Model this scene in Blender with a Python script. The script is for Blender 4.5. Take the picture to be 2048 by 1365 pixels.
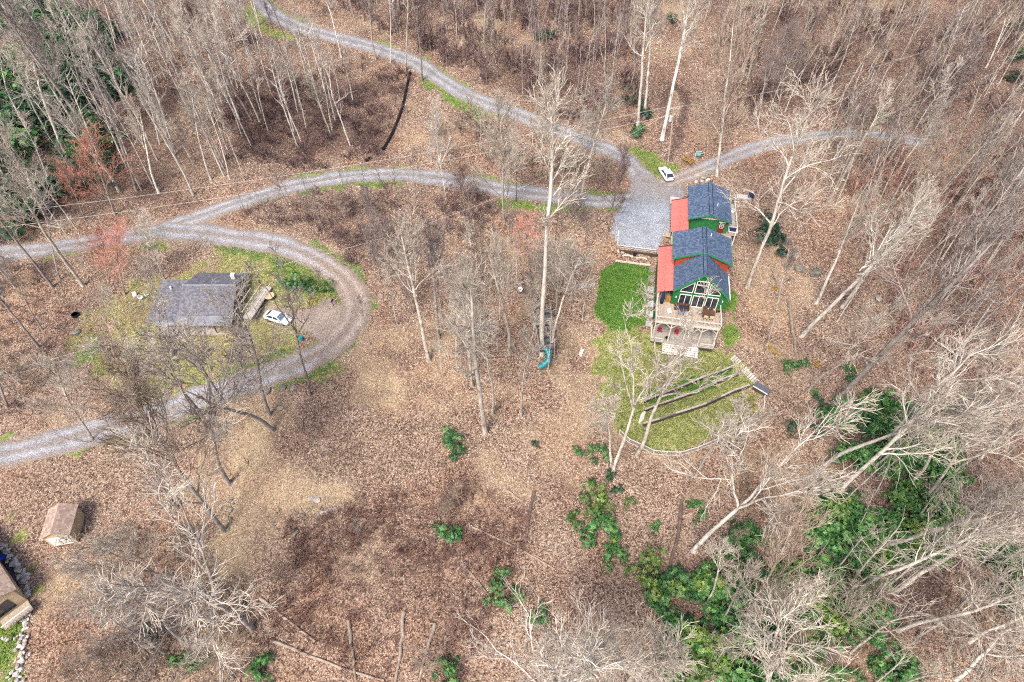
import bpy, math, random
import numpy as np
from mathutils import Vector, Matrix, Quaternion

# ------------------------------------------------------------------ camera, world, sun, exposure
for o in list(bpy.data.objects):
    bpy.data.objects.remove(o, do_unlink=True)
SC = bpy.context.scene
COL = SC.collection
CAM_H, PITCH, FPX = 76.0, math.radians(48.3), 1250.0
cam_data = bpy.data.cameras.new('camera')
cam_data.sensor_width = 36.0
cam_data.lens = FPX / 2048.0 * 36.0
cam_data.clip_end = 3000.0
cam = bpy.data.objects.new('camera', cam_data)
COL.objects.link(cam)
cam.location = (0, 0, CAM_H)
cam.rotation_euler = (math.pi / 2 - PITCH, 0, 0)
SC.camera = cam

SUN_EL, SUN_AZ = math.radians(52), math.radians(205)     # azimuth from +Y, clockwise
world = bpy.data.worlds.new('World')
SC.world = world
world.use_nodes = True
wn = world.node_tree
sky = wn.nodes.new('ShaderNodeTexSky')
sky.sky_type = 'NISHITA'
sky.sun_disc = False
sky.sun_elevation = SUN_EL
sky.sun_rotation = SUN_AZ
sky.air_density = 1.0
sky.dust_density = 4.0
sky.ozone_density = 0.6
bg = wn.nodes['Background']
bg.inputs[1].default_value = 0.085
wn.links.new(sky.outputs[0], bg.inputs[0])
sun_data = bpy.data.lights.new('sun', 'SUN')
sun_data.energy = 1.5
sun_data.angle = math.radians(20)
sun_data.color = (1.0, 0.95, 0.88)
sun = bpy.data.objects.new('sun', sun_data)
COL.objects.link(sun)
sd = Vector((math.sin(SUN_AZ) * math.cos(SUN_EL), math.cos(SUN_AZ) * math.cos(SUN_EL), math.sin(SUN_EL)))
sun.rotation_euler = sd.to_track_quat('Z', 'Y').to_euler()
sun.location = (0, 0, 150)
SC.view_settings.view_transform = 'Standard'
SC.view_settings.look = 'None'
SC.view_settings.gamma = 1.0
SC.view_settings.use_curve_mapping = False
SC.view_settings.exposure = 1.55
SC.render.engine = 'CYCLES'
SC.cycles.max_bounces = 3
SC.cycles.diffuse_bounces = 2
SC.cycles.use_adaptive_sampling = True
SC.cycles.adaptive_threshold = 0.03
SC.cycles.use_denoising = False
SC.cycles.pixel_filter_type = 'BLACKMAN_HARRIS'
SC.cycles.filter_width = 1.15

# ------------------------------------------------------------------ terrain
TH = -0.18                                    # the green house's turn
HO = np.array([29.4, 70.7, 0.29])             # its origin: middle of the front wall, lower floor
CT, ST = math.cos(TH), math.sin(TH)


def hl(u, v, w=0.0):
    "green house frame to world"
    return np.array([HO[0] + u * CT - v * ST, HO[1] + u * ST + v * CT, HO[2] + w])


def sstep(t):
    t = np.clip(t, 0, 1)
    return t * t * (3 - 2 * t)


def Z0(x, y):
    x = np.asarray(x, float); y = np.asarray(y, float)
    z = 0.10 * (y - 65) + 2.2 * np.exp(-((x - 24) / 16) ** 2 - ((y - 92) / 13) ** 2)
    und = 1.0 * np.sin(x * 0.055 + 0.8) * np.sin(y * 0.05 + 0.4) + 0.5 * np.sin(x * 0.11 + y * 0.07)
    z = z + und * (1 - np.exp(-((x - 26) / 34) ** 2 - ((y - 78) / 38) ** 2))
    # lawn cut level beside the house, below the gravel court
    dx, dy = x - HO[0], y - HO[1]
    u = dx * CT + dy * ST
    v = -dx * ST + dy * CT
    m = sstep((u + 17) / 3.0) * sstep((-4.0 - u) / 2.0) * sstep((v + 8) / 4) * sstep((13.5 - v) / 0.8)
    z = z * (1 - m) + m * (0.9 + 0.085 * (v + 4))
    # ground is a little lower in front of the lower deck
    m2 = sstep((u + 9) / 2) * sstep((7 - u) / 2) * sstep((0.8 - v) / 1.0) * sstep((v + 10) / 5)
    return z - 0.8 * m2


FW = np.array([0, math.cos(PITCH), -math.sin(PITCH)])
UPV = np.array([0, math.sin(PITCH), math.cos(PITCH)])
CP = np.array([0, 0, CAM_H])


def ray(px, py):
    "direction in which the photograph shows a measured point"
    return FW + np.array([1., 0, 0]) * (px - 1024) / FPX + UPV * (682.5 - py) / FPX


def at(px, py, Z=None):
    "ground point under a measured point"
    Z = Z or ZT
    r = ray(px, py)
    t = 60.0
    for _ in range(40):
        p = CP + r * t
        t += (p[2] - float(Z(p[0], p[1]))) / -r[2] * 0.85
    return CP + r * t


def atz(px, py, z):
    r = ray(px, py)
    return CP + r * ((z - CAM_H) / r[2])


def top_of(base, px, py):
    r = ray(px, py); r = r / np.linalg.norm(r)
    w = CP - base
    a = r[2]; d = r @ w; e = w[2]
    return CP + r * ((a * e - d) / (1 - a * a))


WALLS_PX = [
    [(1287, 805), (1311, 796), (1358, 778), (1407, 757), (1473, 732)],
    [(1289, 821), (1314, 811), (1365, 794), (1398, 781), (1441, 761), (1483, 746)],
    [(1286, 850), (1306, 845), (1340, 833), (1382, 820), (1424, 805), (1457, 788), (1498, 773)],
]
WALLS = [np.array([at(*p, Z=Z0) for p in w]) for w in WALLS_PX]
STEP = 0.9


def ZT(x, y):
    x = np.asarray(x, float); y = np.asarray(y, float)
    z = Z0(x, y)
    for w in WALLS:
        xm = sstep((x - w[0, 0] + 1.0) / 1.5) * sstep((w[-1, 0] + 1.0 - x) / 1.5)
        d = y - np.interp(x, w[:, 0], w[:, 1])
        z = z + STEP * xm * (sstep((d - 0.02) / 0.22) - sstep((d + 3.0) / 6.0))
    return z


def value_noise(x, y, scale, seed=0):
    xs, ys = x / scale, y / scale
    xi, yi = np.floor(xs).astype(np.int64), np.floor(ys).astype(np.int64)
    fx, fy = sstep(xs - xi), sstep(ys - yi)

    def h(a, b):
        n = (a * 374761393 + b * 668265263 + seed * 974711) & 0x7fffffff
        n = ((n ^ (n >> 13)) * 1274126177) & 0x7fffffff
        return ((n ^ (n >> 16)) & 0xffff) / 65535.0
    return (h(xi, yi) * (1 - fx) + h(xi + 1, yi) * fx) * (1 - fy) + (h(xi, yi + 1) * (1 - fx) + h(xi + 1, yi + 1) * fx) * fy


def fbm(x, y, scale, seed=0):
    return 0.5 * value_noise(x, y, scale, seed) + 0.3 * value_noise(x, y, scale / 2.1, seed + 1) + 0.2 * value_noise(x, y, scale / 4.3, seed + 2)


def poly_sd(x, y, poly):
    "signed distance to a polygon, positive inside"
    p = np.asarray(poly)[:, :2]
    d = np.full(np.shape(x), 1e9)
    inside = np.zeros(np.shape(x), bool)
    n = len(p)
    for i in range(n):
        a, b = p[i], p[(i + 1) % n]
        e = b - a
        t = np.clip(((x - a[0]) * e[0] + (y - a[1]) * e[1]) / (e @ e + 1e-9), 0, 1)
        d = np.minimum(d, np.hypot(x - a[0] - t * e[0], y - a[1] - t * e[1]))
        c = ((a[1] > y) != (b[1] > y))
        with np.errstate(divide='ignore', invalid='ignore'):
            xi = (b[0] - a[0]) * (y - a[1]) / (b[1] - a[1] + 1e-12) + a[0]
        inside ^= c & (x < xi)
    return np.where(inside, d, -d)


def line_d(x, y, pts):
    d = np.full(np.shape(x), 1e9)
    for a, b in zip(pts[:-1], pts[1:]):
        a, b = a[:2], b[:2]
        e = b - a
        t = np.clip(((x - a[0]) * e[0] + (y - a[1]) * e[1]) / (e @ e + 1e-9), 0, 1)
        d = np.minimum(d, np.hypot(x - a[0] - t * e[0], y - a[1] - t * e[1]))
    return d


def smooth_path(pts, n=8):
    "Catmull-Rom through points"
    P = [2 * pts[0] - pts[1]] + list(pts) + [2 * pts[-1] - pts[-2]]
    out = []
    for i in range(1, len(P) - 2):
        p0, p1, p2, p3 = P[i - 1], P[i], P[i + 1], P[i + 2]
        for k in range(n):
            t = k / n
            out.append(0.5 * (2 * p1 + (p2 - p0) * t + (2 * p0 - 5 * p1 + 4 * p2 - p3) * t * t + (3 * p1 - p0 - 3 * p2 + p3) * t ** 3))
    out.append(P[-2])
    return np.array(out)


# ------------------------------------------------------------------ materials
def new_mat(name):
    m = bpy.data.materials.new(name)
    m.use_nodes = True
    nt = m.node_tree
    return m, nt, nt.nodes['Principled BSDF']


def N(nt, typ, **kw):
    n = nt.nodes.new(typ)
    for k, v in kw.items():
        if k.startswith('_'):
            setattr(n, k[1:], v)
        else:
            n.inputs[k].default_value = v
    return n


def ramp(nt, fac, stops, interp='LINEAR'):
    r = nt.nodes.new('ShaderNodeValToRGB')
    r.color_ramp.interpolation = interp
    els = r.color_ramp.elements
    while len(els) < len(stops):
        els.new(0.5)
    for e, (p, c) in zip(els, stops):
        e.position = p
        e.color = (*c, 1)
    nt.links.new(fac, r.inputs[0])
    return r.outputs[0]


def mix(nt, fac, a, b, mode='MIX'):
    m = nt.nodes.new('ShaderNodeMix')
    m.data_type = 'RGBA'
    m.blend_type = mode
    for sock, v in ((m.inputs[0], fac), (m.inputs[6], a), (m.inputs[7], b)):
        if isinstance(v, (int, float)):
            sock.default_value = v
        elif isinstance(v, tuple):
            sock.default_value = (*v, 1)
        else:
            nt.links.new(v, sock)
    return m.outputs[2]


def math_n(nt, op, a, b=0.0):
    m = nt.nodes.new('ShaderNodeMath')
    m.operation = op
    for i, v in enumerate((a, b)):
        if isinstance(v, (int, float)):
            m.inputs[i].default_value = v
        else:
            nt.links.new(v, m.inputs[i])
    return m.outputs[0]


def coords(nt, kind='Object'):
    return nt.nodes.new('ShaderNodeTexCoord').outputs[kind]


def geo_pos(nt):
    return nt.nodes.new('ShaderNodeNewGeometry').outputs['Position']


def noise(nt, vec, scale, detail=3.0, rough=0.6):
    n = N(nt, 'ShaderNodeTexNoise', Scale=scale, Detail=detail, Roughness=rough)
    nt.links.new(vec, n.inputs['Vector'])
    return n


def bump(nt, bs, h, strength, dist):
    b = N(nt, 'ShaderNodeBump', Strength=strength, Distance=dist)
    nt.links.new(h, b.inputs['Height'])
    nt.links.new(b.outputs[0], bs.inputs['Normal'])


def plain(name, col, rough=0.7, var=0.25, scale=3.0, bmp=0.0, metal=0.0, rnd=0.0, stretch=None, spec=0.3):
    m, nt, bs = new_mat(name)
    v = coords(nt)
    if stretch:
        mp = nt.nodes.new('ShaderNodeMapping')
        mp.inputs['Scale'].default_value = stretch
        nt.links.new(v, mp.inputs[0])
        v = mp.outputs[0]
    nz = noise(nt, v, scale, 4.0)
    lo = tuple(c * (1 - var) for c in col)
    hi = tuple(min(1, c * (1 + var)) for c in col)
    c = ramp(nt, nz.outputs[0], [(0.3, lo), (0.7, hi)])
    if rnd:
        oi = nt.nodes.new('ShaderNodeObjectInfo')
        r = ramp(nt, oi.outputs['Random'], [(0, (1 - rnd,) * 3), (1, (1 + rnd,) * 3)])
        c = mix(nt, 1.0, c, r, 'MULTIPLY')
    nt.links.new(c, bs.inputs['Base Color'])
    bs.inputs['Roughness'].default_value = rough
    bs.inputs['Metallic'].default_value = metal
    bs.inputs['Specular IOR Level'].default_value = spec
    if bmp:
        bump(nt, bs, nz.outputs[0], bmp, 0.05)
    return m


def bark(name, base, lichen, dark, amt=0.5, rnd=0.25):
    "trunk or twig bark with pale lichen plates and dark patches"
    m, nt, bs = new_mat(name)
    v = coords(nt)
    mp = nt.nodes.new('ShaderNodeMapping')
    mp.inputs['Scale'].default_value = (1, 1, 0.35)
    nt.links.new(v, mp.inputs[0])
    n1 = noise(nt, mp.outputs[0], 2.6, 4.0, 0.7)
    n2 = noise(nt, v, 1.1, 3.0)
    c = ramp(nt, n1.outputs[0], [(0.32, dark), (0.47, base), (0.66, lichen)])
    c = mix(nt, ramp(nt, n2.outputs[0], [(0.45, (0, 0, 0)), (0.75, (amt, amt, amt))]), c, lichen)
    oi = nt.nodes.new('ShaderNodeObjectInfo')
    r = ramp(nt, oi.outputs['Random'], [(0, (1 - rnd, 1 - rnd, 1 - rnd)), (0.5, (1, 0.98, 0.95)), (1, (1 + rnd, 1 + rnd, 1 + rnd))])
    c = mix(nt, 1.0, c, r, 'MULTIPLY')
    nt.links.new(c, bs.inputs['Base Color'])
    bs.inputs['Roughness'].default_value = 0.9
    bs.inputs['Specular IOR Level'].default_value = 0.1
    bump(nt, bs, n1.outputs[0], 0.6, 0.06)
    return m


M = {}
M['bark_pale'] = bark('bark_pale', (0.38, 0.335, 0.29), (0.60, 0.56, 0.50), (0.11, 0.09, 0.078))
M['bark_white'] = bark('bark_white', (0.52, 0.475, 0.425), (0.74, 0.70, 0.64), (0.17, 0.14, 0.12))
M['bark_grey'] = bark('bark_grey', (0.27, 0.23, 0.21), (0.42, 0.38, 0.35), (0.11, 0.09, 0.08))
M['bark_dark'] = bark('bark_dark', (0.14, 0.11, 0.10), (0.30, 0.27, 0.24), (0.05, 0.04, 0.035), 0.3)
M['twig_pale'] = bark('twig_pale', (0.43, 0.37, 0.31), (0.62, 0.56, 0.48), (0.19, 0.15, 0.125))
M['twig_tan'] = bark('twig_tan', (0.31, 0.235, 0.185), (0.47, 0.385, 0.31), (0.14, 0.095, 0.078))
M['twig_grey'] = bark('twig_grey', (0.25, 0.205, 0.195), (0.40, 0.35, 0.33), (0.11, 0.085, 0.085))
M['twig_red'] = bark('twig_red', (0.58, 0.23, 0.17), (0.70, 0.38, 0.31), (0.32, 0.11, 0.085))
M['twig_rust'] = bark('twig_rust', (0.30, 0.165, 0.135), (0.44, 0.29, 0.24), (0.13, 0.065, 0.055))
M['twig_brown'] = bark('twig_brown', (0.155, 0.10, 0.097), (0.26, 0.19, 0.18), (0.06, 0.036, 0.038))


def leaf_mat(name, c0, c1, c2, rnd=0.2):
    m, nt, bs = new_mat(name)
    v = coords(nt)
    nz = noise(nt, v, 1.7, 3.0)
    at_ = nt.nodes.new('ShaderNodeAttribute')
    at_.attribute_name = 'tint'
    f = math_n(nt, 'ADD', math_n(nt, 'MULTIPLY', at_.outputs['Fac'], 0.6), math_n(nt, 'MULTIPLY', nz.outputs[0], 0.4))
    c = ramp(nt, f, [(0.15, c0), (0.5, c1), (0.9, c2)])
    oi = nt.nodes.new('ShaderNodeObjectInfo')
    r = ramp(nt, oi.outputs['Random'], [(0, (1 - rnd, 1 - rnd, 1 - rnd * 0.5)), (1, (1 + rnd * 1.6, 1 + rnd, 1 + rnd * 0.2))])
    c = mix(nt, 1.0, c, r, 'MULTIPLY')
    nt.links.new(c, bs.inputs['Base Color'])
    bs.inputs['Roughness'].default_value = 0.45
    bs.inputs['Specular IOR Level'].default_value = 0.4
    return m


M['rhodo'] = leaf_mat('rhododendron_leaf', (0.008, 0.035, 0.011), (0.034, 0.13, 0.034), (0.15, 0.30, 0.085))
M['rhodo_yellow'] = leaf_mat('bright_leaf', (0.018, 0.05, 0.012), (0.065, 0.145, 0.028), (0.24, 0.30, 0.07))
M['rhodo_dark'] = leaf_mat('dusky_leaf', (0.010, 0.028, 0.014), (0.022, 0.062, 0.030), (0.07, 0.14, 0.065))


def litter_mat():
    m, nt, bs = new_mat('fallen_leaves')
    a = nt.nodes.new('ShaderNodeAttribute'); a.attribute_name = 'tint'
    c = ramp(nt, a.outputs['Fac'], [(0.0, (0.115, 0.065, 0.046)), (0.3, (0.25, 0.152, 0.110)), (0.55, (0.42, 0.282, 0.215)), (0.8, (0.58, 0.44, 0.35)), (1.0, (0.72, 0.60, 0.49))])
    nr = noise(nt, geo_pos(nt), 0.075, 3.0, 0.6)
    c = mix(nt, 1.0, c, ramp(nt, nr.outputs[0], [(0.36, (1.05, 0.95, 0.89)), (0.52, (1.0, 1.0, 1.0)), (0.66, (1.06, 1.10, 1.06))]), 'MULTIPLY')
    nt.links.new(c, bs.inputs['Base Color'])
    bs.inputs['Roughness'].default_value = 0.7
    bs.inputs['Specular IOR Level'].default_value = 0.25
    return m


M['litter'] = litter_mat()


def ground_mat():
    m, nt, bs = new_mat('forest_floor')
    P = geo_pos(nt)
    vo = N(nt, 'ShaderNodeTexVoronoi', Scale=7.5)
    nt.links.new(P, vo.inputs['Vector'])
    vo2 = N(nt, 'ShaderNodeTexVoronoi', Scale=3.4)
    nt.links.new(P, vo2.inputs['Vector'])
    sep = nt.nodes.new('ShaderNodeSeparateColor'); nt.links.new(vo.outputs['Color'], sep.inputs[0])
    sep2 = nt.nodes.new('ShaderNodeSeparateColor'); nt.links.new(vo2.outputs['Color'], sep2.inputs[0])
    n1 = noise(nt, P, 0.16, 5.0, 0.65)
    n2 = noise(nt, P, 1.3, 4.0, 0.65)
    f = math_n(nt, 'ADD', math_n(nt, 'MULTIPLY', sep.outputs[0], 0.48), math_n(nt, 'MULTIPLY', sep2.outputs[1], 0.20))
    f = math_n(nt, 'ADD', f, math_n(nt, 'MULTIPLY', n1.outputs[0], 0.32))
    lit = ramp(nt, f, [(0.20, (0.042, 0.028, 0.021)), (0.38, (0.135, 0.088, 0.064)), (0.55, (0.28, 0.190, 0.140)), (0.75, (0.45, 0.335, 0.258)), (0.92, (0.62, 0.50, 0.41))])
    nr = noise(nt, P, 0.075, 3.0, 0.6)
    lit = mix(nt, 1.0, lit, ramp(nt, nr.outputs[0], [(0.36, (1.04, 0.95, 0.90)), (0.52, (1.0, 1.0, 1.0)), (0.66, (1.08, 1.10, 1.06))]), 'MULTIPLY')
    A = nt.nodes.new('ShaderNodeAttribute'); A.attribute_name = 'cover'
    sa = nt.nodes.new('ShaderNodeSeparateColor'); nt.links.new(A.outputs['Color'], sa.inputs[0])
    B = nt.nodes.new('ShaderNodeAttribute'); B.attribute_name = 'soil'
    sb = nt.nodes.new('ShaderNodeSeparateColor'); nt.links.new(B.outputs['Color'], sb.inputs[0])
    damp = ramp(nt, f, [(0.15, (0.026, 0.017, 0.015)), (0.5, (0.115, 0.074, 0.061)), (0.9, (0.32, 0.225, 0.185))])
    c = mix(nt, sb.outputs[0], lit, damp)
    straw = ramp(nt, math_n(nt, 'ADD', math_n(nt, 'MULTIPLY', sep.outputs[1], 0.5), math_n(nt, 'MULTIPLY', n2.outputs[0], 0.5)), [(0.2, (0.28, 0.19, 0.10)), (0.5, (0.50, 0.38, 0.23)), (0.8, (0.68, 0.56, 0.38))])
    c = mix(nt, sa.outputs[2], c, straw)
    gf = math_n(nt, 'ADD', math_n(nt, 'MULTIPLY', sep.outputs[2], 0.35), math_n(nt, 'MULTIPLY', n2.outputs[0], 0.65))
    dry = ramp(nt, gf, [(0.28, (0.085, 0.105, 0.028)), (0.48, (0.22, 0.22, 0.07)), (0.66, (0.42, 0.37, 0.175))])
    lush = ramp(nt, gf, [(0.28, (0.032, 0.095, 0.014)), (0.48, (0.075, 0.175, 0.024)), (0.68, (0.19, 0.27, 0.055))])
    grass = mix(nt, sa.outputs[1], dry, lush)
    # grass grows through the leaves in tufts
    gm = math_n(nt, 'SUBTRACT', math_n(nt, 'ADD', math_n(nt, 'MULTIPLY', sa.outputs[0], 1.9), math_n(nt, 'MULTIPLY', n2.outputs[0], 0.9)), 0.95)
    gm = ramp(nt, gm, [(0.0, (0, 0, 0)), (0.35, (1, 1, 1))])
    c = mix(nt, gm, c, grass)
    dirt = ramp(nt, n2.outputs[0], [(0.3, (0.24, 0.18, 0.14)), (0.6, (0.42, 0.34, 0.28)), (0.8, (0.54, 0.45, 0.37))])
    c = mix(nt, sb.outputs[1], c, dirt)
    nt.links.new(c, bs.inputs['Base Color'])
    bs.inputs['Roughness'].default_value = 0.95
    bs.inputs['Specular IOR Level'].default_value = 0.1
    h = math_n(nt, 'ADD', math_n(nt, 'MULTIPLY', sep.outputs[0], 0.6), n2.outputs[0])
    bump(nt, bs, h, 0.9, 0.16)
    return m


M['ground'] = ground_mat()


def gravel_mat(name, tint_a, tint_b, blotch):
    m, nt, bs = new_mat(name)
    P = geo_pos(nt)
    uv = nt.nodes.new('ShaderNodeAttribute'); uv.attribute_name = 'lane'
    sep = nt.nodes.new('ShaderNodeSeparateColor'); nt.links.new(uv.outputs['Color'], sep.inputs[0])
    vo = N(nt, 'ShaderNodeTexVoronoi', Scale=11.0); nt.links.new(P, vo.inputs['Vector'])
    sv = nt.nodes.new('ShaderNodeSeparateColor'); nt.links.new(vo.outputs['Color'], sv.inputs[0])
    n1 = noise(nt, P, 0.7, 5.0, 0.7)
    n2 = noise(nt, P, 4.0, 3.0)
    f = math_n(nt, 'ADD', math_n(nt, 'MULTIPLY', sv.outputs[0], 0.5), math_n(nt, 'MULTIPLY', n2.outputs[0], 0.5))
    stone = ramp(nt, f, [(0.2, tuple(c * 0.5 for c in tint_a)), (0.5, tint_a), (0.8, tuple(min(1, c * 1.5) for c in tint_a))])
    earth = ramp(nt, f, [(0.2, tuple(c * 0.55 for c in tint_b)), (0.5, tint_b), (0.8, tuple(min(1, c * 1.4) for c in tint_b))])
    # lane.r = worn wheel track amount, lane.g = earth amount along the road
    e = math_n(nt, 'ADD', math_n(nt, 'MULTIPLY', sep.outputs[1], 1.0), math_n(nt, 'MULTIPLY', n1.outputs[0], blotch))
    e = math_n(nt, 'SUBTRACT', e, math_n(nt, 'MULTIPLY', sep.outputs[0], 0.25))
    e = ramp(nt, e, [(0.25, (0, 0, 0)), (0.75, (1, 1, 1))])
    c = mix(nt, e, stone, earth)
    n3 = noise(nt, P, 0.33, 4.0, 0.7)
    tr = math_n(nt, 'MULTIPLY', sep.outputs[0], ramp(nt, n3.outputs[0], [(0.35, (0.25, 0.25, 0.25)), (0.65, (1, 1, 1))]))
    worn = ramp(nt, tr, [(0.0, (0.66, 0.63, 0.60)), (1.0, (1.15, 1.15, 1.17))])
    c = mix(nt, 1.0, c, worn, 'MULTIPLY')
    nt.links.new(c, bs.inputs['Base Color'])
    bs.inputs['Roughness'].default_value = 0.9
    bs.inputs['Specular IOR Level'].default_value = 0.2
    bump(nt, bs, math_n(nt, 'ADD', sv.outputs[0], n1.outputs[0]), 0.6, 0.06)
    return m


M['gravel'] = gravel_mat('gravel', (0.335, 0.335, 0.355), (0.38, 0.31, 0.265), 0.5)
M['court'] = gravel_mat('court_gravel', (0.35, 0.38, 0.43), (0.30, 0.265, 0.25), 0.3)


def shingle_mat(name, a, b, c):
    m, nt, bs = new_mat(name)
    v = coords(nt)
    br = N(nt, 'ShaderNodeTexBrick', Scale=1.0)
    br.inputs['Brick Width'].default_value = 0.26
    br.inputs['Row Height'].default_value = 0.30
    br.inputs['Mortar Size'].default_value = 0.006
    br.inputs['Color1'].default_value = (0, 0, 0, 1)
    br.inputs['Color2'].default_value = (1, 1, 1, 1)
    br.inputs['Mortar'].default_value = (0.1, 0.1, 0.1, 1)
    u = nt.nodes.new('ShaderNodeAttribute'); u.attribute_name = 'slope'
    nt.links.new(u.outputs['Vector'], br.inputs['Vector'])
    n = noise(nt, v, 9.0, 3.0)
    f = math_n(nt, 'ADD', math_n(nt, 'MULTIPLY', br.outputs['Color'], 0.55), math_n(nt, 'MULTIPLY', n.outputs[0], 0.45))
    col = ramp(nt, f, [(0.2, a), (0.5, b), (0.85, c)])
    nt.links.new(col, bs.inputs['Base Color'])
    bs.inputs['Roughness'].default_value = 0.85
    bump(nt, bs, f, 0.5, 0.02)
    return m


M['shingle_blue'] = shingle_mat('slate_blue_shingle', (0.038, 0.060, 0.105), (0.066, 0.102, 0.172), (0.13, 0.18, 0.27))
M['shingle_grey'] = shingle_mat('grey_shingle', (0.085, 0.085, 0.105), (0.125, 0.122, 0.145), (0.20, 0.195, 0.22))
M['shingle_brown'] = shingle_mat('brown_shingle', (0.27, 0.185, 0.145), (0.37, 0.265, 0.21), (0.48, 0.36, 0.30))


def siding(name, col, pitch):
    m, nt, bs = new_mat(name)
    v = coords(nt)
    w = N(nt, 'ShaderNodeTexWave', Scale=pitch, Distortion=0.3)
    w.wave_profile = 'SAW'
    nt.links.new(v, w.inputs['Vector'])
    n = noise(nt, v, 1.5, 4.0)
    c = ramp(nt, n.outputs[0], [(0.3, tuple(x * 0.75 for x in col)), (0.7, tuple(min(1, x * 1.25) for x in col))])
    nt.links.new(c, bs.inputs['Base Color'])
    bs.inputs['Roughness'].default_value = 0.65
    bump(nt, bs, w.outputs['Fac'], 0.3, 0.02)
    return m


M['green'] = siding('green_siding', (0.012, 0.125, 0.035), 1.6)
M['green_trim'] = plain('green_trim', (0.02, 0.19, 0.07), 0.5, 0.12)
M['red_metal'] = plain('red_metal_roof', (0.50, 0.165, 0.14), 0.45, 0.14, 0.8, 0.0, 0.0, 0.06, spec=0.5)
M['red_groove'] = plain('red_gap_shade', (0.16, 0.04, 0.035), 0.6, 0.15)  # darker red paints the shade seen in the gaps between roof panels
M['redwood'] = siding('red_siding', (0.27, 0.05, 0.022), 1.6)
M['red_door'] = plain('red_door', (0.16, 0.015, 0.012), 0.45, 0.15)
M['white'] = plain('white_paint', (0.78, 0.77, 0.74), 0.5, 0.06)
M['wood_pale'] = plain('weathered_deck_wood', (0.40, 0.32, 0.25), 0.8, 0.35, 2.5, 0.2, 0, 0.12, (6, 1, 6))
M['wood_white'] = plain('sunbleached_rail_wood', (0.56, 0.51, 0.45), 0.75, 0.15, 4.0, 0.1, 0, 0.06)
M['wood_grey'] = plain('grey_weathered_wood', (0.36, 0.32, 0.29), 0.85, 0.3, 3.0, 0.2, 0, 0.15, (1, 6, 6))
M['wood_dark'] = plain('dark_stained_wood', (0.065, 0.05, 0.042), 0.8, 0.35, 3.0, 0.2, 0, 0.2)
M['timber'] = plain('old_landscape_timber', (0.27, 0.225, 0.20), 0.85, 0.45, 2.0, 0.3, 0, 0.3)
M['log'] = plain('barkless_log', (0.29, 0.225, 0.18), 0.9, 0.35, 1.5, 0.4, 0, 0.3)
M['log_dark'] = plain('rotting_log', (0.17, 0.12, 0.10), 0.9, 0.4, 1.5, 0.4, 0, 0.3)
M['log_moss'] = plain('mossy_log', (0.24, 0.16, 0.035), 0.95, 0.45, 1.5, 0.4, 0, 0.2)
M['stone'] = plain('fieldstone', (0.44, 0.40, 0.37), 0.9, 0.35, 2.2, 0.4, 0, 0.3)
M['boulder'] = plain('mossy_boulder', (0.22, 0.20, 0.165), 0.95, 0.5, 1.2, 0.5, 0, 0.3)
M['flag'] = plain('flagstone', (0.40, 0.40, 0.42), 0.85, 0.25, 2.0, 0.2, 0, 0.2)
M['concrete'] = plain('concrete', (0.45, 0.44, 0.44), 0.85, 0.15, 2.0, 0.1)
M['asphalt'] = plain('dark_asphalt', (0.05, 0.052, 0.065), 0.9, 0.25, 3.0, 0.2)
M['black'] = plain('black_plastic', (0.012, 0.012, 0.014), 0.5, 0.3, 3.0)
M['navy'] = plain('navy_fabric', (0.016, 0.026, 0.065), 0.85, 0.3, 4.0)
M['blue'] = plain('blue_cloth', (0.035, 0.08, 0.22), 0.8, 0.3, 4.0)
M['tan'] = plain('tan_fabric', (0.52, 0.40, 0.26), 0.85, 0.2, 4.0)
M['brown'] = plain('brown_wicker', (0.10, 0.05, 0.03), 0.8, 0.3, 5.0)
M['red_cloth'] = plain('red_fabric', (0.36, 0.02, 0.03), 0.8, 0.2, 4.0)
M['teal'] = plain('teal_plastic', (0.015, 0.25, 0.28), 0.35, 0.15, 1.0, spec=0.5)
M['sign_teal'] = plain('teal_sign_paint', (0.05, 0.30, 0.31), 0.5, 0.1)
M['car_white'] = plain('white_car_paint', (0.80, 0.80, 0.80), 0.22, 0.02, 1.0, spec=0.5)
M['tyre'] = plain('tyre_rubber', (0.02, 0.02, 0.02), 0.85, 0.2)
M['rim'] = plain('alloy_rim', (0.45, 0.45, 0.46), 0.35, 0.1, metal=0.8)
M['lamp_red'] = plain('red_lamp_lens', (0.35, 0.02, 0.02), 0.25, 0.1)
M['lamp_clear'] = plain('clear_lamp_lens', (0.6, 0.62, 0.65), 0.15, 0.1)
M['yellow_shrub'] = leaf_mat('yellow_shrub_leaf', (0.16, 0.15, 0.02), (0.38, 0.34, 0.03), (0.62, 0.55, 0.08))
M['orange_shrub'] = leaf_mat('ochre_shrub_leaf', (0.16, 0.09, 0.02), (0.36, 0.22, 0.03), (0.55, 0.38, 0.08))
M['wire'] = plain('aluminium_wire', (0.55, 0.54, 0.52), 0.5, 0.1)
M['metal_grey'] = plain('galvanised_metal', (0.42, 0.43, 0.44), 0.4, 0.1, metal=0.5)


def glass_mat(name, col=(0.012, 0.014, 0.018)):
    m, nt, bs = new_mat(name)
    n = noise(nt, coords(nt), 1.4, 3.0)
    c = ramp(nt, n.outputs[0], [(0.35, col), (0.6, tuple(x * 2.5 + 0.012 for x in col)), (0.75, (0.11, 0.07, 0.045))])
    nt.links.new(c, bs.inputs['Base Color'])
    bs.inputs['Roughness'].default_value = 0.04
    bs.inputs['Specular IOR Level'].default_value = 0.6
    return m


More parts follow.
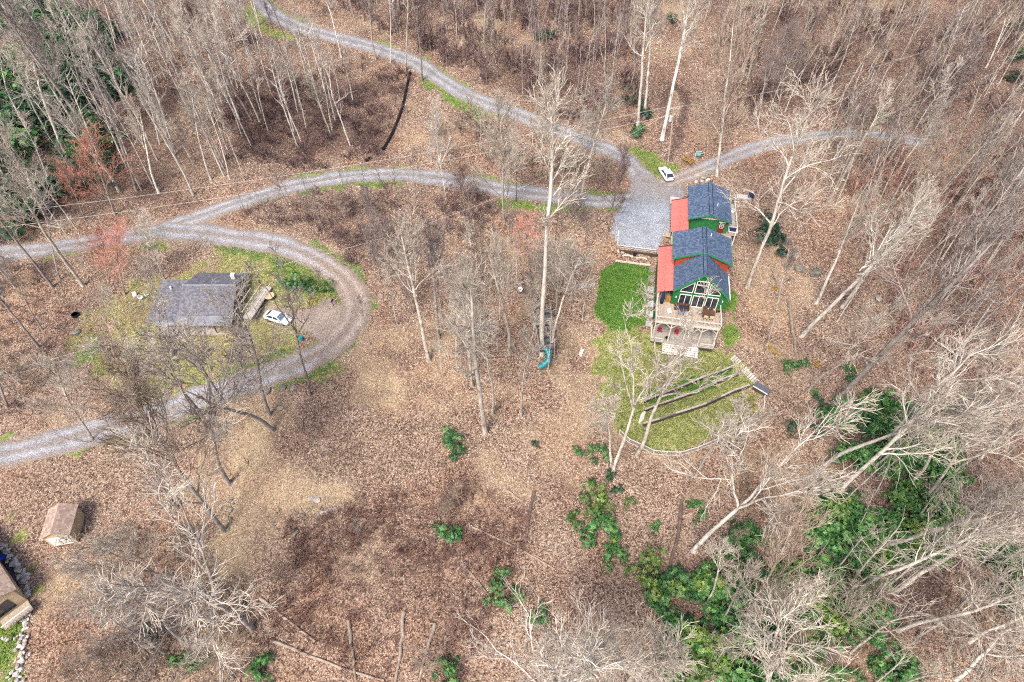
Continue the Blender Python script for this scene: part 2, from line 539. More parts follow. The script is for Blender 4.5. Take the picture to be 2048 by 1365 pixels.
M['glass'] = glass_mat('window_glass')
M['car_glass'] = plain('car_glass', (0.02, 0.035, 0.06), 0.06, 0.1, spec=0.8)
M['car_glass_front'] = plain('windscreen_glass', (0.10, 0.17, 0.26), 0.05, 0.1, spec=0.8)
M['mesh_wire'] = plain('fence_wire', (0.30, 0.31, 0.30), 0.6, 0.1)
# ------------------------------------------------------------------ mesh helpers
class MB:
    def __init__(s):
        s.v = []; s.f = []; s.m = []; s.n = 0

    def add(s, verts, faces, mi=0):
        b = s.n
        verts = [tuple(map(float, p)) for p in verts]
        s.v += verts; s.n += len(verts)
        s.f += [tuple(b + i for i in f) for f in faces]
        s.m += [mi] * len(faces)
        return s

    def box(s, c, d, rz=0.0, mi=0, mat=None):
        x, y, z = d[0] / 2, d[1] / 2, d[2] / 2
        P = [(-x, -y, -z), (x, -y, -z), (x, y, -z), (-x, y, -z), (-x, -y, z), (x, -y, z), (x, y, z), (-x, y, z)]
        if mat is not None:
            P = [mat @ Vector(p) for p in P]
        elif rz:
            cc, ss = math.cos(rz), math.sin(rz)
            P = [(a * cc - b * ss, a * ss + b * cc, q) for a, b, q in P]
        P = [(p[0] + c[0], p[1] + c[1], p[2] + c[2]) for p in P]
        return s.add(P, [(3, 2, 1, 0), (4, 5, 6, 7), (0, 1, 5, 4), (1, 2, 6, 5), (2, 3, 7, 6), (3, 0, 4, 7)], mi)

    def bar(s, a, b, w, h=None, mi=0):
        "square bar from a to b"
        a = Vector(a); b = Vector(b); h = h or w
        d = b - a
        if d.length < 1e-6:
            return s
        q = d.to_track_quat('Y', 'Z').to_matrix()
        return s.box((a + b) / 2, (w, d.length, h), mi=mi, mat=q)

    def tube(s, pts, rad, k=8, mi=0, cap=True):
        pts = np.asarray(pts, float); n = len(pts)
        rad = np.broadcast_to(np.asarray(rad, float), (n,))
        V, F = tubes(pts[None], rad[None], k)
        F = [tuple(f) for f in F]
        if cap:
            F += [tuple(range(k))[::-1], tuple(range((n - 1) * k, n * k))]
        return s.add(V, F, mi)

    def prism(s, poly, z0, z1, mi=0):
        n = len(poly)
        P = [(p[0], p[1], z0) for p in poly] + [(p[0], p[1], z1) for p in poly]
        F = [tuple(range(n))[::-1], tuple(range(n, 2 * n))] + [(i, (i + 1) % n, n + (i + 1) % n, n + i) for i in range(n)]
        return s.add(P, F, mi)

    def prism_y(s, poly, y0, y1, mi=0):
        "polygon in x,z swept along y"
        n = len(poly)
        P = [(p[0], y0, p[1]) for p in poly] + [(p[0], y1, p[1]) for p in poly]
        F = [tuple(range(n)), tuple(range(n, 2 * n))[::-1]] + [((i + 1) % n, i, n + i, n + (i + 1) % n) for i in range(n)]
        return s.add(P, F, mi)

    def prism_x(s, poly, x0, x1, mi=0):
        "polygon in y,z swept along x"
        n = len(poly)
        P = [(x0, p[0], p[1]) for p in poly] + [(x1, p[0], p[1]) for p in poly]
        F = [tuple(range(n))[::-1], tuple(range(n, 2 * n))] + [(i, (i + 1) % n, n + (i + 1) % n, n + i) for i in range(n)]
        return s.add(P, F, mi)

    def mesh(s, name):
        me = bpy.data.meshes.new(name)
        me.from_pydata(s.v, [], s.f)
        if any(s.m):
            me.polygons.foreach_set('material_index', s.m)
        me.update()
        return me

    def build(s, name, mats, parent=None, loc=None, smooth=False, bevel=0.0):
        me = s.mesh(name)
        if not isinstance(mats, (list, tuple)):
            mats = [mats]
        for m in mats:
            me.materials.append(M[m] if isinstance(m, str) else m)
        if smooth:
            me.polygons.foreach_set('use_smooth', [True] * len(me.polygons))
        o = bpy.data.objects.new(name, me)
        COL.objects.link(o)
        if parent is not None:
            o.parent = parent
        if loc is not None:
            o.location = loc
        if bevel:
            b = o.modifiers.new('bevel', 'BEVEL'); b.width = bevel; b.segments = 2; b.limit_method = 'ANGLE'
        return o


def tubes(P, R, k):
    "batch of tubes: P (N,n,3), R (N,n) -> verts, quads"
    Nn, n, _ = P.shape
    T = np.empty_like(P)
    T[:, 1:-1] = P[:, 2:] - P[:, :-2]
    T[:, 0] = P[:, 1] - P[:, 0]
    T[:, -1] = P[:, -1] - P[:, -2]
    T /= np.linalg.norm(T, axis=2, keepdims=True) + 1e-9
    mean = P[:, -1] - P[:, 0]
    mean /= np.linalg.norm(mean, axis=1, keepdims=True) + 1e-9
    ref = np.where(np.abs(mean[:, 2:3]) > 0.8, np.array([[1., 0.13, 0]]), np.array([[0.1, 0, 1.]]))
    A = np.cross(T, ref[:, None, :])
    A /= np.linalg.norm(A, axis=2, keepdims=True) + 1e-9
    Bv = np.cross(T, A)
    an = np.arange(k) * 2 * np.pi / k
    V = P[:, :, None, :] + R[:, :, None, None] * (A[:, :, None, :] * np.cos(an)[None, None, :, None] + Bv[:, :, None, :] * np.sin(an)[None, None, :, None])
    V = V.reshape(-1, 3)
    base = (np.arange(Nn) * n * k)[:, None, None] + (np.arange(n - 1) * k)[None, :, None]
    j = np.arange(k)[None, None, :]
    j2 = (j + 1) % k
    F = np.stack([base + j, base + j2, base + k + j2, base + k + j], -1).reshape(-1, 4)
    return V, F


def np_mesh(name, V, F, mat_index=None, attr=None):
    "mesh from arrays; F (M,4) or (M,3)"
    me = bpy.data.meshes.new(name)
    V = np.asarray(V, np.float32); F = np.asarray(F, np.int32)
    k = F.shape[1]
    me.vertices.add(len(V)); me.vertices.foreach_set('co', V.ravel())
    me.loops.add(F.size); me.loops.foreach_set('vertex_index', F.ravel())
    me.polygons.add(len(F))
    me.polygons.foreach_set('loop_start', np.arange(len(F), dtype=np.int32) * k)
    if mat_index is not None:
        me.polygons.foreach_set('material_index', np.asarray(mat_index, np.int32))
    if attr is not None:
        for nm, (typ, dom, data) in attr.items():
            a = me.attributes.new(nm, typ, dom)
            key = 'color' if 'COLOR' in typ else ('vector' if 'VECTOR' in typ else 'value')
            a.data.foreach_set(key, np.asarray(data, np.float32).ravel())
    me.update(calc_edges=True)
    me.validate()
    return me


def link(name, me, mats=(), parent=None):
    for m in mats:
        me.materials.append(M[m])
    o = bpy.data.objects.new(name, me)
    COL.objects.link(o)
    if parent is not None:
        o.parent = parent
    return o


def tag(o, label=None, cat=None, group=None, kind=None):
    if label: o['label'] = label
    if cat: o['category'] = cat
    if group: o['group'] = group
    if kind: o['kind'] = kind
    return o


def thing(name, label, cat, loc=(0, 0, 0), rz=0.0, group=None):
    o = bpy.data.objects.new(name, None)
    o.empty_display_size = 0.3
    COL.objects.link(o)
    o.location = tuple(map(float, loc)); o.rotation_euler = (0, 0, rz)
    return tag(o, label, cat, group)


def copy_tree(o, parent=None):
    c = o.copy(); COL.objects.link(c)
    if parent is not None:
        c.parent = parent
    for ch in list(o.children):
        copy_tree(ch, c)
    return c


def share(src, name, parent, loc, rz=0.0):
    "a piece that shares its mesh"
    o = bpy.data.objects.new(name, src.data)
    COL.objects.link(o); o.parent = parent
    o.location = tuple(map(float, loc)); o.rotation_euler = (0, 0, rz)
    return o


def slope_attr(o):
    "face-plane coordinates for shingle courses: x along the eave, y up the slope"
    me = o.data
    n = len(me.loops)
    out = np.zeros((n, 3), np.float32)
    for p in me.polygons:
        nn = p.normal
        up = Vector((0, 0, 1)) - nn * nn.z
        if up.length < 1e-3:
            up = Vector((0, 1, 0))
        up.normalize()
        al = up.cross(nn)
        for li in p.loop_indices:
            co = me.vertices[me.loops[li].vertex_index].co
            out[li] = (co.dot(al), co.dot(up), 0)
    a = me.attributes.new('slope', 'FLOAT_VECTOR', 'CORNER')
    a.data.foreach_set('vector', out.ravel())


# ------------------------------------------------------------------ roads, measured along their middle
def wpath(px, n=6):
    return smooth_path([at(*p) for p in px], n)


ROADS = {
    'upper': ([(505, -30), (522, 5), (560, 38), (625, 62), (700, 82), (765, 100), (830, 126), (885, 160), (940, 192), (1010, 219), (1090, 252), (1160, 278), (1225, 305), (1268, 335), (1292, 375), (1288, 420)], 4.5),
    'middle': ([(1296, 398), (1200, 402), (1120, 394), (1040, 384), (960, 371), (880, 356), (800, 349), (720, 351), (640, 361), (560, 379), (480, 404), (400, 432), (330, 455), (250, 473), (160, 487), (80, 500), (-40, 509)], 4.2),
    'loop': ([(318, 458), (400, 466), (470, 474), (540, 486), (605, 505), (655, 533), (693, 566), (711, 604), (705, 642), (678, 678), (635, 708), (575, 737), (500, 762), (420, 788), (340, 819), (250, 846), (150, 873), (60, 897), (-40, 917)], 4.6),
    'right': ([(1312, 372), (1350, 361), (1400, 341), (1450, 319), (1520, 294), (1600, 276), (1680, 268), (1760, 271), (1850, 284)], 3.7),
}
RP = {k: (wpath(p), w) for k, (p, w) in ROADS.items()}
COURT = [at(*p) for p in [(1236, 503), (1222, 470), (1228, 430), (1258, 400), (1262, 350), (1300, 345), (1330, 372), (1372, 372), (1375, 395), (1345, 398), (1340, 470), (1322, 478), (1318, 512)]]
DRIVE2 = [at(*p) for p in [(655, 590), (690, 610), (690, 650), (640, 690), (628, 672), (600, 655), (560, 640), (530, 628), (545, 612), (590, 622), (630, 612)]]

# ------------------------------------------------------------------ ground sheet
core_x = np.arange(-150, 150.01, 0.72)
core_y = np.concatenate([np.arange(2, 47, 0.72), np.arange(47, 66, 0.22), np.arange(66, 200.01, 0.72)])
xs = np.concatenate([[-900, -500, -320, -230, -180], core_x, [180, 230, 320, 500, 900]])
ys = np.concatenate([[-300, -150, -80, -40, -18], core_y, [220, 260, 340, 520, 900]])
GX, GY = np.meshgrid(xs, ys)
gx, gy = GX.ravel(), GY.ravel()
gz = ZT(gx, gy)
road_d = np.full(gx.shape, 1e9)
for k, (pth, w) in RP.items():
    road_d = np.minimum(road_d, line_d(gx, gy, pth[::3]) - w / 2)
road_d = np.minimum(road_d, -poly_sd(gx, gy, COURT))


def wpoly(px):
    return np.array([at(*p) for p in px])


GRASS = [  # polygon, amount, lushness
    ([(1198, 540), (1228, 522), (1305, 533), (1300, 600), (1297, 655), (1225, 665), (1188, 625)], 1.25, 1.15),
    ([(1195, 650), (1310, 655), (1440, 690), (1448, 560), (1472, 560), (1482, 640), (1468, 700), (1518, 765), (1530, 800), (1524, 828), (1440, 884), (1380, 906), (1300, 902), (1232, 868), (1205, 830), (1186, 720)], 0.66, 0.26),
    ([(1290, 790), (1400, 750), (1470, 725), (1480, 748), (1395, 790), (1300, 815)], 1.1, 1.0),
    ([(1450, 545), (1470, 555), (1482, 640), (1470, 705), (1440, 700), (1452, 640)], 1.2, 0.8),
    ([(1255, 288), (1300, 298), (1350, 330), (1372, 342), (1440, 325), (1440, 332), (1350, 375), (1318, 382), (1290, 345)], 0.7, 0.45),
    ([(430, 428), (520, 398), (620, 370), (720, 360), (800, 360), (800, 369), (700, 373), (600, 389), (500, 414)], 0.85, 0.75),
    ([(1000, 394), (1110, 406), (1200, 416), (1200, 428), (1110, 424), (1000, 410)], 0.7, 0.6),
    ([(848, 138), (885, 170), (965, 215), (960, 245), (900, 212), (845, 165)], 0.7, 0.7),
    ([(150, 610), (250, 560), (340, 550), (470, 482), (560, 500), (640, 530), (675, 575), (668, 606), (600, 630), (640, 680), (560, 722), (420, 765), (330, 805), (255, 818), (170, 745), (125, 700)], 0.40, 0.1),
    ([(470, 486), (560, 503), (640, 535), (668, 580), (600, 600), (560, 560)], 0.7, 0.55),
    ([(130, 720), (180, 660), (230, 650), (200, 710), (150, 740)], 0.7, 0.6),
    ([(170, 490), (330, 478), (330, 500), (180, 510)], 0.55, 0.4),
    ([(-20, 1225), (40, 1195), (48, 1250), (25, 1400), (-20, 1400)], 0.95, 0.75),
    ([(0, 1020), (40, 1060), (80, 1110), (90, 1190), (62, 1185), (45, 1110), (0, 1060)], 0.5, 0.1),
    ([(50, 905), (160, 880), (260, 858), (260, 885), (130, 922), (50, 930)], 0.65, 0.45),
    ([(500, 0), (540, 45), (590, 70), (590, 85), (520, 70), (470, 20)], 0.5, 0.3),
    ([(560, 690), (660, 690), (700, 740), (640, 770), (560, 750)], 0.35, 0.2),
]
STRAW = [
    ([(430, 880), (560, 880), (640, 960), (560, 1060), (480, 1150), (400, 1100), (440, 980)], 0.4),
    ([(1195, 660), (1310, 700), (1440, 700), (1510, 770), (1525, 825), (1440, 884), (1380, 906), (1300, 902), (1232, 868), (1205, 830), (1186, 720)], 0.9),
    ([(1180, 540), (1200, 530), (1200, 660), (1180, 650)], 0.8),
    ([(470, 830), (540, 790), (570, 900), (505, 965), (480, 1100), (430, 1180), (450, 1250), (490, 1290), (410, 1330), (370, 1200), (430, 1050), (455, 950)], 0.75),
    ([(715, 710), (830, 750), (810, 830), (710, 800)], 0.6),
    ([(520, 955), (700, 955), (725, 1010), (600, 1035), (515, 1015)], 0.7),
    ([(50, 1180), (85, 1170), (78, 1400), (40, 1400)], 0.8),
    ([(85, 1090), (170, 1080), (160, 1180), (90, 1210)], 0.5),
    ([(1462, 600), (1482, 640), (1480, 720), (1460, 700)], 0.8),
    ([(1205, 640), (1225, 660), (1215, 720), (1190, 700)], 0.6),
    ([(1215, 825), (1290, 830), (1290, 862), (1240, 872), (1215, 850)], 0.8),
    ([(520, 405), (640, 375), (720, 366), (820, 372), (720, 380), (640, 388)], 0.8),
    ([(900, 10), (1010, 20), (1000, 110), (900, 110)], 0.5),
    ([(1700, 80), (1800, 70), (1800, 130), (1700, 130)], 0.4),
    ([(1850, 300), (1950, 300), (1950, 360), (1850, 350)], 0.5),
    ([(1280, 905), (1400, 900), (1500, 850), (1500, 865), (1400, 925), (1290, 922)], 0.55),
]
DAMP = [
    ([(380, 120), (820, 130), (800, 320), (560, 350), (420, 330)], 0.95),
    ([(560, 1040), (900, 940), (1050, 1000), (1010, 1220), (900, 1365), (560, 1240)], 0.35),
    ([(0, 0), (420, 0), (380, 420), (0, 470)], 0.8),
    ([(900, 110), (1280, 60), (1270, 260), (1120, 260)], 0.9),
    ([(1400, 0), (2048, 0), (2048, 260), (1500, 250)], 0.75),
    ([(1740, 330), (2048, 330), (2048, 800), (1850, 830), (1740, 620)], 0.8),
    ([(430, 425), (760, 375), (900, 390), (860, 450), (640, 470)], 0.45),
    ([(1640, 840), (1900, 800), (2048, 900), (2048, 1365), (1300, 1365), (1340, 1080), (1560, 1060)], 1.0),
    ([(1440, 350), (1560, 330), (1560, 500), (1480, 520)], 0.35),
    ([(0, 600), (130, 640), (140, 850), (0, 880)], 0.4),
    ([(1270, 190), (1340, 150), (1380, 200), (1350, 320), (1290, 300)], 0.5),
]
n_a = fbm(gx, gy, 7.0, 3)
n_b = fbm(gx, gy, 2.4, 9)
grass = np.zeros_like(gx); lush = np.zeros_like(gx); straw = np.zeros_like(gx); damp = np.zeros_like(gx); dirt = np.zeros_like(gx)
for px, a, l in GRASS:
    s_ = poly_sd(gx, gy, wpoly(px))
    m_ = sstep((s_ + (n_b - 0.5) * (1.6 if l > 1.1 else 4.5) + (0.2 if l > 1.1 else 0.7)) / (1.1 if l > 1.1 else 2.2)) * a * (0.35 + 0.7 * n_a + 0.6 * n_b)
    upd = m_ > grass
    lush = np.where(upd, l * (0.35 + 0.7 * n_a + 0.6 * n_b), lush)
    grass = np.maximum(grass, m_)
mid_d = np.minimum(line_d(gx, gy, RP['middle'][0][::3]) - RP['middle'][1] / 2, line_d(gx, gy, RP['loop'][0][::3]) - RP['loop'][1] / 2)
mid_d = np.minimum(mid_d, line_d(gx, gy, RP['upper'][0][::3]) - RP['upper'][1] / 2)
verge = sstep((1.4 - mid_d + (n_b - 0.5) * 2.8) / 1.2) * sstep((fbm(gx, gy, 16.0, 61) - 0.47) / 0.14) * 0.75
lush = np.where(verge > grass, 0.25 + 0.8 * n_b, lush)
grass = np.maximum(grass, verge)
for px, a in STRAW:
    s_ = poly_sd(gx, gy, wpoly(px))
    straw = np.maximum(straw, sstep((s_ + (n_a - 0.45) * 8.0) / 3.0) * a)
for px, a in DAMP:
    s_ = poly_sd(gx, gy, wpoly(px))
    damp = np.maximum(damp, sstep((s_ + (n_a - 0.45) * 16.0 + 2) / 12.0) * a)
damp = np.maximum(damp, sstep((1.3 - line_d(gx, gy, wpath([(1322, 215), (1335, 185), (1350, 176), (1366, 188), (1372, 215), (1362, 255), (1348, 295), (1338, 318)], 3)) + (n_b - 0.5) * 1.5) / 0.7))
damp = np.maximum(damp, 0.5 * sstep((n_a - 0.55) / 0.25))
straw *= 1 - 0.8 * damp
straw = np.maximum(straw, (1 - damp) * 0.3 * sstep((fbm(gx, gy, 11.0, 31) - 0.60) / 0.12))
dirt = np.maximum(dirt, sstep((poly_sd(gx, gy, wpoly([(530, 605), (640, 640), (700, 600), (690, 660), (640, 690), (600, 660), (530, 645), (500, 640), (510, 610)])) + 1 + (n_b - 0.5) * 3) / 2.5) * 0.9)
dirt = np.maximum(dirt, sstep((0.9 - road_d + (n_b - 0.5) * 2.0) / 1.4) * 0.55)
rough_amp = sstep((road_d - 0.4) / 1.5) * np.where(grass > 0.5, 0.25, 1.0)
h_core = np.exp(-((gx - 27) / 14) ** 2 - ((gy - 72) / 18) ** 2)
gz = gz + (fbm(gx, gy, 3.0, 17) - 0.5) * 0.28 * rough_amp * (1 - 0.8 * h_core) - 0.10 * sstep((0.4 - road_d) / 0.8)
nx, ny = len(xs), len(ys)
ii = (np.arange(ny - 1)[:, None] * nx + np.arange(nx - 1)[None, :]).ravel()
GF = np.stack([ii, ii + 1, ii + nx + 1, ii + nx], -1)
one = np.ones_like(gx)
gme = np_mesh('ground', np.stack([gx, gy, gz], -1), GF, attr={
    'cover': ('FLOAT_COLOR', 'POINT', np.stack([grass, np.clip(lush, 0, 1), straw, one], -1)),
    'soil': ('FLOAT_COLOR', 'POINT', np.stack([damp, dirt, 0 * one, one], -1))})
gme.polygons.foreach_set('use_smooth', np.ones(len(gme.polygons), bool))
tag(link('ground', gme, ['ground']), kind='structure')
G = dict(road=road_d.reshape(ny, nx), grass=grass.reshape(ny, nx), lush=lush.reshape(ny, nx), straw=straw.reshape(ny, nx), damp=damp.reshape(ny, nx), z=gz.reshape(ny, nx))


def look(name, x, y):
    "bilinear look-up on the ground grid"
    ix = np.clip(np.searchsorted(xs, x) - 1, 0, nx - 2); iy = np.clip(np.searchsorted(ys, y) - 1, 0, ny - 2)
    fx = np.clip((x - xs[ix]) / (xs[ix + 1] - xs[ix]), 0, 1); fy = np.clip((y - ys[iy]) / (ys[iy + 1] - ys[iy]), 0, 1)
    a = G[name]
    return (a[iy, ix] * (1 - fx) + a[iy, ix + 1] * fx) * (1 - fy) + (a[iy + 1, ix] * (1 - fx) + a[iy + 1, ix + 1] * fx) * fy


def gz_at(x, y):
    return float(look('z', np.array([x]), np.array([y]))[0])


def on_ground(px, py):
    p = at(px, py)
    p[2] = gz_at(p[0], p[1])
    return p


# roads
def road(name, pth, width, dz, earth, mat='gravel', nc=11):
    n = len(pth)
    t = np.gradient(pth[:, :2], axis=0)
    t /= np.linalg.norm(t, axis=1, keepdims=True)
    nrm = np.stack([-t[:, 1], t[:, 0]], -1)
    V = []; A = []
    rng = np.random.default_rng(len(name))
    jl = np.convolve(rng.normal(0, 0.6, n + 4), np.ones(5) / 5, 'valid'); jr = np.convolve(rng.normal(0, 0.6, n + 4), np.ones(5) / 5, 'valid')
    for i in range(n):
        for j in range(nc):
            s = j / (nc - 1) * 2 - 1
            off = s * width / 2 + (jr[i] * max(s, 0) + jl[i] * max(-s, 0))
            x, y = pth[i, :2] + nrm[i] * off
            edge = abs(s) > 0.95
            V.append((x, y, float(ZT(x, y)) + dz - (0.10 if edge else 0.02 * abs(s))))
            trk = math.exp(-((abs(s) - 0.45) / 0.22) ** 2)
            A.append((trk, earth(i / (n - 1)) + (0.25 if abs(s) > 0.8 else 0) + 0.12 * (1 - trk), 0, 1))
    ii = (np.arange(n - 1)[:, None] * nc + np.arange(nc - 1)[None, :]).ravel()
    F = np.stack([ii + 1, ii, ii + nc, ii + nc + 1], -1)
    me = np_mesh(name, np.array(V), F, attr={'lane': ('FLOAT_COLOR', 'POINT', np.array(A))})
    return tag(link(name, me, [mat]), kind='structure')


road('road', smooth_path(RP['upper'][0][::3], 5), RP['upper'][1], 0.04, lambda t: 0.02 + 0.22 * max(0, t - 0.75) * 4 * (1 if t < 0.95 else 0.3))
road('road', smooth_path(RP['middle'][0][::3], 5), RP['middle'][1], 0.055, lambda t: 0.10)
road('road', smooth_path(RP['loop'][0][::3], 5), RP['loop'][1], 0.07, lambda t: 0.14 + 0.75 * math.exp(-((t - 0.42) / 0.15) ** 2))
road('road', smooth_path(RP['right'][0][::3], 5), RP['right'][1], 0.03, lambda t: 0.18 if t > 0.25 else 0.45)


def sheet(name, poly, dz, step, mat, earth, kind='structure'):
    "a draped sheet with a ragged outline"
    poly = np.asarray(poly)
    x0, y0 = poly[:, :2].min(0) - 1; x1, y1 = poly[:, :2].max(0) + 1
    X, Y = np.meshgrid(np.arange(x0, x1, step), np.arange(y0, y1, step))
    s_ = poly_sd(X, Y, poly) + (fbm(X, Y, 1.5, 5) - 0.5) * 0.7
    idx = -np.ones(X.shape, int)
    keep = s_ > -0.1
    idx[keep] = np.arange(keep.sum())
    V = np.stack([X[keep], Y[keep], ZT(X[keep], Y[keep]) + dz - 0.12 * (s_[keep] < 0.15)], -1)
    q = np.stack([idx[:-1, :-1], idx[:-1, 1:], idx[1:, 1:], idx[1:, :-1]], -1).reshape(-1, 4)
    q = q[(q >= 0).all(1)]
    nn = len(V)
    A = np.zeros((nn, 4)); A[:, 3] = 1
    A[:, 0] = 0.5; A[:, 1] = earth(V[:, 0], V[:, 1])
    me = np_mesh(name, V, q, attr={'lane': ('FLOAT_COLOR', 'POINT', A)})
    return tag(link(name, me, [mat]), kind=kind)


court_c = at(1283, 470)
sheet('gravel_court', COURT, 0.085, 0.4, 'court', lambda x, y: 0.05 + 0.5 * sstep((np.hypot(x - court_c[0], y - court_c[1]) - 6) / 9) + 0.15 * fbm(x, y, 3))
sheet('driveway', DRIVE2, 0.05, 0.5, 'gravel', lambda x, y: 0.75 + 0 * x)
# ------------------------------------------------------------------ leafless trees
def unit(v):
    return v / (np.linalg.norm(v) + 1e-9)


class TreeGen:
    def __init__(s, seed):
        s.r = np.random.default_rng(seed)
        s.lines = []            # (pts, radii, sides, slot)

    def grow(s, p, d, length, r0, r1, n, wob, up):
        pts = [p]
        d = unit(np.asarray(d, float))
        st = length / (n - 1)
        for i in range(n - 1):
            d = unit(d + s.r.normal(0, wob, 3) + np.array([0, 0, up]))
            p = p + d * st
            pts.append(p)
        return np.array(pts), np.linspace(r0, r1, n)

    def side_dir(s, d, ang):
        d = unit(d)
        a = unit(np.cross(d, s.r.normal(0, 1, 3)))
        return unit(d * math.cos(ang) + a * math.sin(ang))

    def pick(s, pts, t):
        i = t * (len(pts) - 1)
        k = min(int(i), len(pts) - 2)
        return pts[k] + (pts[k + 1] - pts[k]) * (i - k), unit(pts[k + 1] - pts[k])

    def meshes(s):
        out = {}
        for part in ('trunk', 'crown'):
            groups = {}
            for (pts, rad, k, slot, pt) in s.lines:
                if pt == part:
                    groups.setdefault((len(pts), k, slot), []).append((pts, rad))
            V = []; F = []; Ms = []; b = 0
            for (n, k, slot), ls in groups.items():
                v, f = tubes(np.array([l[0] for l in ls]), np.array([l[1] for l in ls]), k)
                V.append(v); F.append(f + b); Ms += [slot] * len(f); b += len(v)
            out[part] = np_mesh(part, np.concatenate(V), np.concatenate(F), Ms)
        return out


def make_tree(seed, H=20.0, r0=0.26, bare=0.5, limbs=13, limb_len=5.0, ang=(0.5, 0.9), up=0.10, wob=0.10, sub=7, twig=6, tip=3, twobble=0.035, forks=0, thin=1.0, bend=0.0, tw_r=0.022):
    g = TreeGen(seed); R = g.r
    pts, rad = g.grow(np.zeros(3), np.array([bend, 0, 1.0]), H * (0.93 if not forks else bare + 0.12), r0, r0 * (0.10 if not forks else 0.6), 15, twobble, 0.03)
    pts[0, 2] -= 0.3
    if not forks:
        tt = np.linspace(0, 1, 15)
        rad = r0 * (1 - 0.50 * tt) * np.sqrt(np.maximum(0.01, 1 - tt ** 5))
    rad = np.array(rad); rad[0] *= 1.45; rad[1] *= 1.05
    g.lines.append((pts, rad, 8, 0, 'trunk'))
    axes = [(pts, rad, bare if not forks else 0.8)]
    for k in range(forks):
        a0 = k * 2 * math.pi / forks + R.uniform(-0.4, 0.4)
        tilt = R.uniform(0.28, 0.5)
        d = np.array([math.cos(a0) * math.sin(tilt), math.sin(a0) * math.sin(tilt), math.cos(tilt)])
        p, q = g.pick(pts, R.uniform(0.85, 1.0))
        ln = H * (1 - bare - 0.12) * R.uniform(0.9, 1.15)
        fp, fr = g.grow(p, d, ln, r0 * 0.55, r0 * 0.08, 11, wob * 0.8, up * 0.5)
        g.lines.append((fp, fr, 6, 0, 'trunk'))
        axes.append((fp, fr, 0.12))
    if forks:
        axes = axes[1:]
    per = max(2, limbs // len(axes))
    for (ax, ar, b0) in axes:
        for i in range(per):
            t = b0 + (0.985 - b0) * ((i + R.uniform(0.1, 0.9)) / per) ** 0.9
            p, d = g.pick(ax, t)
            rr = np.interp(t, np.linspace(0, 1, len(ar)), ar)
            rel = (t - b0) / (1 - b0)
            ln = limb_len * (1.05 - 0.62 * rel) * R.uniform(0.6, 1.15)
            ld = g.side_dir(d, R.uniform(*ang) * (1.1 - 0.45 * rel))
            lp, lr = g.grow(p, ld, ln, min(rr * 0.6, 0.13 * thin), 0.024, 8, wob, up)
            g.lines.append((lp, lr, 5, 1, 'crown'))
            for j in range(sub):
                t2 = 0.18 + 0.80 * (j + R.uniform(0, 1)) / sub
                p2, d2 = g.pick(lp, t2)
                l2 = ln * R.uniform(0.28, 0.52) * (1.15 - 0.5 * t2) + 0.4
                bp, br = g.grow(p2, g.side_dir(d2, R.uniform(0.35, 0.85)), l2, 0.036 * thin + 0.006, 0.016, 6, wob * 1.1, up)
                g.lines.append((bp, br, 4, 1, 'crown'))
                for m in range(twig):
                    t3 = 0.15 + 0.85 * (m + R.uniform(0, 1)) / twig
                    p3, d3 = g.pick(bp, t3)
                    l3 = l2 * R.uniform(0.35, 0.6) * (1.1 - 0.4 * t3) + 0.25
                    tp, tr = g.grow(p3, g.side_dir(d3, R.uniform(0.3, 0.8)), l3, tw_r, tw_r * 0.75, 4, wob * 1.2, up)
                    g.lines.append((tp, tr, 3, 2, 'crown'))
                    for q in range(tip):
                        p4, d4 = g.pick(tp, R.uniform(0.2, 1.0))
                        qp, qr = g.grow(p4, g.side_dir(d4, R.uniform(0.3, 0.75)), l3 * R.uniform(0.35, 0.7) + 0.12, tw_r * 0.85, tw_r * 0.6, 3, wob, up)
                        g.lines.append((qp, qr, 3, 2, 'crown'))
    return g.meshes()


PROTO = {}


def proto(kind, seeds, **kw):
    PROTO[kind] = [make_tree(s, **kw) for s in seeds]


proto('tall', (11, 12, 13, 14), r0=0.20, bare=0.52, limbs=16, limb_len=4.6, ang=(0.55, 1.1), up=0.07, wob=0.13, sub=6, twig=4, tip=2, thin=0.8)
proto('oak', (21, 22, 23), r0=0.22, bare=0.32, limbs=14, limb_len=6.8, ang=(0.6, 1.2), up=0.04, wob=0.17, sub=6, twig=5, tip=2, twobble=0.06, thin=0.75)
proto('fork', (31, 32, 33), r0=0.21, bare=0.32, limbs=18, limb_len=5.0, ang=(0.5, 1.05), up=0.06, wob=0.14, sub=6, twig=5, tip=2, forks=3, twobble=0.05, thin=0.7)
proto('maple', (41, 42, 43), r0=0.19, bare=0.20, limbs=18, limb_len=7.6, ang=(0.45, 0.85), up=0.07, wob=0.085, sub=7, twig=5, tip=2, thin=0.6)
proto('pole', (51, 52, 53, 54), r0=0.14, bare=0.58, limbs=10, limb_len=3.0, ang=(0.5, 1.05), up=0.07, wob=0.13, sub=5, twig=4, tip=2, thin=0.6)
proto('vase', (61, 62), r0=0.17, bare=0.40, limbs=12, limb_len=3.4, ang=(0.4, 0.9), up=0.08, wob=0.12, sub=5, twig=4, tip=2, forks=4, thin=0.7)
proto('bush', (71, 72), r0=0.15, bare=0.08, limbs=16, limb_len=11.0, ang=(0.5, 0.95), up=0.05, wob=0.10, sub=6, twig=5, tip=2, thin=0.7, tw_r=0.04)
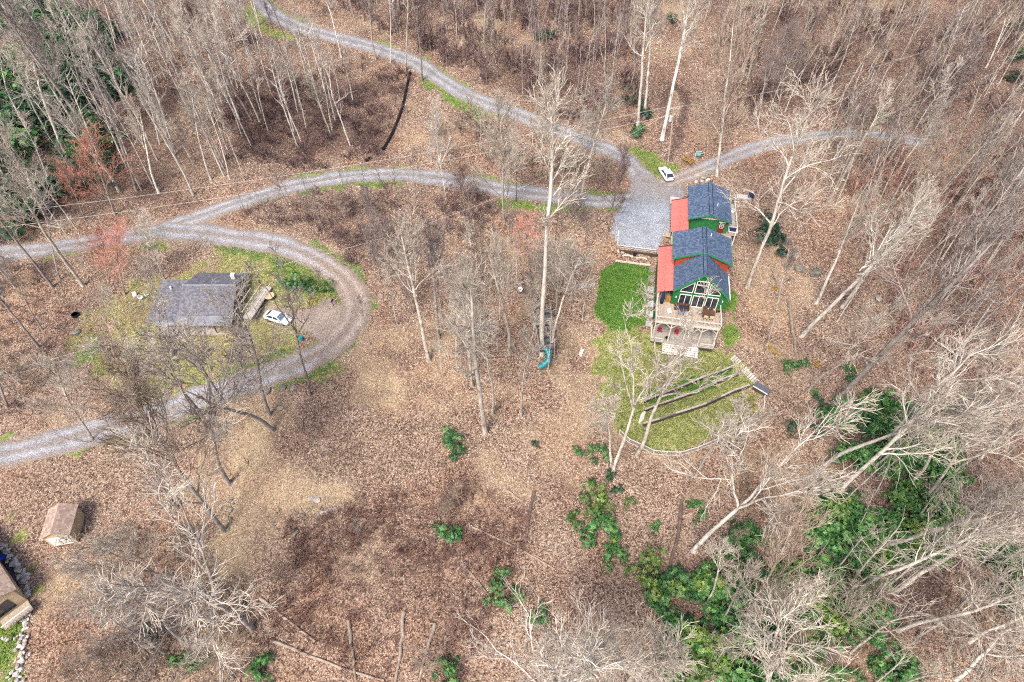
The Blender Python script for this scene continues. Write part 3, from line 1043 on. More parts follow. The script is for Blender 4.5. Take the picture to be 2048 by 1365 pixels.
TREE_KINDS = {  # trunk bark, limb bark, twig bark
    'pale': ('bark_pale', 'bark_pale', 'twig_pale'), 'white': ('bark_white', 'bark_white', 'twig_pale'),
    'grey': ('bark_grey', 'bark_grey', 'twig_grey'), 'tan': ('bark_pale', 'twig_tan', 'twig_tan'),
    'red': ('bark_grey', 'twig_tan', 'twig_red'), 'dark': ('bark_dark', 'bark_dark', 'twig_grey'),
    'darkpale': ('bark_grey', 'bark_pale', 'twig_pale'), 'rust': ('bark_grey', 'twig_rust', 'twig_rust'), 'brown': ('bark_dark', 'twig_brown', 'twig_brown'), 'greywhite': ('bark_grey', 'bark_pale', 'twig_pale'),
}
for k, vs in PROTO.items():
    for v in vs:
        v['trunk'].materials.append(M['bark_pale'])
        for _ in range(3):
            v['crown'].materials.append(M['bark_pale'])
MATVAR = {}


def tinted(kind, i, tone):
    "the same mesh data with the bark of one tone"
    key = (kind, i, tone)
    if key not in MATVAR:
        src = PROTO[kind][i]
        MATVAR[key] = (src['trunk'], src['crown'])
    return MATVAR[key]


RT = random.Random(7)


def tree(base, top, kind, tone, label, group=None, name='tree', width=1.0, seed=None):
    base = np.asarray(base, float); top = np.asarray(top, float)
    d = top - base
    hh = math.hypot(d[0], d[1])
    lim = 0.42 * d[2]
    if hh > lim:
        d[:2] *= lim / hh
    L = np.linalg.norm(d)
    root = thing(name, label, 'tree', base, 0, group)
    q = Vector((0, 0, 1)).rotation_difference(Vector(d))
    if kind == 'maple' and L < 9.5:
        kind = 'bush'
    rl = random.Random(int(base[0] * 10) * 7919 + int(base[1] * 10))
    i = rl.randrange(len(PROTO[kind])) if seed is None else seed
    q = q @ Quaternion((0, 0, 1), rl.uniform(0, 6.28))
    root.rotation_mode = 'QUATERNION'
    root.rotation_quaternion = q
    s = L / 20.0
    w = s * width
    root.scale = (w, w, s)
    me = tinted(kind, i, tone)
    tones = TREE_KINDS[tone]
    t = bpy.data.objects.new('trunk', me[0]); COL.objects.link(t); t.parent = root
    if kind in ('tall', 'pole') and width < 1.05:
        k_ = min(1.6, 1.12 / width)
        t.scale = (k_, k_, 1)
    t.material_slots[0].link = 'OBJECT'; t.material_slots[0].material = M[tones[0]]
    c = bpy.data.objects.new('crown', me[1]); COL.objects.link(c); c.parent = root
    for j in range(3):
        c.material_slots[j].link = 'OBJECT'; c.material_slots[j].material = M[tones[j]]
    return root


def tree_px(bx, by, tx, ty, kind, tone, label, width=1.0, name='tree', group=None):
    b = at(bx, by)
    if -150 < b[0] < 150 and 2 < b[1] < 200:
        b[2] = gz_at(b[0], b[1])
    TREE_SPOTS.append(b[:2])
    return tree(b, top_of(b, tx, ty), kind, tone, label, group, name, width)


TREE_SPOTS = []
TREES = [
    # around the grey roofed house and the loop road
    (547, 861, 320, 625, 'fork', 'darkpale', 'stout spreading tree below the loop road, lower of the pair toward the grey roof'),
    (539, 831, 455, 590, 'oak', 'greywhite', 'grey trunked tree rooted just below the loop road, upper of the close pair'),
    (433, 813, 355, 640, 'pole', 'greywhite', 'shorter leaning tree at the lower edge of the loop road'),
    (417, 852, 265, 600, 'fork', 'darkpale', 'tall grey forked tree at road edge, crown over the grey house yard'),
    (458, 968, 265, 660, 'fork', 'grey', 'thick double trunked tree downhill of the loop road'),
    (449, 1062, 170, 720, 'maple', 'tan', 'tall tree with fine twig fan over the loop road near its lower end', 0.8),
    (354, 1016, 205, 800, 'pole', 'dark', 'thin dark pole tree downhill of the loop road'),
    (621, 790, 560, 535, 'vase', 'dark', 'slim dark tree with white branches at the loop bend by the white sedan', 0.8),
    (167, 571, 10, 300, 'tall', 'pale', 'pale straight trunk by the road, crossing the left end of the middle road'),
    (106, 575, -30, 370, 'tall', 'grey', 'grey trunk left of the pale straight one near the left road end', 0.8),
    (78, 695, -40, 520, 'tall', 'grey', 'grey leaning trunk at left picture edge beside the yard', 0.8),
    (85, 660, -10, 500, 'pole', 'grey', 'thin grey tree close behind the leaning trunk at the left edge'),
    (15, 815, -60, 640, 'tall', 'grey', 'trunk at the left picture edge above the lower road', 0.8),
    (250, 590, 215, 455, 'maple', 'red', 'small pinkish budding tree behind the left wing of the grey house', 1.25),
    (215, 560, 200, 465, 'maple', 'red', 'pink budding tree above the yard near the road fork', 1.3),
    (330, 560, 275, 440, 'maple', 'pale', 'small white twigged tree standing at the road fork above the grey house', 1.1),
    (235, 660, 190, 575, 'oak', 'pale', 'low pale spreading tree on the lawn left of the grey house', 1.0),
    (418, 535, 400, 465, 'vase', 'pale', 'small pale tree behind the grey house beside the loop road'),
    (610, 645, 600, 560, 'vase', 'grey', 'small bare tree between the white sedan and the loop road bend'),
    (185, 880, 110, 720, 'maple', 'pale', 'fine twigged pinkish tree left of the lower road end', 1.1),
    (120, 560, 70, 380, 'pole', 'grey', 'slim grey tree beside the left road end'),
    # lower left slope
    (504, 1259, 265, 1010, 'fork', 'greywhite', 'large grey barked tree on the lower slope, trunk pointing up at the brown shed'),
    (400, 1195, 215, 1050, 'fork', 'greywhite', 'grey forked tree whose crown reaches toward the brown roofed shed', 0.8),
    (331, 1307, 190, 1225, 'oak', 'pale', 'pale oak arching toward the stone wall at lower left'),
    (376, 1293, 240, 1150, 'oak', 'grey', 'mossy grey oak between arching oak and large grey barked tree at lower left'),
    (441, 1200, 428, 1110, 'pole', 'grey', 'thin upright sapling beside the large grey barked tree on the lower slope'),
    (530, 1280, 610, 1195, 'pole', 'pale', 'low pale limbed tree at the foot of the lower slope', 1.3),
    (400, 1385, 520, 1290, 'oak', 'greywhite', 'pale mossy crown at the bottom edge left of centre', 1.0),
    (235, 1420, 130, 1330, 'maple', 'tan', 'pinkish fine crown at the bottom left edge', 1.2),
    # middle slope
    (970, 866, 930, 520, 'tall', 'pale', 'tall pale trunk lowest on the leaf slope left of the treehouse', 0.75),
    (944, 773, 938, 560, 'tall', 'pale', 'dark spotted trunk just left of the tall pale one on the leaf slope', 0.75),
    (985, 829, 985, 600, 'pole', 'pale', 'slender pale trunk close right of the tall pale one on the leaf slope'),
    (1042, 834, 1050, 630, 'pole', 'pale', 'slender pale trunk with a bare lower stem downhill of the teal slide'),
    (857, 721, 822, 430, 'tall', 'pale', 'grey tree on the leaf slope nearest the loop road bend, lower of two', 0.75),
    (877, 677, 868, 450, 'tall', 'grey', 'grey tree on the leaf slope behind the one nearest the bend', 0.75),
    (826, 627, 785, 460, 'maple', 'grey', 'grey many branched tree uphill on the leaf slope beside the loop bend', 0.75),
    (1018, 709, 1022, 470, 'tall', 'pale', 'straight grey trunk left of the treehouse with pale twiggy top', 0.75),
    (1084, 710, 1108, 140, 'pole', 'white', 'very tall white trunk at the left leg of the teal slide', 0.8),
    (1101, 706, 1146, 480, 'pole', 'white', 'white leaning trunk at the right side of the teal slide', 1.2),
    (1072, 640, 1050, 490, 'vase', 'pale', 'pale forked tree behind the treehouse'),
    (970, 610, 968, 460, 'maple', 'tan', 'reddish twiggy tree in the middle of the leaf slope', 0.75),
    (1145, 610, 1140, 500, 'pole', 'grey', 'small grey tree between the treehouse and the lawn', 1.5),
    (905, 650, 900, 520, 'pole', 'grey', 'slim grey tree between the pale trunk and the loop bend', 1.2),
    (760, 560, 745, 440, 'maple', 'grey', 'bushy grey tree just right of the loop bend', 0.9),
    (1060, 560, 1045, 445, 'maple', 'red', 'pinkish budding small tree uphill of the treehouse', 1.3),
    (795, 650, 770, 520, 'pole', 'pale', 'slim pale tree closest to the outside of the loop bend', 0.75),
    (915, 745, 905, 610, 'pole', 'pale', 'slim pale tree between the grey pair and the dark spotted trunk', 0.75),
    (1000, 640, 998, 510, 'pole', 'white', 'slim white tree uphill between the grey trunk and the loop bend', 0.75),
    (1165, 640, 1175, 520, 'pole', 'pale', 'slim pale tree just left of the green lawn', 0.75),
    (740, 690, 715, 580, 'pole', 'grey', 'short grey tree beside the lower half of the loop bend', 0.75),
    # by the junction of the roads
    (892, 393, 858, 215, 'maple', 'white', 'white crowned slim tree growing below the middle road', 0.7),
    (1008, 444, 985, 200, 'maple', 'pale', 'broad pale tree spreading over the middle road and the upper road', 0.9),
    (1158, 415, 1190, 160, 'oak', 'pale', 'broad pale oak over the road junction', 0.9),
    (1095, 420, 1095, 150, 'fork', 'pale', 'tall pale forked tree between the two roads left of the junction', 0.8),
    (1032, 403, 1035, 300, 'pole', 'dark', 'short dark trunk on the verge of the middle road', 1.3),
    (1216, 468, 1255, 300, 'maple', 'brown', 'purple brown fine twigged tree at the left edge of the gravel court', 0.8),
    (925, 395, 930, 330, 'maple', 'tan', 'small tan bush tree beside the middle road', 1.2),
    (1275, 256, 1322, -60, 'tall', 'white', 'white trunk above the junction, left of the close pair', 0.7),
    (1288, 236, 1322, -80, 'tall', 'white', 'white trunk above the junction, right of the close pair', 0.6),
    (1324, 280, 1395, -80, 'tall', 'white', 'solitary thick white trunk behind the utility pole', 0.7),
    # upper left wood
    (101, 455, 0, 270, 'maple', 'pale', 'multi stemmed pale tree at the left edge above the road', 0.9),
    (137, 318, -20, 30, 'tall', 'white', 'thick pale trunk leaning across the left picture edge', 1.0),
    (165, 115, 80, -60, 'tall', 'pale', 'thick pale trunk among evergreens near the upper left corner', 1.1),
    (246, 80, 205, -70, 'tall', 'pale', 'thick pale trunk at the upper edge right of the evergreen patch', 1.1),
    (205, 320, 20, -40, 'tall', 'grey', 'very long grey trunk running through the evergreen patch', 0.8),
    (251, 215, 165, -10, 'tall', 'grey', 'dark grey trunk at the right border of the evergreen patch', 0.7),
    (330, 236, 262, 30, 'fork', 'white', 'white trunk with dark plates that forks in the upper left wood', 0.8),
    (502, 240, 385, -20, 'fork', 'greywhite', 'stout grey forked tree in the middle of the upper left wood', 0.9),
    (318, 386, 240, 200, 'tall', 'white', 'white trunk at the edge of the middle road, second from the left', 0.7),
    (386, 390, 295, 160, 'tall', 'white', 'tall white trunk closest to the middle road', 0.6),
    (422, 359, 345, 150, 'tall', 'pale', 'pale trunk near the middle road with a twiggy white top', 0.6),
    (460, 359, 412, 170, 'pole', 'white', 'crooked white birch trunk near the middle road'),
    (489, 362, 442, 220, 'pole', 'pale', 'thin pale trunk rightmost of those lining the middle road', 0.9),
    (400, 369, 350, 230, 'pole', 'grey', 'thin grey trunk between the white ones lining the middle road', 0.9),
    (273, 383, 210, 170, 'tall', 'grey', 'grey trunk leftmost of those lining the middle road', 0.6),
    (230, 430, 170, 270, 'maple', 'red', 'red budding tree with a coral crown left of the middle road', 1.3),
    (170, 440, 130, 330, 'maple', 'red', 'smaller coral budding tree at the evergreen patch beside the road', 1.1),
    (581, 96, 520, -30, 'pole', 'dark', 'dark slim trunk crossing the upper road, left of three'),
    (574, 133, 520, -10, 'pole', 'dark', 'dark slim trunk crossing the upper road, middle of three'),
    (632, 178, 583, -20, 'pole', 'white', 'white birch trunk crossing the upper road, right of three'),
    (683, 116, 648, -60, 'tall', 'white', 'white trunk below the upper road near the top edge', 0.6),
    (752, 120, 722, -60, 'tall', 'grey', 'grey trunk on the verge of the upper road above the black pipe', 0.7),
    (781, 126, 784, -70, 'pole', 'white', 'straight white pole tree on the verge above the black pipe', 1.1),
    (812, 142, 808, -70, 'pole', 'pale', 'pale thin trunk right beside the head of the black pipe', 1.1),
    (844, 162, 846, -30, 'tall', 'brown', 'ivy dark trunk right of the head of the black pipe', 0.9),
    # upper right wood
    (1433, 352, 1475, 20, 'maple', 'tan', 'huge vase shaped tree above the side track beside the utility pole', 0.95),
    (1556, 219, 1585, 60, 'maple', 'grey', 'purplish grey tree with a dark trunk in the upper right wood', 0.7),
    (1515, 250, 1560, 110, 'tall', 'grey', 'leaning grey trunk just above the side track', 0.7),
    (1570, 224, 1640, 60, 'pole', 'tan', 'thin tan trunk beside the purplish grey tree'),
    (1495, 575, 1665, 190, 'oak', 'pale', 'very large pale oak rooted right of the green house, crown over the side track', 0.85),
    (1632, 178, 1705, 0, 'maple', 'tan', 'tan feathery tree in the middle of the upper right wood', 0.8),
    (1792, 263, 1835, 130, 'oak', 'pale', 'pale forked tree above the end of the side track', 0.9),
    (1843, 250, 1965, 90, 'maple', 'grey', 'wide dense grey crown above the end of the side track', 1.3),
    (1717, 362, 1800, 240, 'pole', 'grey', 'dark leaning pole tree below the side track', 1.3),
    (1515, 405, 1610, 270, 'fork', 'pale', 'pale wide limbed tree right of the small green cabin', 0.8),
    # right slope
    (1535, 690, 1590, 480, 'pole', 'grey', 'thin dark trunk right of the green house, in front of the oak', 0.8),
    (1603, 672, 1810, 380, 'tall', 'white', 'long white trunk leaning right beside the fallen log', 0.7),
    (1632, 607, 1760, 380, 'tall', 'pale', 'pale trunk next uphill from the long white one', 0.7),
    (1684, 615, 1850, 370, 'tall', 'pale', 'thick pale trunk above the red twigged thicket', 0.8),
    (1674, 644, 1765, 500, 'pole', 'tan', 'thin tan trunk at the foot of the thick pale one'),
    (1618, 779, 1795, 560, 'fork', 'pale', 'pale forked tree rooted between small rhododendrons right of the log steps', 0.7),
    (1670, 806, 2010, 400, 'tall', 'grey', 'very long grey trunk sweeping to the right edge', 0.75),
    (1650, 930, 1975, 660, 'fork', 'white', 'white forked tree at the left border of the rhododendron patch', 0.85),
    (1666, 992, 2010, 720, 'oak', 'white', 'crooked white oak inside the rhododendron patch', 0.8),
    (1748, 934, 1920, 790, 'pole', 'pale', 'thin pale trunk inside the rhododendron patch', 1.2),
    (1844, 1000, 2070, 800, 'fork', 'pale', 'stout pale double trunk right of the rhododendron patch', 0.9),
    (1758, 1098, 2060, 960, 'tall', 'pale', 'pale curved trunk at the lower right of the rhododendron patch', 0.8),
    (1840, 1080, 2080, 985, 'tall', 'grey', 'grey slim trunk right of the pale curved one in the lower right', 0.7),
    (1710, 1183, 1975, 1050, 'tall', 'white', 'slim white trunk low in the rhododendrons at lower right', 0.6),
    (1789, 1182, 2080, 1030, 'tall', 'white', 'white trunk low in the rhododendrons next right of the slim one', 0.7),
    (1796, 1262, 2060, 1150, 'oak', 'white', 'wide crowned white oak in the lower right corner', 1.0),
    (1912, 1358, 2120, 1240, 'oak', 'white', 'pale oak crown cut by the bottom right corner', 1.1),
    (1387, 1102, 1570, 860, 'fork', 'white', 'stout white forked tree below the fenced garden', 1.0),
    (1392, 951, 1500, 775, 'pole', 'pale', 'pale trunk just outside the garden fence, leaning across it', 0.85),
    (1485, 1276, 1590, 1180, 'maple', 'pale', 'small pale tree among rhododendrons below the stout forked one', 1.0),
    (1485, 1245, 1610, 1060, 'maple', 'tan', 'tan feathery tree among rhododendrons right of the stout forked one', 0.9),
    (1413, 1207, 1462, 1100, 'pole', 'pale', 'small pale sapling left of the feathery tree', 1.4),
    (1442, 1245, 1515, 1140, 'pole', 'pale', 'pale sapling under the feathery tree', 1.2),
    (1500, 1440, 1620, 1290, 'oak', 'pale', 'broad pale crown at the bottom edge right of centre', 1.25),
    (1080, 1420, 1100, 1265, 'oak', 'white', 'wide pale crown at the bottom edge in the centre', 1.0),
    (1150, 1400, 1215, 1235, 'oak', 'white', 'wide pale crown right of the central one at the bottom edge', 0.95),
    (1240, 1395, 1300, 1270, 'maple', 'pale', 'pale fan shaped crown at the bottom edge beside the rhododendrons', 1.2),
    (920, 1010, 900, 960, 'pole', 'tan', 'short tan sapling near the green bush of the lower slope', 2.0),
    # garden trees
    (1226, 945, 1243, 650, 'vase', 'pale', 'pale tree at the left end of the garden fence, crown over the lawn', 1.0),
    (1274, 912, 1360, 655, 'vase', 'pale', 'large pale leaning tree in front of the terraced garden', 1.25),
    (1224, 935, 1215, 780, 'pole', 'pale', 'thin half dead sapling left of the garden fence', 1.6),
]
for t_ in TREES:
    tree_px(t_[0], t_[1], t_[2], t_[3], t_[4], t_[5], t_[6], *(t_[7:8]))

# other trees of the woods: alike, standing close together
WOODS = [
    ([(760, 560), (1180, 520), (1180, 640), (1060, 800), (880, 760), (780, 640)], 20, ('pole', 'pole', 'maple'), ('white', 'pale', 'grey'), (8, 17), 'slim tree of the middle leaf slope', 'slim trees of the middle leaf slope'),
    ([(0, 0), (250, 0), (420, 340), (300, 400), (120, 470), (0, 440)], 24, ('tall', 'pole', 'pole'), ('pale', 'white', 'greywhite'), (17, 26), 'thin tree among the upper left evergreens', 'thin trees among the upper left evergreens'),
    ([(250, 0), (500, 0), (560, 120), (700, 160), (740, 280), (560, 330), (430, 350), (300, 180)], 36, ('pole', 'pole', 'tall'), ('white', 'pale', 'white', 'greywhite'), (13, 21), 'slim tree between the upper and middle road', 'slim trees between upper and middle road'),
    ([(560, -30), (1270, -30), (1260, 210), (1100, 235), (900, 140), (760, 80), (600, 30)], 14, ('maple', 'pole', 'maple'), ('brown', 'grey', 'brown', 'tan'), (6, 13), 'thicket tree above the upper road', 'thicket trees above the upper road'),
    ([(1400, -30), (2060, -30), (2060, 250), (1800, 250), (1500, 240), (1380, 150)], 24, ('maple', 'pole', 'tall'), ('tan', 'grey', 'pale', 'white'), (8, 18), 'tree of the upper right wood', 'trees of the upper right wood'),
    ([(1600, 300), (2060, 280), (2060, 700), (1900, 760), (1760, 600), (1640, 420)], 28, ('tall', 'pole', 'tall', 'maple'), ('white', 'pale', 'pale', 'tan', 'tan'), (12, 22), 'feathery tree of the crowded right slope', 'crowded trees of the right slope'),
    ([(1760, 780), (2060, 740), (2060, 1365), (1850, 1365), (1820, 1100)], 11, ('tall', 'tall', 'pole'), ('pale', 'white', 'white'), (14, 24), 'tree of the lower right ravine', 'trees of the lower right ravine'),
    ([(1540, 1080), (1780, 1100), (1840, 1365), (1330, 1365), (1340, 1150)], 8, ('maple', 'pole'), ('pale', 'tan'), (6, 11), 'small tree in the lower right rhododendrons', 'small trees in the lower right rhododendrons'),
    ([(190, 1110), (430, 1110), (480, 1365), (150, 1365)], 11, ('maple', 'oak', 'pole'), ('tan', 'grey', 'pale'), (5, 10), 'small tree on the lower left slope', 'small trees of the lower left slope'),
    ([(540, 1080), (960, 960), (1080, 1150), (900, 1365), (560, 1300)], 8, ('maple', 'pole'), ('rust', 'tan', 'grey'), (3.5, 7), 'low tree in the lower brown thicket', 'low trees of the lower brown thicket'),
    ([(860, 250), (1010, 250), (1230, 330), (1240, 380), (1100, 370), (900, 340)], 7, ('maple', 'pole', 'oak'), ('pale', 'tan', 'greywhite'), (6, 12), 'tree in the wedge where the roads meet', 'trees in the wedge between the roads'),
    ([(430, 430), (760, 380), (1000, 400), (1180, 430), (1200, 500), (1000, 520), (800, 540), (740, 520), (620, 480)], 12, ('maple', 'maple', 'pole'), ('tan', 'brown', 'grey', 'grey'), (4, 10), 'bushy tree just below the middle road', 'bushy trees below the middle road'),
    ([(0, 520), (130, 520), (140, 640), (60, 840), (0, 850)], 5, ('pole', 'maple', 'tall'), ('grey', 'pale', 'tan'), (7, 14), 'tree at the left edge between the roads', 'trees at the left edge between the roads'),
    ([(0, 760), (180, 720), (230, 800), (100, 860), (0, 880)], 3, ('maple',), ('tan', 'pale'), (5, 9), 'twiggy tree by the lower loop road', 'twiggy trees by the lower loop road'),
    ([(1500, 780), (1640, 840), (1640, 1000), (1480, 1000), (1460, 900)], 5, ('maple', 'pole'), ('tan', 'pale'), (4, 8), 'brushy tree right of the garden fence', 'brushy trees right of the garden fence'),
]
rg = np.random.default_rng(42)
TONE_WORD = {'pale': 'pale', 'white': 'white barked', 'grey': 'grey', 'tan': 'tan', 'red': 'red budding', 'dark': 'dark', 'brown': 'purple brown', 'greywhite': 'grey trunked', 'darkpale': 'dark trunked', 'rust': 'rust brown'}


def place_word(x, y, W):
    "where in its wood a plant stands, as the photograph shows it"
    lo, hi = W[:, :2].min(0), W[:, :2].max(0)
    fx, fy = (x - lo[0]) / (hi[0] - lo[0]), (y - lo[1]) / (hi[1] - lo[1])
    v = 'lower' if fy < 0.33 else ('upper' if fy > 0.66 else '')
    h = 'left' if fx < 0.33 else ('right' if fx > 0.66 else '')
    return (v + ' ' + h).strip() or 'middle'


for poly, cnt, kinds, tones, hr, lab, grp in WOODS:
    W = wpoly(poly)
    lo, hi = W[:, :2].min(0), W[:, :2].max(0)
    made = 0; tries = 0
    while made < cnt and tries < 8000:
        tries += 1
        x, y = rg.uniform(lo, hi)
        if poly_sd(np.array([x]), np.array([y]), W)[0] < 0:
            continue
        if look('road', np.array([x]), np.array([y]))[0] < 1.0:
            continue
        if any((x - s[0]) ** 2 + (y - s[1]) ** 2 < 3.2 for s in TREE_SPOTS):
            continue
        TREE_SPOTS.append((x, y))
        h = rg.uniform(*hr)
        b = np.array([x, y, gz_at(x, y) if abs(x) < 150 and 2 < y < 200 else float(ZT(x, y))])
        k = kinds[rg.integers(len(kinds))]; t = tones[rg.integers(len(tones))]
        ln = rg.normal(0, 0.05, 2) * h
        tree(b, b + np.array([ln[0], ln[1], h]), k, t, '%s %s, %s part' % (('tall' if h > (hr[0] + hr[1]) / 2 else 'shorter') + ' ' + TONE_WORD[t], lab, place_word(x, y, W)), grp, 'tree', 1.0 if k == 'maple' else (1.25 if h < 9 else 0.95))
        made += 1
# ------------------------------------------------------------------ undergrowth: nobody could count it
def shrub_lines(seed, h, spread, stems, br, tw, pole=False):
    g = TreeGen(seed); R = g.r
    for i in range(stems):
        a0 = R.uniform(0, 6.28); tl = R.uniform(0.05, spread)
        d = np.array([math.cos(a0) * math.sin(tl), math.sin(a0) * math.sin(tl), math.cos(tl)])
        p0 = np.array([R.normal(0, 0.25), R.normal(0, 0.25), -0.1])
        sp, sr = g.grow(p0, d, h * R.uniform(0.7, 1.1), 0.030, 0.014, 4, 0.12, 0.03)
        g.lines.append((sp, sr, 3, 0, 'crown'))
        for j in range(br):
            p, dd = g.pick(sp, R.uniform(0.25, 0.98))
            bp, b_r = g.grow(p, g.side_dir(dd, R.uniform(0.3, 0.9)), h * R.uniform(0.2, 0.45), 0.018, 0.010, 3, 0.15, 0.03)
            g.lines.append((bp, b_r, 3, 0, 'crown'))
            for m in range(tw):
                p2, d2 = g.pick(bp, R.uniform(0.2, 1.0))
                tp, tr = g.grow(p2, g.side_dir(d2, R.uniform(0.3, 0.9)), h * R.uniform(0.12, 0.26), 0.012, 0.008, 2, 0.1, 0.0)
                g.lines.append((tp, tr, 3, 0, 'crown'))
    V = []; F = []; b = 0
    groups = {}
    for (pts, rad, k, slot, pt) in g.lines:
        groups.setdefault(len(pts), []).append((pts, rad))
    for n, ls in groups.items():
        v, f = tubes(np.array([l[0] for l in ls]), np.array([l[1] for l in ls]), 3)
        V.append(v); F.append(f + b); b += len(v)
    return np.concatenate(V), np.concatenate(F)


SHRUB = [shrub_lines(100 + i, 1.0, 0.9, 6, 4, 2) for i in range(4)]
TALL = [shrub_lines(120 + i, 1.0, 0.35, 4, 6, 3) for i in range(4)]


def scatter(poly, count, rng, min_road=0.6, keep=None):
    W = wpoly(poly)
    lo, hi = W[:, :2].min(0), W[:, :2].max(0)
    P = rng.uniform(lo, hi, (count * 12, 2))
    ok = (poly_sd(P[:, 0], P[:, 1], W) > 0) & (look('road', P[:, 0], P[:, 1]) > min_road)
    ok &= fbm(P[:, 0], P[:, 1], 9.0, 77) + rng.uniform(-0.2, 0.2, len(P)) > 0.42
    return P[ok][:count]


def thicket(name, label, poly, count, hr, tone, seed, tall=0.0, cat='brush'):
    rng = np.random.default_rng(seed)
    P = scatter(poly, count, rng)
    Vs = []; Fs = []; b = 0
    zz = look('z', P[:, 0], P[:, 1])
    for i in range(len(P)):
        is_t = rng.uniform() < tall
        v, f = (TALL if is_t else SHRUB)[rng.integers(4)]
        h = rng.uniform(*hr) * (2.0 if is_t else 1.0)
        a = rng.uniform(0, 6.28); c, s = math.cos(a), math.sin(a)
        # slender stems keep their thickness: stretch positions, not radii, is close enough at this size
        w = h * rng.uniform(0.8, 1.25)
        x = (v[:, 0] * c - v[:, 1] * s) * w + P[i, 0]; y = (v[:, 0] * s + v[:, 1] * c) * w + P[i, 1]
        Vs.append(np.stack([x, y, v[:, 2] * h + zz[i]], -1)); Fs.append(f + b); b += len(v)
    me = np_mesh(name, np.concatenate(Vs), np.concatenate(Fs))
    return tag(link(name, me, [tone]), label, cat, kind='stuff')


thicket('brush', 'dense purple brown brush on the bank between upper and middle road', [(440, 200), (620, 150), (700, 110), (830, 150), (790, 310), (600, 345), (460, 320)], 250, (1.2, 2.6), 'twig_brown', 1)
thicket('brush', 'tangled brown brush on the bank below the middle road', [(420, 440), (560, 395), (760, 368), (900, 378), (1000, 400), (1000, 470), (880, 480), (760, 530), (700, 540), (640, 490), (520, 462)], 150, (1.0, 2.4), 'twig_brown', 2)
thicket('brush', 'grey brown thicket covering the hillside above the upper road', [(600, -40), (1290, -40), (1275, 250), (1150, 255), (1000, 185), (880, 130), (760, 70)], 210, (1.8, 3.8), 'twig_brown', 3, 0.4)
thicket('brush', 'rust brown briar thicket in the middle of the lower slope', [(540, 1060), (900, 950), (1060, 1040), (1000, 1230), (900, 1400), (540, 1280)], 300, (0.8, 1.9), 'twig_rust', 4)
thicket('brush', 'dark grey brown understorey of the upper right wood', [(1400, -40), (2080, -40), (2080, 270), (1800, 265), (1560, 250), (1450, 200)], 130, (1.8, 3.4), 'twig_brown', 5, 0.4)
thicket('brush', 'red brown understorey crowding the right slope', [(1640, 380), (1780, 300), (2080, 280), (2080, 760), (1900, 820), (1760, 640)], 110, (1.5, 3.0), 'twig_rust', 6, 0.35)
thicket('brush', 'pale twiggy brush on the lower left slope', [(170, 1050), (430, 1040), (470, 1130), (540, 1400), (130, 1400)], 150, (0.9, 1.9), 'twig_tan', 7)
thicket('brush', 'leafless brush in the wedge where the roads meet', [(845, 240), (1000, 245), (1230, 325), (1245, 380), (1050, 368), (900, 345)], 70, (1.2, 2.6), 'twig_tan', 8, 0.3)
thicket('brush', 'brown brush and vines of the lower right ravine', [(1560, 1060), (1700, 1000), (1860, 1060), (2080, 800), (2080, 1400), (1340, 1400), (1360, 1150)], 110, (0.8, 2.0), 'twig_tan', 9)
thicket('brush', 'purplish brush at the left edge between the roads', [(-20, 520), (130, 540), (150, 660), (120, 800), (-20, 860)], 50, (1.0, 2.2), 'twig_brown', 10)
thicket('brush', 'sparse purplish brush in the upper left wood', [(-20, -20), (500, -20), (560, 120), (460, 320), (300, 400), (0, 460)], 100, (1.0, 2.6), 'twig_brown', 11, 0.25)
thicket('brush', 'tan brush outside the right end of the garden fence', [(1480, 800), (1560, 780), (1650, 860), (1640, 1050), (1480, 1060), (1450, 930)], 55, (1.0, 2.2), 'twig_tan', 12)



def slim_tree(seed, bare):
    "slim tree of unit height, slot 0 trunk, slot 1 twigs"
    g = TreeGen(seed); R = g.r
    tp, tr = g.grow(np.zeros(3), np.array([0, 0, 1.0]), 1.0, 0.0085, 0.002, 7, 0.05, 0.03)
    tr = 0.0085 * (1 - 0.55 * np.linspace(0, 1, 7)); tr[-1] = 0.0015
    g.lines.append((tp, tr, 4, 0, 'crown'))
    for i in range(11):
        t = bare + (0.97 - bare) * (i + R.uniform(0, 1)) / 11
        p, d_ = g.pick(tp, t)
        lp, lr = g.grow(p, g.side_dir(d_, R.uniform(0.5, 1.0)), 0.24 * (1.1 - 0.6 * t) * R.uniform(0.6, 1.2), 0.0032, 0.0013, 4, 0.14, 0.08)
        g.lines.append((lp, lr, 3, 0, 'crown'))
        for j in range(5):
            p2, d2 = g.pick(lp, R.uniform(0.15, 1.0))
            bp, br = g.grow(p2, g.side_dir(d2, R.uniform(0.3, 0.9)), 0.085 * R.uniform(0.5, 1.2), 0.0014, 0.0009, 3, 0.15, 0.06)
            g.lines.append((bp, br, 3, 1, 'crown'))
    V = []; F = []; S = []; b = 0
    groups = {}
    for (pts, rad, k, slot, pt) in g.lines:
        groups.setdefault((len(pts), k, slot), []).append((pts, rad))
    for (n, k, slot), ls in groups.items():
        v, f = tubes(np.array([l[0] for l in ls]), np.array([l[1] for l in ls]), k)
        V.append(v); F.append(f + b); S += [slot] * len(f); b += len(v)
    return np.concatenate(V), np.concatenate(F), np.array(S)


SLIM = [slim_tree(300 + i, (0.5, 0.35, 0.55, 0.3, 0.45)[i % 5]) for i in range(5)]


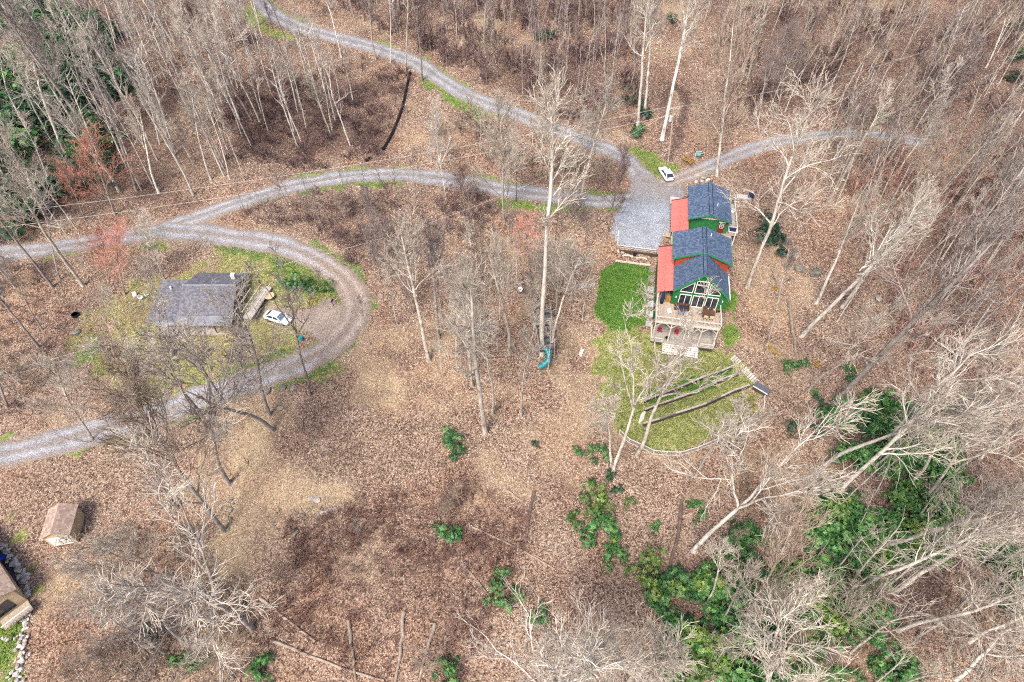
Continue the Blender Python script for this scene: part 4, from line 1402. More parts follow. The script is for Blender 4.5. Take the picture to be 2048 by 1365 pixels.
def wood(label, poly, count, hr, mats, seed):
    "the many more trees of a wood that read as one mass"
    rng = np.random.default_rng(seed)
    W = wpoly(poly)
    P = rng.uniform(W[:, :2].min(0), W[:, :2].max(0), (count * 8, 2))
    P = P[(poly_sd(P[:, 0], P[:, 1], W) > 0) & (look('road', P[:, 0], P[:, 1]) > 1.2)][:count]
    zz = look('z', P[:, 0], P[:, 1])
    Vs = []; Fs = []; Ss = []; b = 0
    for i in range(len(P)):
        v, f, s_ = SLIM[rng.integers(5)]
        h = rng.uniform(*hr); a = rng.uniform(0, 6.28); c, s = math.cos(a), math.sin(a)
        lx, ly = rng.normal(0, 0.05, 2)
        w = h * rng.uniform(0.9, 1.5)
        x = (v[:, 0] * c - v[:, 1] * s) * w + v[:, 2] * h * lx + P[i, 0]; y = (v[:, 0] * s + v[:, 1] * c) * w + v[:, 2] * h * ly + P[i, 1]
        Vs.append(np.stack([x, y, v[:, 2] * h + zz[i] - 0.1], -1)); Fs.append(f + b); Ss.append(s_); b += len(v)
    me = np_mesh('bare_wood', np.concatenate(Vs), np.concatenate(Fs), np.concatenate(Ss))
    return tag(link('bare_wood', me, mats), label, 'wood', kind='stuff')


wood('mass of slim leafless trees filling the upper left wood', [(-30, -30), (520, -30), (560, 110), (720, 170), (700, 300), (560, 340), (320, 400), (110, 480), (-30, 460)], 125, (12, 22), ['bark_pale', 'twig_grey'], 21)
wood('mass of slim grey trees behind the upper road', [(560, -40), (1290, -40), (1270, 210), (1130, 240), (980, 170), (860, 110), (740, 60)], 175, (8, 17), ['bark_grey', 'twig_brown'], 22)
wood('mass of tan leafless trees filling the upper right wood', [(1380, -40), (2080, -40), (2080, 260), (1780, 255), (1540, 240), (1400, 160)], 140, (9, 19), ['bark_pale', 'twig_grey'], 23)
wood('mass of leafless trees crowding the right slope', [(1600, 300), (2080, 280), (2080, 760), (1900, 800), (1770, 620), (1640, 430)], 110, (10, 20), ['bark_pale', 'twig_grey'], 24)
wood('slim bare trees mixed into the brush below the middle road', [(430, 440), (760, 385), (1000, 405), (1190, 430), (1190, 500), (1000, 520), (800, 545), (740, 520), (640, 485)], 46, (5, 11), ['bark_grey', 'twig_grey'], 25)
wood('slim pale trees leaning over the lower right ravine', [(1640, 1000), (1900, 820), (2080, 760), (2080, 1400), (1560, 1400)], 50, (8, 17), ['bark_pale', 'twig_pale'], 26)
wood('thin bare trees of the lower left slope', [(120, 1120), (440, 1120), (520, 1400), (120, 1400)], 16, (4, 8), ['bark_grey', 'twig_tan'], 27)

# loose leaves lying on the forest floor
rng = np.random.default_rng(5)
NL = 340000
P = np.stack([rng.uniform(-120, 120, NL * 2), 8 + 160 * rng.uniform(0, 1, NL * 2) ** 1.25], -1)
vis = np.abs(P[:, 0]) < 66 + 0.46 * P[:, 1]
gr = look('grass', P[:, 0], P[:, 1])
ok = vis & (look('road', P[:, 0], P[:, 1]) + rng.uniform(0, 0.5, len(P)) > 0.1) & (rng.uniform(0, 1, len(P)) > gr * 1.25)
for poly in ([hl(-6.6, -6.5), hl(4.6, -6.5), hl(4.6, 12), hl(-6.6, 12)], [hl(-4.6, 16), hl(7, 16), hl(7, 30), hl(-4.6, 30)]):
    ok &= poly_sd(P[:, 0], P[:, 1], np.array(poly)) < 0
P = P[ok][:NL]
n = len(P)
z = look('z', P[:, 0], P[:, 1]) + rng.uniform(0.01, 0.07, n)
sz = rng.uniform(0.045, 0.10, n) * (0.8 + 0.005 * P[:, 1])
a = rng.uniform(0, 6.28, n)
ax = np.stack([np.cos(a), np.sin(a), rng.normal(0, 0.35, n)], -1) * sz[:, None]
ay = np.stack([-np.sin(a), np.cos(a), rng.normal(0, 0.35, n)], -1) * (sz * 0.7)[:, None]
C0 = np.stack([P[:, 0], P[:, 1], z + sz * 0.25], -1)
V = np.stack([C0 - ax, C0 - ay, C0 + ax, C0 + ay], 1).reshape(-1, 3)
F = np.arange(4 * n).reshape(-1, 4)
tint = np.clip(rng.beta(2.2, 1.75, n) - 0.30 * look('damp', P[:, 0], P[:, 1]) + 0.8 * (fbm(P[:, 0], P[:, 1], 4.0, 21) - 0.5), 0, 1)
me = np_mesh('leaf_litter', V, F, attr={'tint': ('FLOAT', 'POINT', np.repeat(tint, 4))})
tag(link('leaf_litter', me, ['litter']), 'loose brown fallen leaves strewn over the forest floor', 'leaves', kind='stuff')

# sticks lying about
NS = 5200
Ps = np.stack([rng.uniform(-115, 115, NS), 10 + 150 * rng.uniform(0, 1, NS) ** 1.2], -1)
Ps = Ps[(np.abs(Ps[:, 0]) < 64 + 0.45 * Ps[:, 1]) & (look('road', Ps[:, 0], Ps[:, 1]) > 0.5) & (look('grass', Ps[:, 0], Ps[:, 1]) < 0.3)]
ns = len(Ps)
a = rng.uniform(0, 6.28, ns); ln_ = rng.uniform(0.5, 2.6, ns)
e0 = np.stack([Ps[:, 0], Ps[:, 1]], -1); e1 = e0 + np.stack([np.cos(a), np.sin(a)], -1) * ln_[:, None]
em = (e0 + e1) / 2 + rng.normal(0, 0.12, (ns, 2))
PP = np.stack([np.concatenate([q_, (look('z', q_[:, 0], q_[:, 1]) + 0.07)[:, None]], 1) for q_ in (e0, em, e1)], 1)
RR = np.stack([rng.uniform(0.02, 0.05, ns), rng.uniform(0.018, 0.035, ns), np.full(ns, 0.012)], -1)
v_, f_ = tubes(PP, RR, 3)
tag(link('fallen_sticks', np_mesh('fallen_sticks', v_, f_), ['twig_tan']), 'fallen sticks and broken twigs lying among the leaves', 'sticks', kind='stuff')

# grass tufts
def grass_mat():
    m, nt, bs = new_mat('grass_blades')
    a_ = nt.nodes.new('ShaderNodeAttribute'); a_.attribute_name = 'tint'
    c = ramp(nt, a_.outputs['Fac'], [(0.0, (0.42, 0.36, 0.16)), (0.35, (0.25, 0.235, 0.085)), (0.65, (0.095, 0.175, 0.034)), (1.0, (0.045, 0.13, 0.02))])
    nt.links.new(c, bs.inputs['Base Color']); bs.inputs['Roughness'].default_value = 0.7
    return m


M['grass'] = grass_mat()
NG = 46000
P = np.concatenate([rng.uniform((-75, 55), (-25, 95), (160000, 2)), rng.uniform((8, 42), (48, 125), (260000, 2)), rng.uniform((-70, 15), (-50, 34), (30000, 2)), rng.uniform((-70, 90), (25, 150), (90000, 2))])
rng.shuffle(P)
gr = look('grass', P[:, 0], P[:, 1])
ok = (rng.uniform(0.25, 1, len(P)) < gr) & (look('road', P[:, 0], P[:, 1]) > 0)
for poly in ([hl(-6.6, -5.5), hl(4.4, -5.5), hl(4.4, 12), hl(-6.6, 12)],):
    ok &= poly_sd(P[:, 0], P[:, 1], np.array(poly)) < 0
P = P[ok][:NG]; n = len(P)
z = look('z', P[:, 0], P[:, 1])
a = rng.uniform(0, 6.28, n); h = rng.uniform(0.06, 0.16, n); w = rng.uniform(0.06, 0.14, n)
side = np.stack([np.cos(a), np.sin(a), 0 * a], -1) * w[:, None]
lean = np.stack([rng.normal(0, 0.08, n), rng.normal(0, 0.08, n), h], -1)
B0 = np.stack([P[:, 0], P[:, 1], z - 0.01], -1)
V = np.stack([B0 - side, B0 + side, B0 + lean], 1).reshape(-1, 3)
tint = np.clip(0.25 + 0.6 * look('lush', P[:, 0], P[:, 1]) + rng.normal(0, 0.16, n), 0, 1)
me = np_mesh('grass', V, np.arange(3 * n).reshape(-1, 3), attr={'tint': ('FLOAT', 'POINT', np.repeat(tint, 3))})
tag(link('grass', me, ['grass']), 'short patchy grass of the lawns and road verges', 'grass', kind='stuff')


# ------------------------------------------------------------------ evergreen bushes
def bush_mesh(seed, n, leaves=7, flat=0.75, ll=0.26):
    R = np.random.default_rng(seed)
    V = []; F = []; T = []
    k = 0
    lob = [(R.normal(0, 0.55, 3) * np.array([1, 1, 0.45]), R.uniform(0.22, 0.6)) for _ in range(9)]
    for i in range(n):
        c, r = lob[R.integers(len(lob))]
        d = R.normal(0, 1, 3); d[2] = abs(d[2]) * 0.9 - 0.15; d = unit(d)
        rr = r * R.uniform(0.6, 1.25)
        p = c + d * rr * np.array([1, 1, flat]) + np.array([0, 0, 0.62])
        if p[2] < 0.03:
            continue
        axis = unit(d + np.array([0, 0, 0.9]) + R.normal(0, 0.3, 3))
        e1 = unit(np.cross(axis, R.normal(0, 1, 3))); e2 = np.cross(axis, e1)
        a0 = R.uniform(0, 6.28); L = ll * R.uniform(0.6, 1.15)
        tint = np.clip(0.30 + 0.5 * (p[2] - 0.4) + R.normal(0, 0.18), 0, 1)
        for j in range(leaves):
            a = a0 + j * 6.283 / leaves + R.uniform(-0.25, 0.25)
            o = e1 * math.cos(a) + e2 * math.sin(a)
            s = np.cross(axis, o)
            dr = axis * R.uniform(-0.25, 0.35)
            tip = p + (o + dr) * L
            mid = p + (o + dr * 0.2) * L * 0.5 + axis * 0.03
            V += [p, mid + s * L * 0.22, tip, mid - s * L * 0.22]
            F.append((k, k + 1, k + 2, k + 3)); k += 4
            T += [np.clip(tint + R.normal(0, 0.1), 0, 1)] * 4
    me = np_mesh('foliage', np.array(V), np.array(F), attr={'tint': ('FLOAT', 'POINT', np.array(T))})
    g = TreeGen(seed + 500)
    for i in range(6):
        a0 = R.uniform(0, 6.28); tl = R.uniform(0.2, 0.8)
        sp, sr = g.grow(np.array([0, 0, -0.15]), np.array([math.cos(a0) * math.sin(tl), math.sin(a0) * math.sin(tl), math.cos(tl)]), R.uniform(0.7, 1.1), 0.035, 0.012, 5, 0.15, 0.05)
        g.lines.append((sp, sr, 4, 0, 'crown'))
    v, f = tubes(np.array([l[0] for l in g.lines]), np.array([l[1] for l in g.lines]), 4)
    return me, np_mesh('stem', v, f)


BUSH = [bush_mesh(200 + i, 340, 6, 0.95, 0.15) for i in range(5)]
FINE = [bush_mesh(220 + i, 260, 5, 0.9, 0.16) for i in range(2)]
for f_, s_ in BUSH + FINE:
    f_.materials.append(M['rhodo']); s_.materials.append(M['bark_grey'])


def bush(p, r, mat, label, group=None, fine=False, tall=1.0, cat='shrub', name='rhododendron'):
    i = RT.randrange(2 if fine else 5)
    f_, s_ = (FINE if fine else BUSH)[i]
    root = thing(name, label, cat, p, RT.uniform(0, 6.28), group)
    root.scale = (r, r, r * tall)
    o = bpy.data.objects.new('foliage', f_); COL.objects.link(o); o.parent = root
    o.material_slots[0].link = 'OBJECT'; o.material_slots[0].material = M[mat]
    o = bpy.data.objects.new('stem', s_); COL.objects.link(o); o.parent = root
    return root


BUSHES = [
    (902, 890, 1.7, 'rhodo', 'round green rhododendron alone on the leaf slope below the pale trunks'),
    (1190, 908, 1.2, 'rhodo', 'green rhododendron just left of the garden fence'),
    (1156, 908, 0.8, 'rhodo', 'small rhododendron left of the one by the garden fence'),
    (1070, 890, 0.6, 'rhodo_dark', 'tiny dark shrub below the slender pale trunk'),
    (900, 1076, 1.7, 'rhodo', 'green bush at the right border of the briar thicket'),
    (1190, 1060, 2.0, 'rhodo', 'wide rhododendron in the middle of the lower slope'),
    (1195, 1000, 1.6, 'rhodo_yellow', 'olive leaved shrub above the wide rhododendron'),
    (1218, 1115, 1.4, 'rhodo', 'rhododendron just below the wide one of the lower slope'),
    (1010, 1205, 1.5, 'rhodo', 'bright green bush beside the bottom centre crowns'),
    (1000, 1155, 0.9, 'rhodo', 'small green bush above the bottom centre crowns'),
    (1085, 1235, 1.1, 'rhodo', 'bush under the bottom centre crowns'),
    (895, 1365, 1.5, 'rhodo', 'green bush at the bottom edge left of centre'),
    (900, 1325, 0.9, 'rhodo', 'small bush just above the one at the bottom edge'),
    (365, 1325, 1.2, 'rhodo', 'bright bush at the foot of the arching pale oak'),
    (395, 1330, 1.0, 'rhodo', 'bush right of the bright one below the arching pale oak'),
    (520, 1350, 1.4, 'rhodo', 'green bush at the bottom edge under the mossy crown'),
    (318, 1270, 1.3, 'rhodo_dark', 'dark evergreen shrub at the mossy oak of the lower left'),
    (1540, 490, 3.2, 'rhodo_dark', 'large dark evergreen shrub right of the green house'),
    (1572, 738, 1.1, 'rhodo', 'round rhododendron right of the log steps'),
    (1605, 730, 0.9, 'rhodo', 'rhododendron beside the lower end of the fallen log'),
    (1695, 742, 0.8, 'rhodo', 'small rhododendron between two leaning trunks, upper'),
    (1697, 760, 0.8, 'rhodo', 'small rhododendron between two leaning trunks, lower'),
    (1628, 790, 0.6, 'rhodo', 'tiny rhododendron at the foot of the pale forked tree'),
    (1642, 806, 0.8, 'rhodo_dark', 'dark little rhododendron between the two trunk feet'),
    (1668, 848, 2.0, 'rhodo', 'big glossy rhododendron at the top of the right patch, left half'),
    (1698, 838, 2.0, 'rhodo', 'big glossy rhododendron at the top of the right patch, right half'),
    (1630, 860, 1.1, 'rhodo_dark', 'dark shrub left of the big glossy pair'),
    (1580, 860, 1.1, 'rhodo_dark', 'dark shrub among tan brush right of the garden'),
    (1505, 1078, 2.0, 'rhodo', 'rhododendron touching the stout white forked tree'),
    (1465, 1090, 1.8, 'rhodo', 'rhododendron at the right foot of the stout white forked tree'),
    (1390, 1010, 0.8, 'rhodo', 'small rhododendron left above the stout white forked tree'),
    (1402, 1035, 0.9, 'rhodo', 'small rhododendron just left of the stout white trunk'),
    (650, 582, 1.2, 'rhodo_yellow', 'bright green shrub inside the bend of the loop road'),
    (592, 580, 2.0, 'rhodo', 'rounded evergreen shrub in the yard behind the white sedan'),
    (1268, 200, 1.9, 'rhodo_dark', 'dark rhododendron behind the close pair of white trunks'),
    (1286, 235, 2.0, 'rhodo_dark', 'dark rhododendron between the white trunks above the junction'),
    (1274, 268, 1.7, 'rhodo', 'green rhododendron at the foot of the close pair of white trunks'),
    (1345, 45, 1.6, 'rhodo_dark', 'dark shrub near the top edge behind the solitary white trunk'),
    (1095, 80, 2.0, 'rhodo_dark', 'dark green shrub in the thicket above the upper road'),
    (1760, 240, 1.6, 'rhodo_dark', 'dark shrub above the side track end'),
    (2035, 20, 2.4, 'rhodo_dark', 'dark evergreen at the upper right corner, topmost'),
    (2040, 60, 2.0, 'rhodo_dark', 'dark evergreen at the right edge second from the top'),
    (2040, 120, 2.0, 'rhodo', 'green evergreen at the right edge third from the top'),
    (2030, 160, 1.8, 'rhodo_dark', 'dark evergreen at the right edge lowest of the four'),
    (1660, 1020, 2.3, 'rhodo_yellow', 'yellow green rhododendron at the left rim of the right patch'),
    (1690, 1030, 1.8, 'rhodo', 'green rhododendron right of the yellow one'),
    (1420, 1310, 2.6, 'rhodo_yellow', 'yellow tipped rhododendron among the lowest right bushes'),
    (1655, 1215, 1.3, 'rhodo', 'bright green rhododendron beside the dark broken log'),
]
for b_ in BUSHES:
    bush(on_ground(b_[0], b_[1]), b_[2] * 1.0, b_[3], b_[4])
for px, py, r, mat, lab in [
        (1336, 693, 0.75, 'yellow_shrub', 'yellow flowering shrub at the corner of the lower deck steps'),
        (1375, 325, 0.9, 'orange_shrub', 'ochre shrub beside the teal sign'),
        (1511, 823, 0.8, 'yellow_shrub', 'golden shrub inside the fence at its right end'),
        (1446, 862, 0.7, 'yellow_shrub', 'golden shrub inside the fence near the leaning pale trunk'),
        (1477, 735, 0.6, 'yellow_shrub', 'small golden shrub at the right end of the top terrace'),
        (624, 602, 0.7, 'yellow_shrub', 'small golden shrub between the two evergreens of the grey house yard'),
        (1633, 730, 0.5, 'orange_shrub', 'small ochre shrub beside the fallen log end'),
        (1712, 738, 0.5, 'orange_shrub', 'small ochre shrub at the grey sweeping trunk'),
        (1550, 578, 0.5, 'orange_shrub', 'ochre moss clump on the leaf slope right of the house')]:
    bush(on_ground(px, py), r, mat, lab, fine=True, name='shrub', tall=0.8)
RHO = [
    ([(1650, 880), (1740, 800), (1860, 830), (1910, 920), (1900, 1030), (1850, 1130), (1720, 1110), (1680, 1010)], 88, ('rhodo', 'rhodo', 'rhodo_yellow', 'rhodo', 'rhodo'), (0.9, 2.4), 'rhododendron of the dense patch on the right slope', 'rhododendrons of the right patch'),
    ([(1300, 1180), (1370, 1080), (1420, 1120), (1480, 1160), (1600, 1110), (1660, 1030), (1740, 1090), (1800, 1200), (1830, 1380), (1330, 1380)], 100, ('rhodo', 'rhodo', 'rhodo', 'rhodo_yellow', 'rhodo'), (1.0, 2.4), 'rhododendron of the bottom right ravine thicket', 'rhododendrons of the ravine thicket'),
    ([(1800, 1060), (2060, 1040), (2060, 1200), (1860, 1200)], 14, ('rhodo', 'rhodo_dark'), (1.0, 1.9), 'rhododendron under the white oaks at the right edge', 'rhododendrons at the right edge'),
    ([(-10, 30), (130, 10), (240, 110), (275, 170), (180, 250), (215, 320), (140, 400), (60, 470), (-10, 480)], 74, ('rhodo_dark', 'rhodo_dark', 'rhodo'), (2.6, 4.8), 'evergreen shrub of the upper left wood', 'evergreens of the upper left wood'),
    ([(1120, 930), (1260, 960), (1330, 1100), (1290, 1180), (1180, 1160), (1130, 1050)], 12, ('rhodo', 'rhodo_yellow', 'rhodo_dark'), (0.5, 1.1), 'little rhododendron scattered below the garden', 'little rhododendrons below the garden'),
]
for poly, cnt, mats, rr, lab, grp in RHO:
    W = wpoly(poly); lo, hi = W[:, :2].min(0), W[:, :2].max(0); k = 0
    while k < cnt:
        x, y = rg.uniform(lo, hi)
        if poly_sd(np.array([x]), np.array([y]), W)[0] < 0 or fbm(np.array([x]), np.array([y]), 7.0, 55)[0] < 0.40:
            continue
        mt_ = mats[rg.integers(len(mats))]
        rb_ = rg.uniform(*rr)
        bush((x, y, gz_at(x, y)), rb_ * 1.02, mt_, '%s %s %s, %s part' % ('large' if rb_ > 0.36 * rr[0] + 0.64 * rr[1] else 'small' if rb_ < 0.68 * rr[0] + 0.32 * rr[1] else 'mid sized', {'rhodo': 'green', 'rhodo_yellow': 'yellow green', 'rhodo_dark': 'dark'}[mt_], lab, place_word(x, y, W)), grp)
        k += 1


# ------------------------------------------------------------------ fallen logs, stumps, boulders
def log(px, r, mat, label, lift=0.0):
    W = np.array([on_ground(*p) for p in px])
    pts = smooth_path(list(W), 4) if len(W) > 2 else np.linspace(W[0], W[1], 7)
    for p in pts:
        p[2] = gz_at(p[0], p[1]) + r * 0.6 + lift
    base = pts[0].copy()
    R = np.random.default_rng(int(px[0][0]))
    pts = pts - base + R.normal(0, r * 0.25, pts.shape)
    rad = np.linspace(r, r * 0.6, len(pts)) * (1 + R.normal(0, 0.08, len(pts)))
    root = thing('fallen_log', label, 'log', base)
    MB().tube(pts, rad, 7).build('stem', mat, root)
    for i in range(3):
        k = R.integers(1, len(pts) - 1)
        d = R.normal(0, 1, 3); d[2] = abs(d[2]) * 0.6
        MB().tube([pts[k], pts[k] + unit(d) * R.uniform(0.3, 0.9)], [rad[k] * 0.35, rad[k] * 0.15], 5).build('branch_stub', mat, root)


for px, r, mt, lab in [
    ([(1576, 600), (1583, 650), (1591, 712)], 0.34, 'log', 'long straight fallen log lying upright in view right of the green house'),
    ([(1594, 680), (1612, 715)], 0.16, 'log', 'short fallen log beside the long straight one'),
    ([(1489, 622), (1510, 645), (1527, 662)], 0.12, 'log', 'thin pale fallen pole below the right side of the house'),
    ([(1531, 685), (1545, 700), (1562, 714)], 0.22, 'log_moss', 'mossy orange fallen log right of the log steps'),
    ([(1067, 985), (1058, 1040), (1050, 1090)], 0.24, 'log_dark', 'dark rotting log running downhill in the centre of the lower slope'),
    ([(945, 1055), (1000, 1080), (1060, 1110), (1110, 1140)], 0.14, 'log', 'long thin fallen stem crossing the lower slope'),
    ([(925, 1128), (960, 1170), (995, 1215)], 0.17, 'log', 'fallen stem slanting toward the bottom centre crowns'),
    ([(1364, 1000), (1358, 1060), (1345, 1110), (1330, 1175)], 0.26, 'log_dark', 'dark long log left of the stout white forked tree'),
    ([(806, 1225), (803, 1290), (790, 1365)], 0.28, 'log', 'thick pale fallen log at the bottom edge left of centre'),
    ([(870, 1250), (855, 1300), (838, 1362)], 0.22, 'log', 'broken fallen log right of the thick pale one'),
    ([(697, 1235), (703, 1290), (712, 1360)], 0.24, 'log', 'fallen log left of the thick pale one at the bottom'),
    ([(548, 1283), (600, 1305), (680, 1335), (770, 1362)], 0.2, 'log', 'long white fallen trunk along the bottom edge'),
    ([(520, 1197), (575, 1240), (630, 1285)], 0.2, 'log', 'grey fallen trunk on the slope above the bottom edge'),
    ([(1010, 1283), (960, 1305), (920, 1325)], 0.13, 'log', 'short fallen pole pointing at the bottom centre crowns'),
    ([(1013, 982), (1045, 1003)], 0.16, 'log', 'short splintered log near the dark rotting one'),
    ([(1598, 1200), (1640, 1194)], 0.24, 'log_dark', 'dark broken log among the ravine rhododendrons'),
    ([(1692, 960), (1696, 1000), (1702, 1020)], 0.12, 'log', 'thin pale pole lying in the right rhododendron patch'),
    ([(940, 1320), (945, 1270), (948, 1240)], 0.1, 'log_dark', 'thin dark pole lying beside the bottom centre crowns'),
    ([(880, 545), (950, 535), (985, 538)], 0.12, 'log_dark', 'thin dark pole lying across the middle of the leaf slope'),
]:
    log(px, r, mt, lab)


def rock_mesh(seed):
    R = np.random.default_rng(seed)
    import bmesh
    bm = bmesh.new()
    bmesh.ops.create_icosphere(bm, subdivisions=2, radius=1.0)
    k = [(unit(R.normal(0, 1, 3)), R.uniform(0.55, 0.9)) for _ in range(7)]
    for v in bm.verts:
        p = np.array(v.co)
        for nrm, d in k:
            s = p @ nrm
            if s > d:
                p = p - nrm * (s - d)
        v.co = p * (1 + R.normal(0, 0.03))
    me = bpy.data.meshes.new('rock'); bm.to_mesh(me); bm.free()
    return me


ROCK = [rock_mesh(i) for i in range(6)]
for r_ in ROCK:
    r_.materials.append(M['stone'])


def rock(name, p, s, mat='stone', parent=None, rz=None):
    o = bpy.data.objects.new(name, RT.choice(ROCK)); COL.objects.link(o)
    o.location = tuple(map(float, p)); o.scale = s
    o.rotation_euler = (RT.uniform(-0.3, 0.3), RT.uniform(-0.3, 0.3), RT.uniform(0, 6.28) if rz is None else rz)
    o.material_slots[0].link = 'OBJECT'; o.material_slots[0].material = M[mat]
    if parent is not None:
        o.parent = parent
    return o


for px, py, s, mt, lab in [
    (535, 783, 0.9, 'boulder', 'mossy boulder under the loop road beside the slim dark tree, left'),
    (567, 776, 0.7, 'boulder', 'mossy boulder under the loop road, middle of three'),
    (588, 778, 0.8, 'boulder', 'mossy boulder under the loop road, right of three'),
    (560, 818, 0.6, 'boulder', 'small boulder below the loop road boulders'),
    (150, 668, 1.0, 'boulder', 'round mossy boulder at the left border of the grey house yard'),
    (1600, 540, 1.3, 'boulder', 'wide mossy boulder on the leaf slope right of the house, left'),
    (1628, 548, 1.5, 'boulder', 'wide mossy boulder on the leaf slope right of the house, right'),
    (1590, 510, 0.9, 'boulder', 'boulder uphill of the wide mossy pair'),
    (1755, 598, 0.9, 'boulder', 'boulder between leaning trunks on the right slope'),
    (728, 815, 0.55, 'log_dark', 'dark cut stump on the leaf slope below the loop bend'),
    (622, 999, 0.55, 'stone', 'white stone beside the stone row, left of the pair'),
    (634, 1002, 0.6, 'stone', 'white stone beside the stone row, right of the pair'),
    (590, 1066, 0.7, 'boulder', 'grey stone below the stone row of the lower slope'),
    (1687, 362, 0.6, 'stone', 'pale stone on the slope below the side track'),
    (1418, 346, 0.8, 'boulder', 'stone on the bank behind the small green cabin, left'),
    (1404, 357, 0.9, 'boulder', 'stone on the bank behind the small green cabin, right'),
    (710, 1140, 0.5, 'boulder', 'small stone in the briar thicket'),
]:
    p = on_ground(px, py)
    tag(rock('boulder' if 'stump' not in lab else 'stump', p + np.array([0, 0, s * 0.15]), (s, s * 0.8, s * 0.5), mt), lab, 'stump' if 'stump' in lab else 'rock')


def stone_row(px, n, s, label, mat='stone', jit=0.25, high=1):
    path = smooth_path([on_ground(*p) for p in px], 8)
    d = np.concatenate([[0], np.cumsum(np.linalg.norm(np.diff(path[:, :2], axis=0), axis=1))])
    root = thing('stone_row', label, 'stone wall', path[0])
    for h in range(high):
        for i in range(n):
            t = (i + 0.5 * (h % 2)) / max(1, n - 1) * d[-1]
            x = np.interp(t, d, path[:, 0]) + RT.uniform(-jit, jit); y = np.interp(t, d, path[:, 1]) + RT.uniform(-jit, jit)
            q = s * RT.uniform(0.7, 1.25)
            rock('stone', np.array([x, y, gz_at(x, y) + q * (0.25 + 0.8 * h)]) - path[0], (q, q * RT.uniform(0.6, 0.9), q * RT.uniform(0.5, 0.8)), mat, root)
    return root


stone_row([(638, 1030), (655, 1022), (676, 1017)], 9, 0.32, 'row of pale upright stones on the lower slope', jit=0.05)
stone_row([(455, 1058), (460, 1030), (464, 1000)], 11, 0.30, 'dark low stone row beside the double trunked tree', 'boulder')
stone_row([(548, 1048), (560, 1030), (600, 1030), (620, 1012)], 12, 0.25, 'loose scatter line of stones left of the pale stone row', 'boulder', 0.5)
w_ = stone_row([(-4, 1092), (10, 1098), (28, 1120), (45, 1150), (54, 1180), (53, 1215), (50, 1250), (45, 1290), (40, 1330), (33, 1375)], 96, 0.36, 'long curved wall of pale riprap stones around the lower left house', 'stone', 0.3)
for i in range(70):
    c = RT.choice(w_.children)
    q = RT.uniform(0.2, 0.34)
    rock('stone', np.array(c.location) + np.array([RT.uniform(-0.6, 0.6), RT.uniform(-0.6, 0.6), RT.uniform(0.0, 0.3)]), (q, q * 0.8, q * 0.6), 'stone', w_)
# ------------------------------------------------------------------ the green chalet
def hloc(px, py, w):
    "measured point at height w above the chalet's lower floor, in the chalet's frame"
    X = atz(px, py, HO[2] + w)
    dx, dy = X[0] - HO[0], X[1] - HO[1]
    return np.array([dx * CT + dy * ST, -dx * ST + dy * CT, w])


def slab(c, t):
    "four top corners, thickness straight down"
    P = [tuple(p) for p in c] + [(p[0], p[1], p[2] - t) for p in c]
    return P, [(0, 1, 2, 3), (7, 6, 5, 4), (1, 0, 4, 5), (2, 1, 5, 6), (3, 2, 6, 7), (0, 3, 7, 4)]


def roof_slab(name, corners, t, mat, parent):
    o = MB().add(*slab(corners, t)).build(name, mat, parent)
    slope_attr(o)
    return o


def window(parent, poly, v, panes, bar=0.1, mull=()):
    "glazed opening in a wall facing -v: poly in (u,w)"
    mb = MB()
    n = len(poly)
    for i in range(n):
        a, b = poly[i], poly[(i + 1) % n]
        mb.bar((a[0], v - 0.05, a[1]), (b[0], v - 0.05, b[1]), bar, 0.09)
    for a, b in mull:
        mb.bar((a[0], v - 0.05, a[1]), (b[0], v - 0.05, b[1]), bar * 0.85, 0.08)
    f = mb.build('window', 'white', parent)
    for p in panes:
        MB().prism_y(p, v - 0.03, v - 0.01).build('pane', 'glass', f)
    return f


ch = thing('house', 'green chalet with blue shingle roof, glazed gable and pale deck', 'house', HO, TH)
DK = 4.6
MB().prism_y([(-3.96, -1.2), (4.3, -1.2), (4.3, 7.45), (0, 11.62), (-3.96, 7.75)], 0, 0.2).build('front_wall', 'green', ch)
MB().box((0.17, 5.65, 3.1), (8.26, 10.9, 8.6)).build('wall', 'green', ch)
MB().prism_y([(-4.05, 7.35), (4.2, 7.35), (4.2, 9.95), (0, 11.7), (-4.05, 9.95)], 5.1, 11.0).build('dormer', 'redwood', ch)
sl = (11.94 - 7.51) / 4.57
roof = roof_slab('roof', [(0, -0.5, 11.94), (4.57, -0.5, 7.51), (4.57, 5.6, 7.51), (0, 5.6, 11.94)][::-1], 0.16, 'shingle_blue', ch)
tag(roof, 'steep front roof slope of slate blue shingles')
roof_slab('roof', [(-4.1, -0.5, 11.94 - sl * 4.1), (0.001, -0.5, 11.94), (0.001, 5.6, 11.94), (-4.1, 5.6, 11.94 - sl * 4.1)][::-1], 0.16, 'shingle_blue', ch)
for sgn in (-1, 1):
    e = 4.65
    c = [(0, 4.7, 11.97), (sgn * e, 4.7, 10.1), (sgn * e, 11.35, 10.1), (0, 11.35, 11.97)]
    r_ = roof_slab('dormer_roof', c if sgn < 0 else c[::-1], 0.15, 'shingle_blue', ch)
    # trim along the dormer's front edge and eave
    MB().bar((0, 4.66, 11.85), (sgn * e, 4.66, 9.98), 0.06, 0.26).build('rake_board', 'green_trim', ch)
    MB().bar((sgn * (e + 0.03), 4.7, 9.99), (sgn * (e + 0.03), 11.35, 9.99), 0.06, 0.2).build('fascia', 'green_trim', ch)
MB().bar((0, -0.55, 11.83), (4.6, -0.55, 7.37), 0.06, 0.30).build('rake_board', 'green_trim', ch)
MB().bar((0, -0.55, 11.83), (-4.1, -0.55, 11.83 - sl * 4.1), 0.06, 0.30).build('rake_board', 'green_trim', ch)
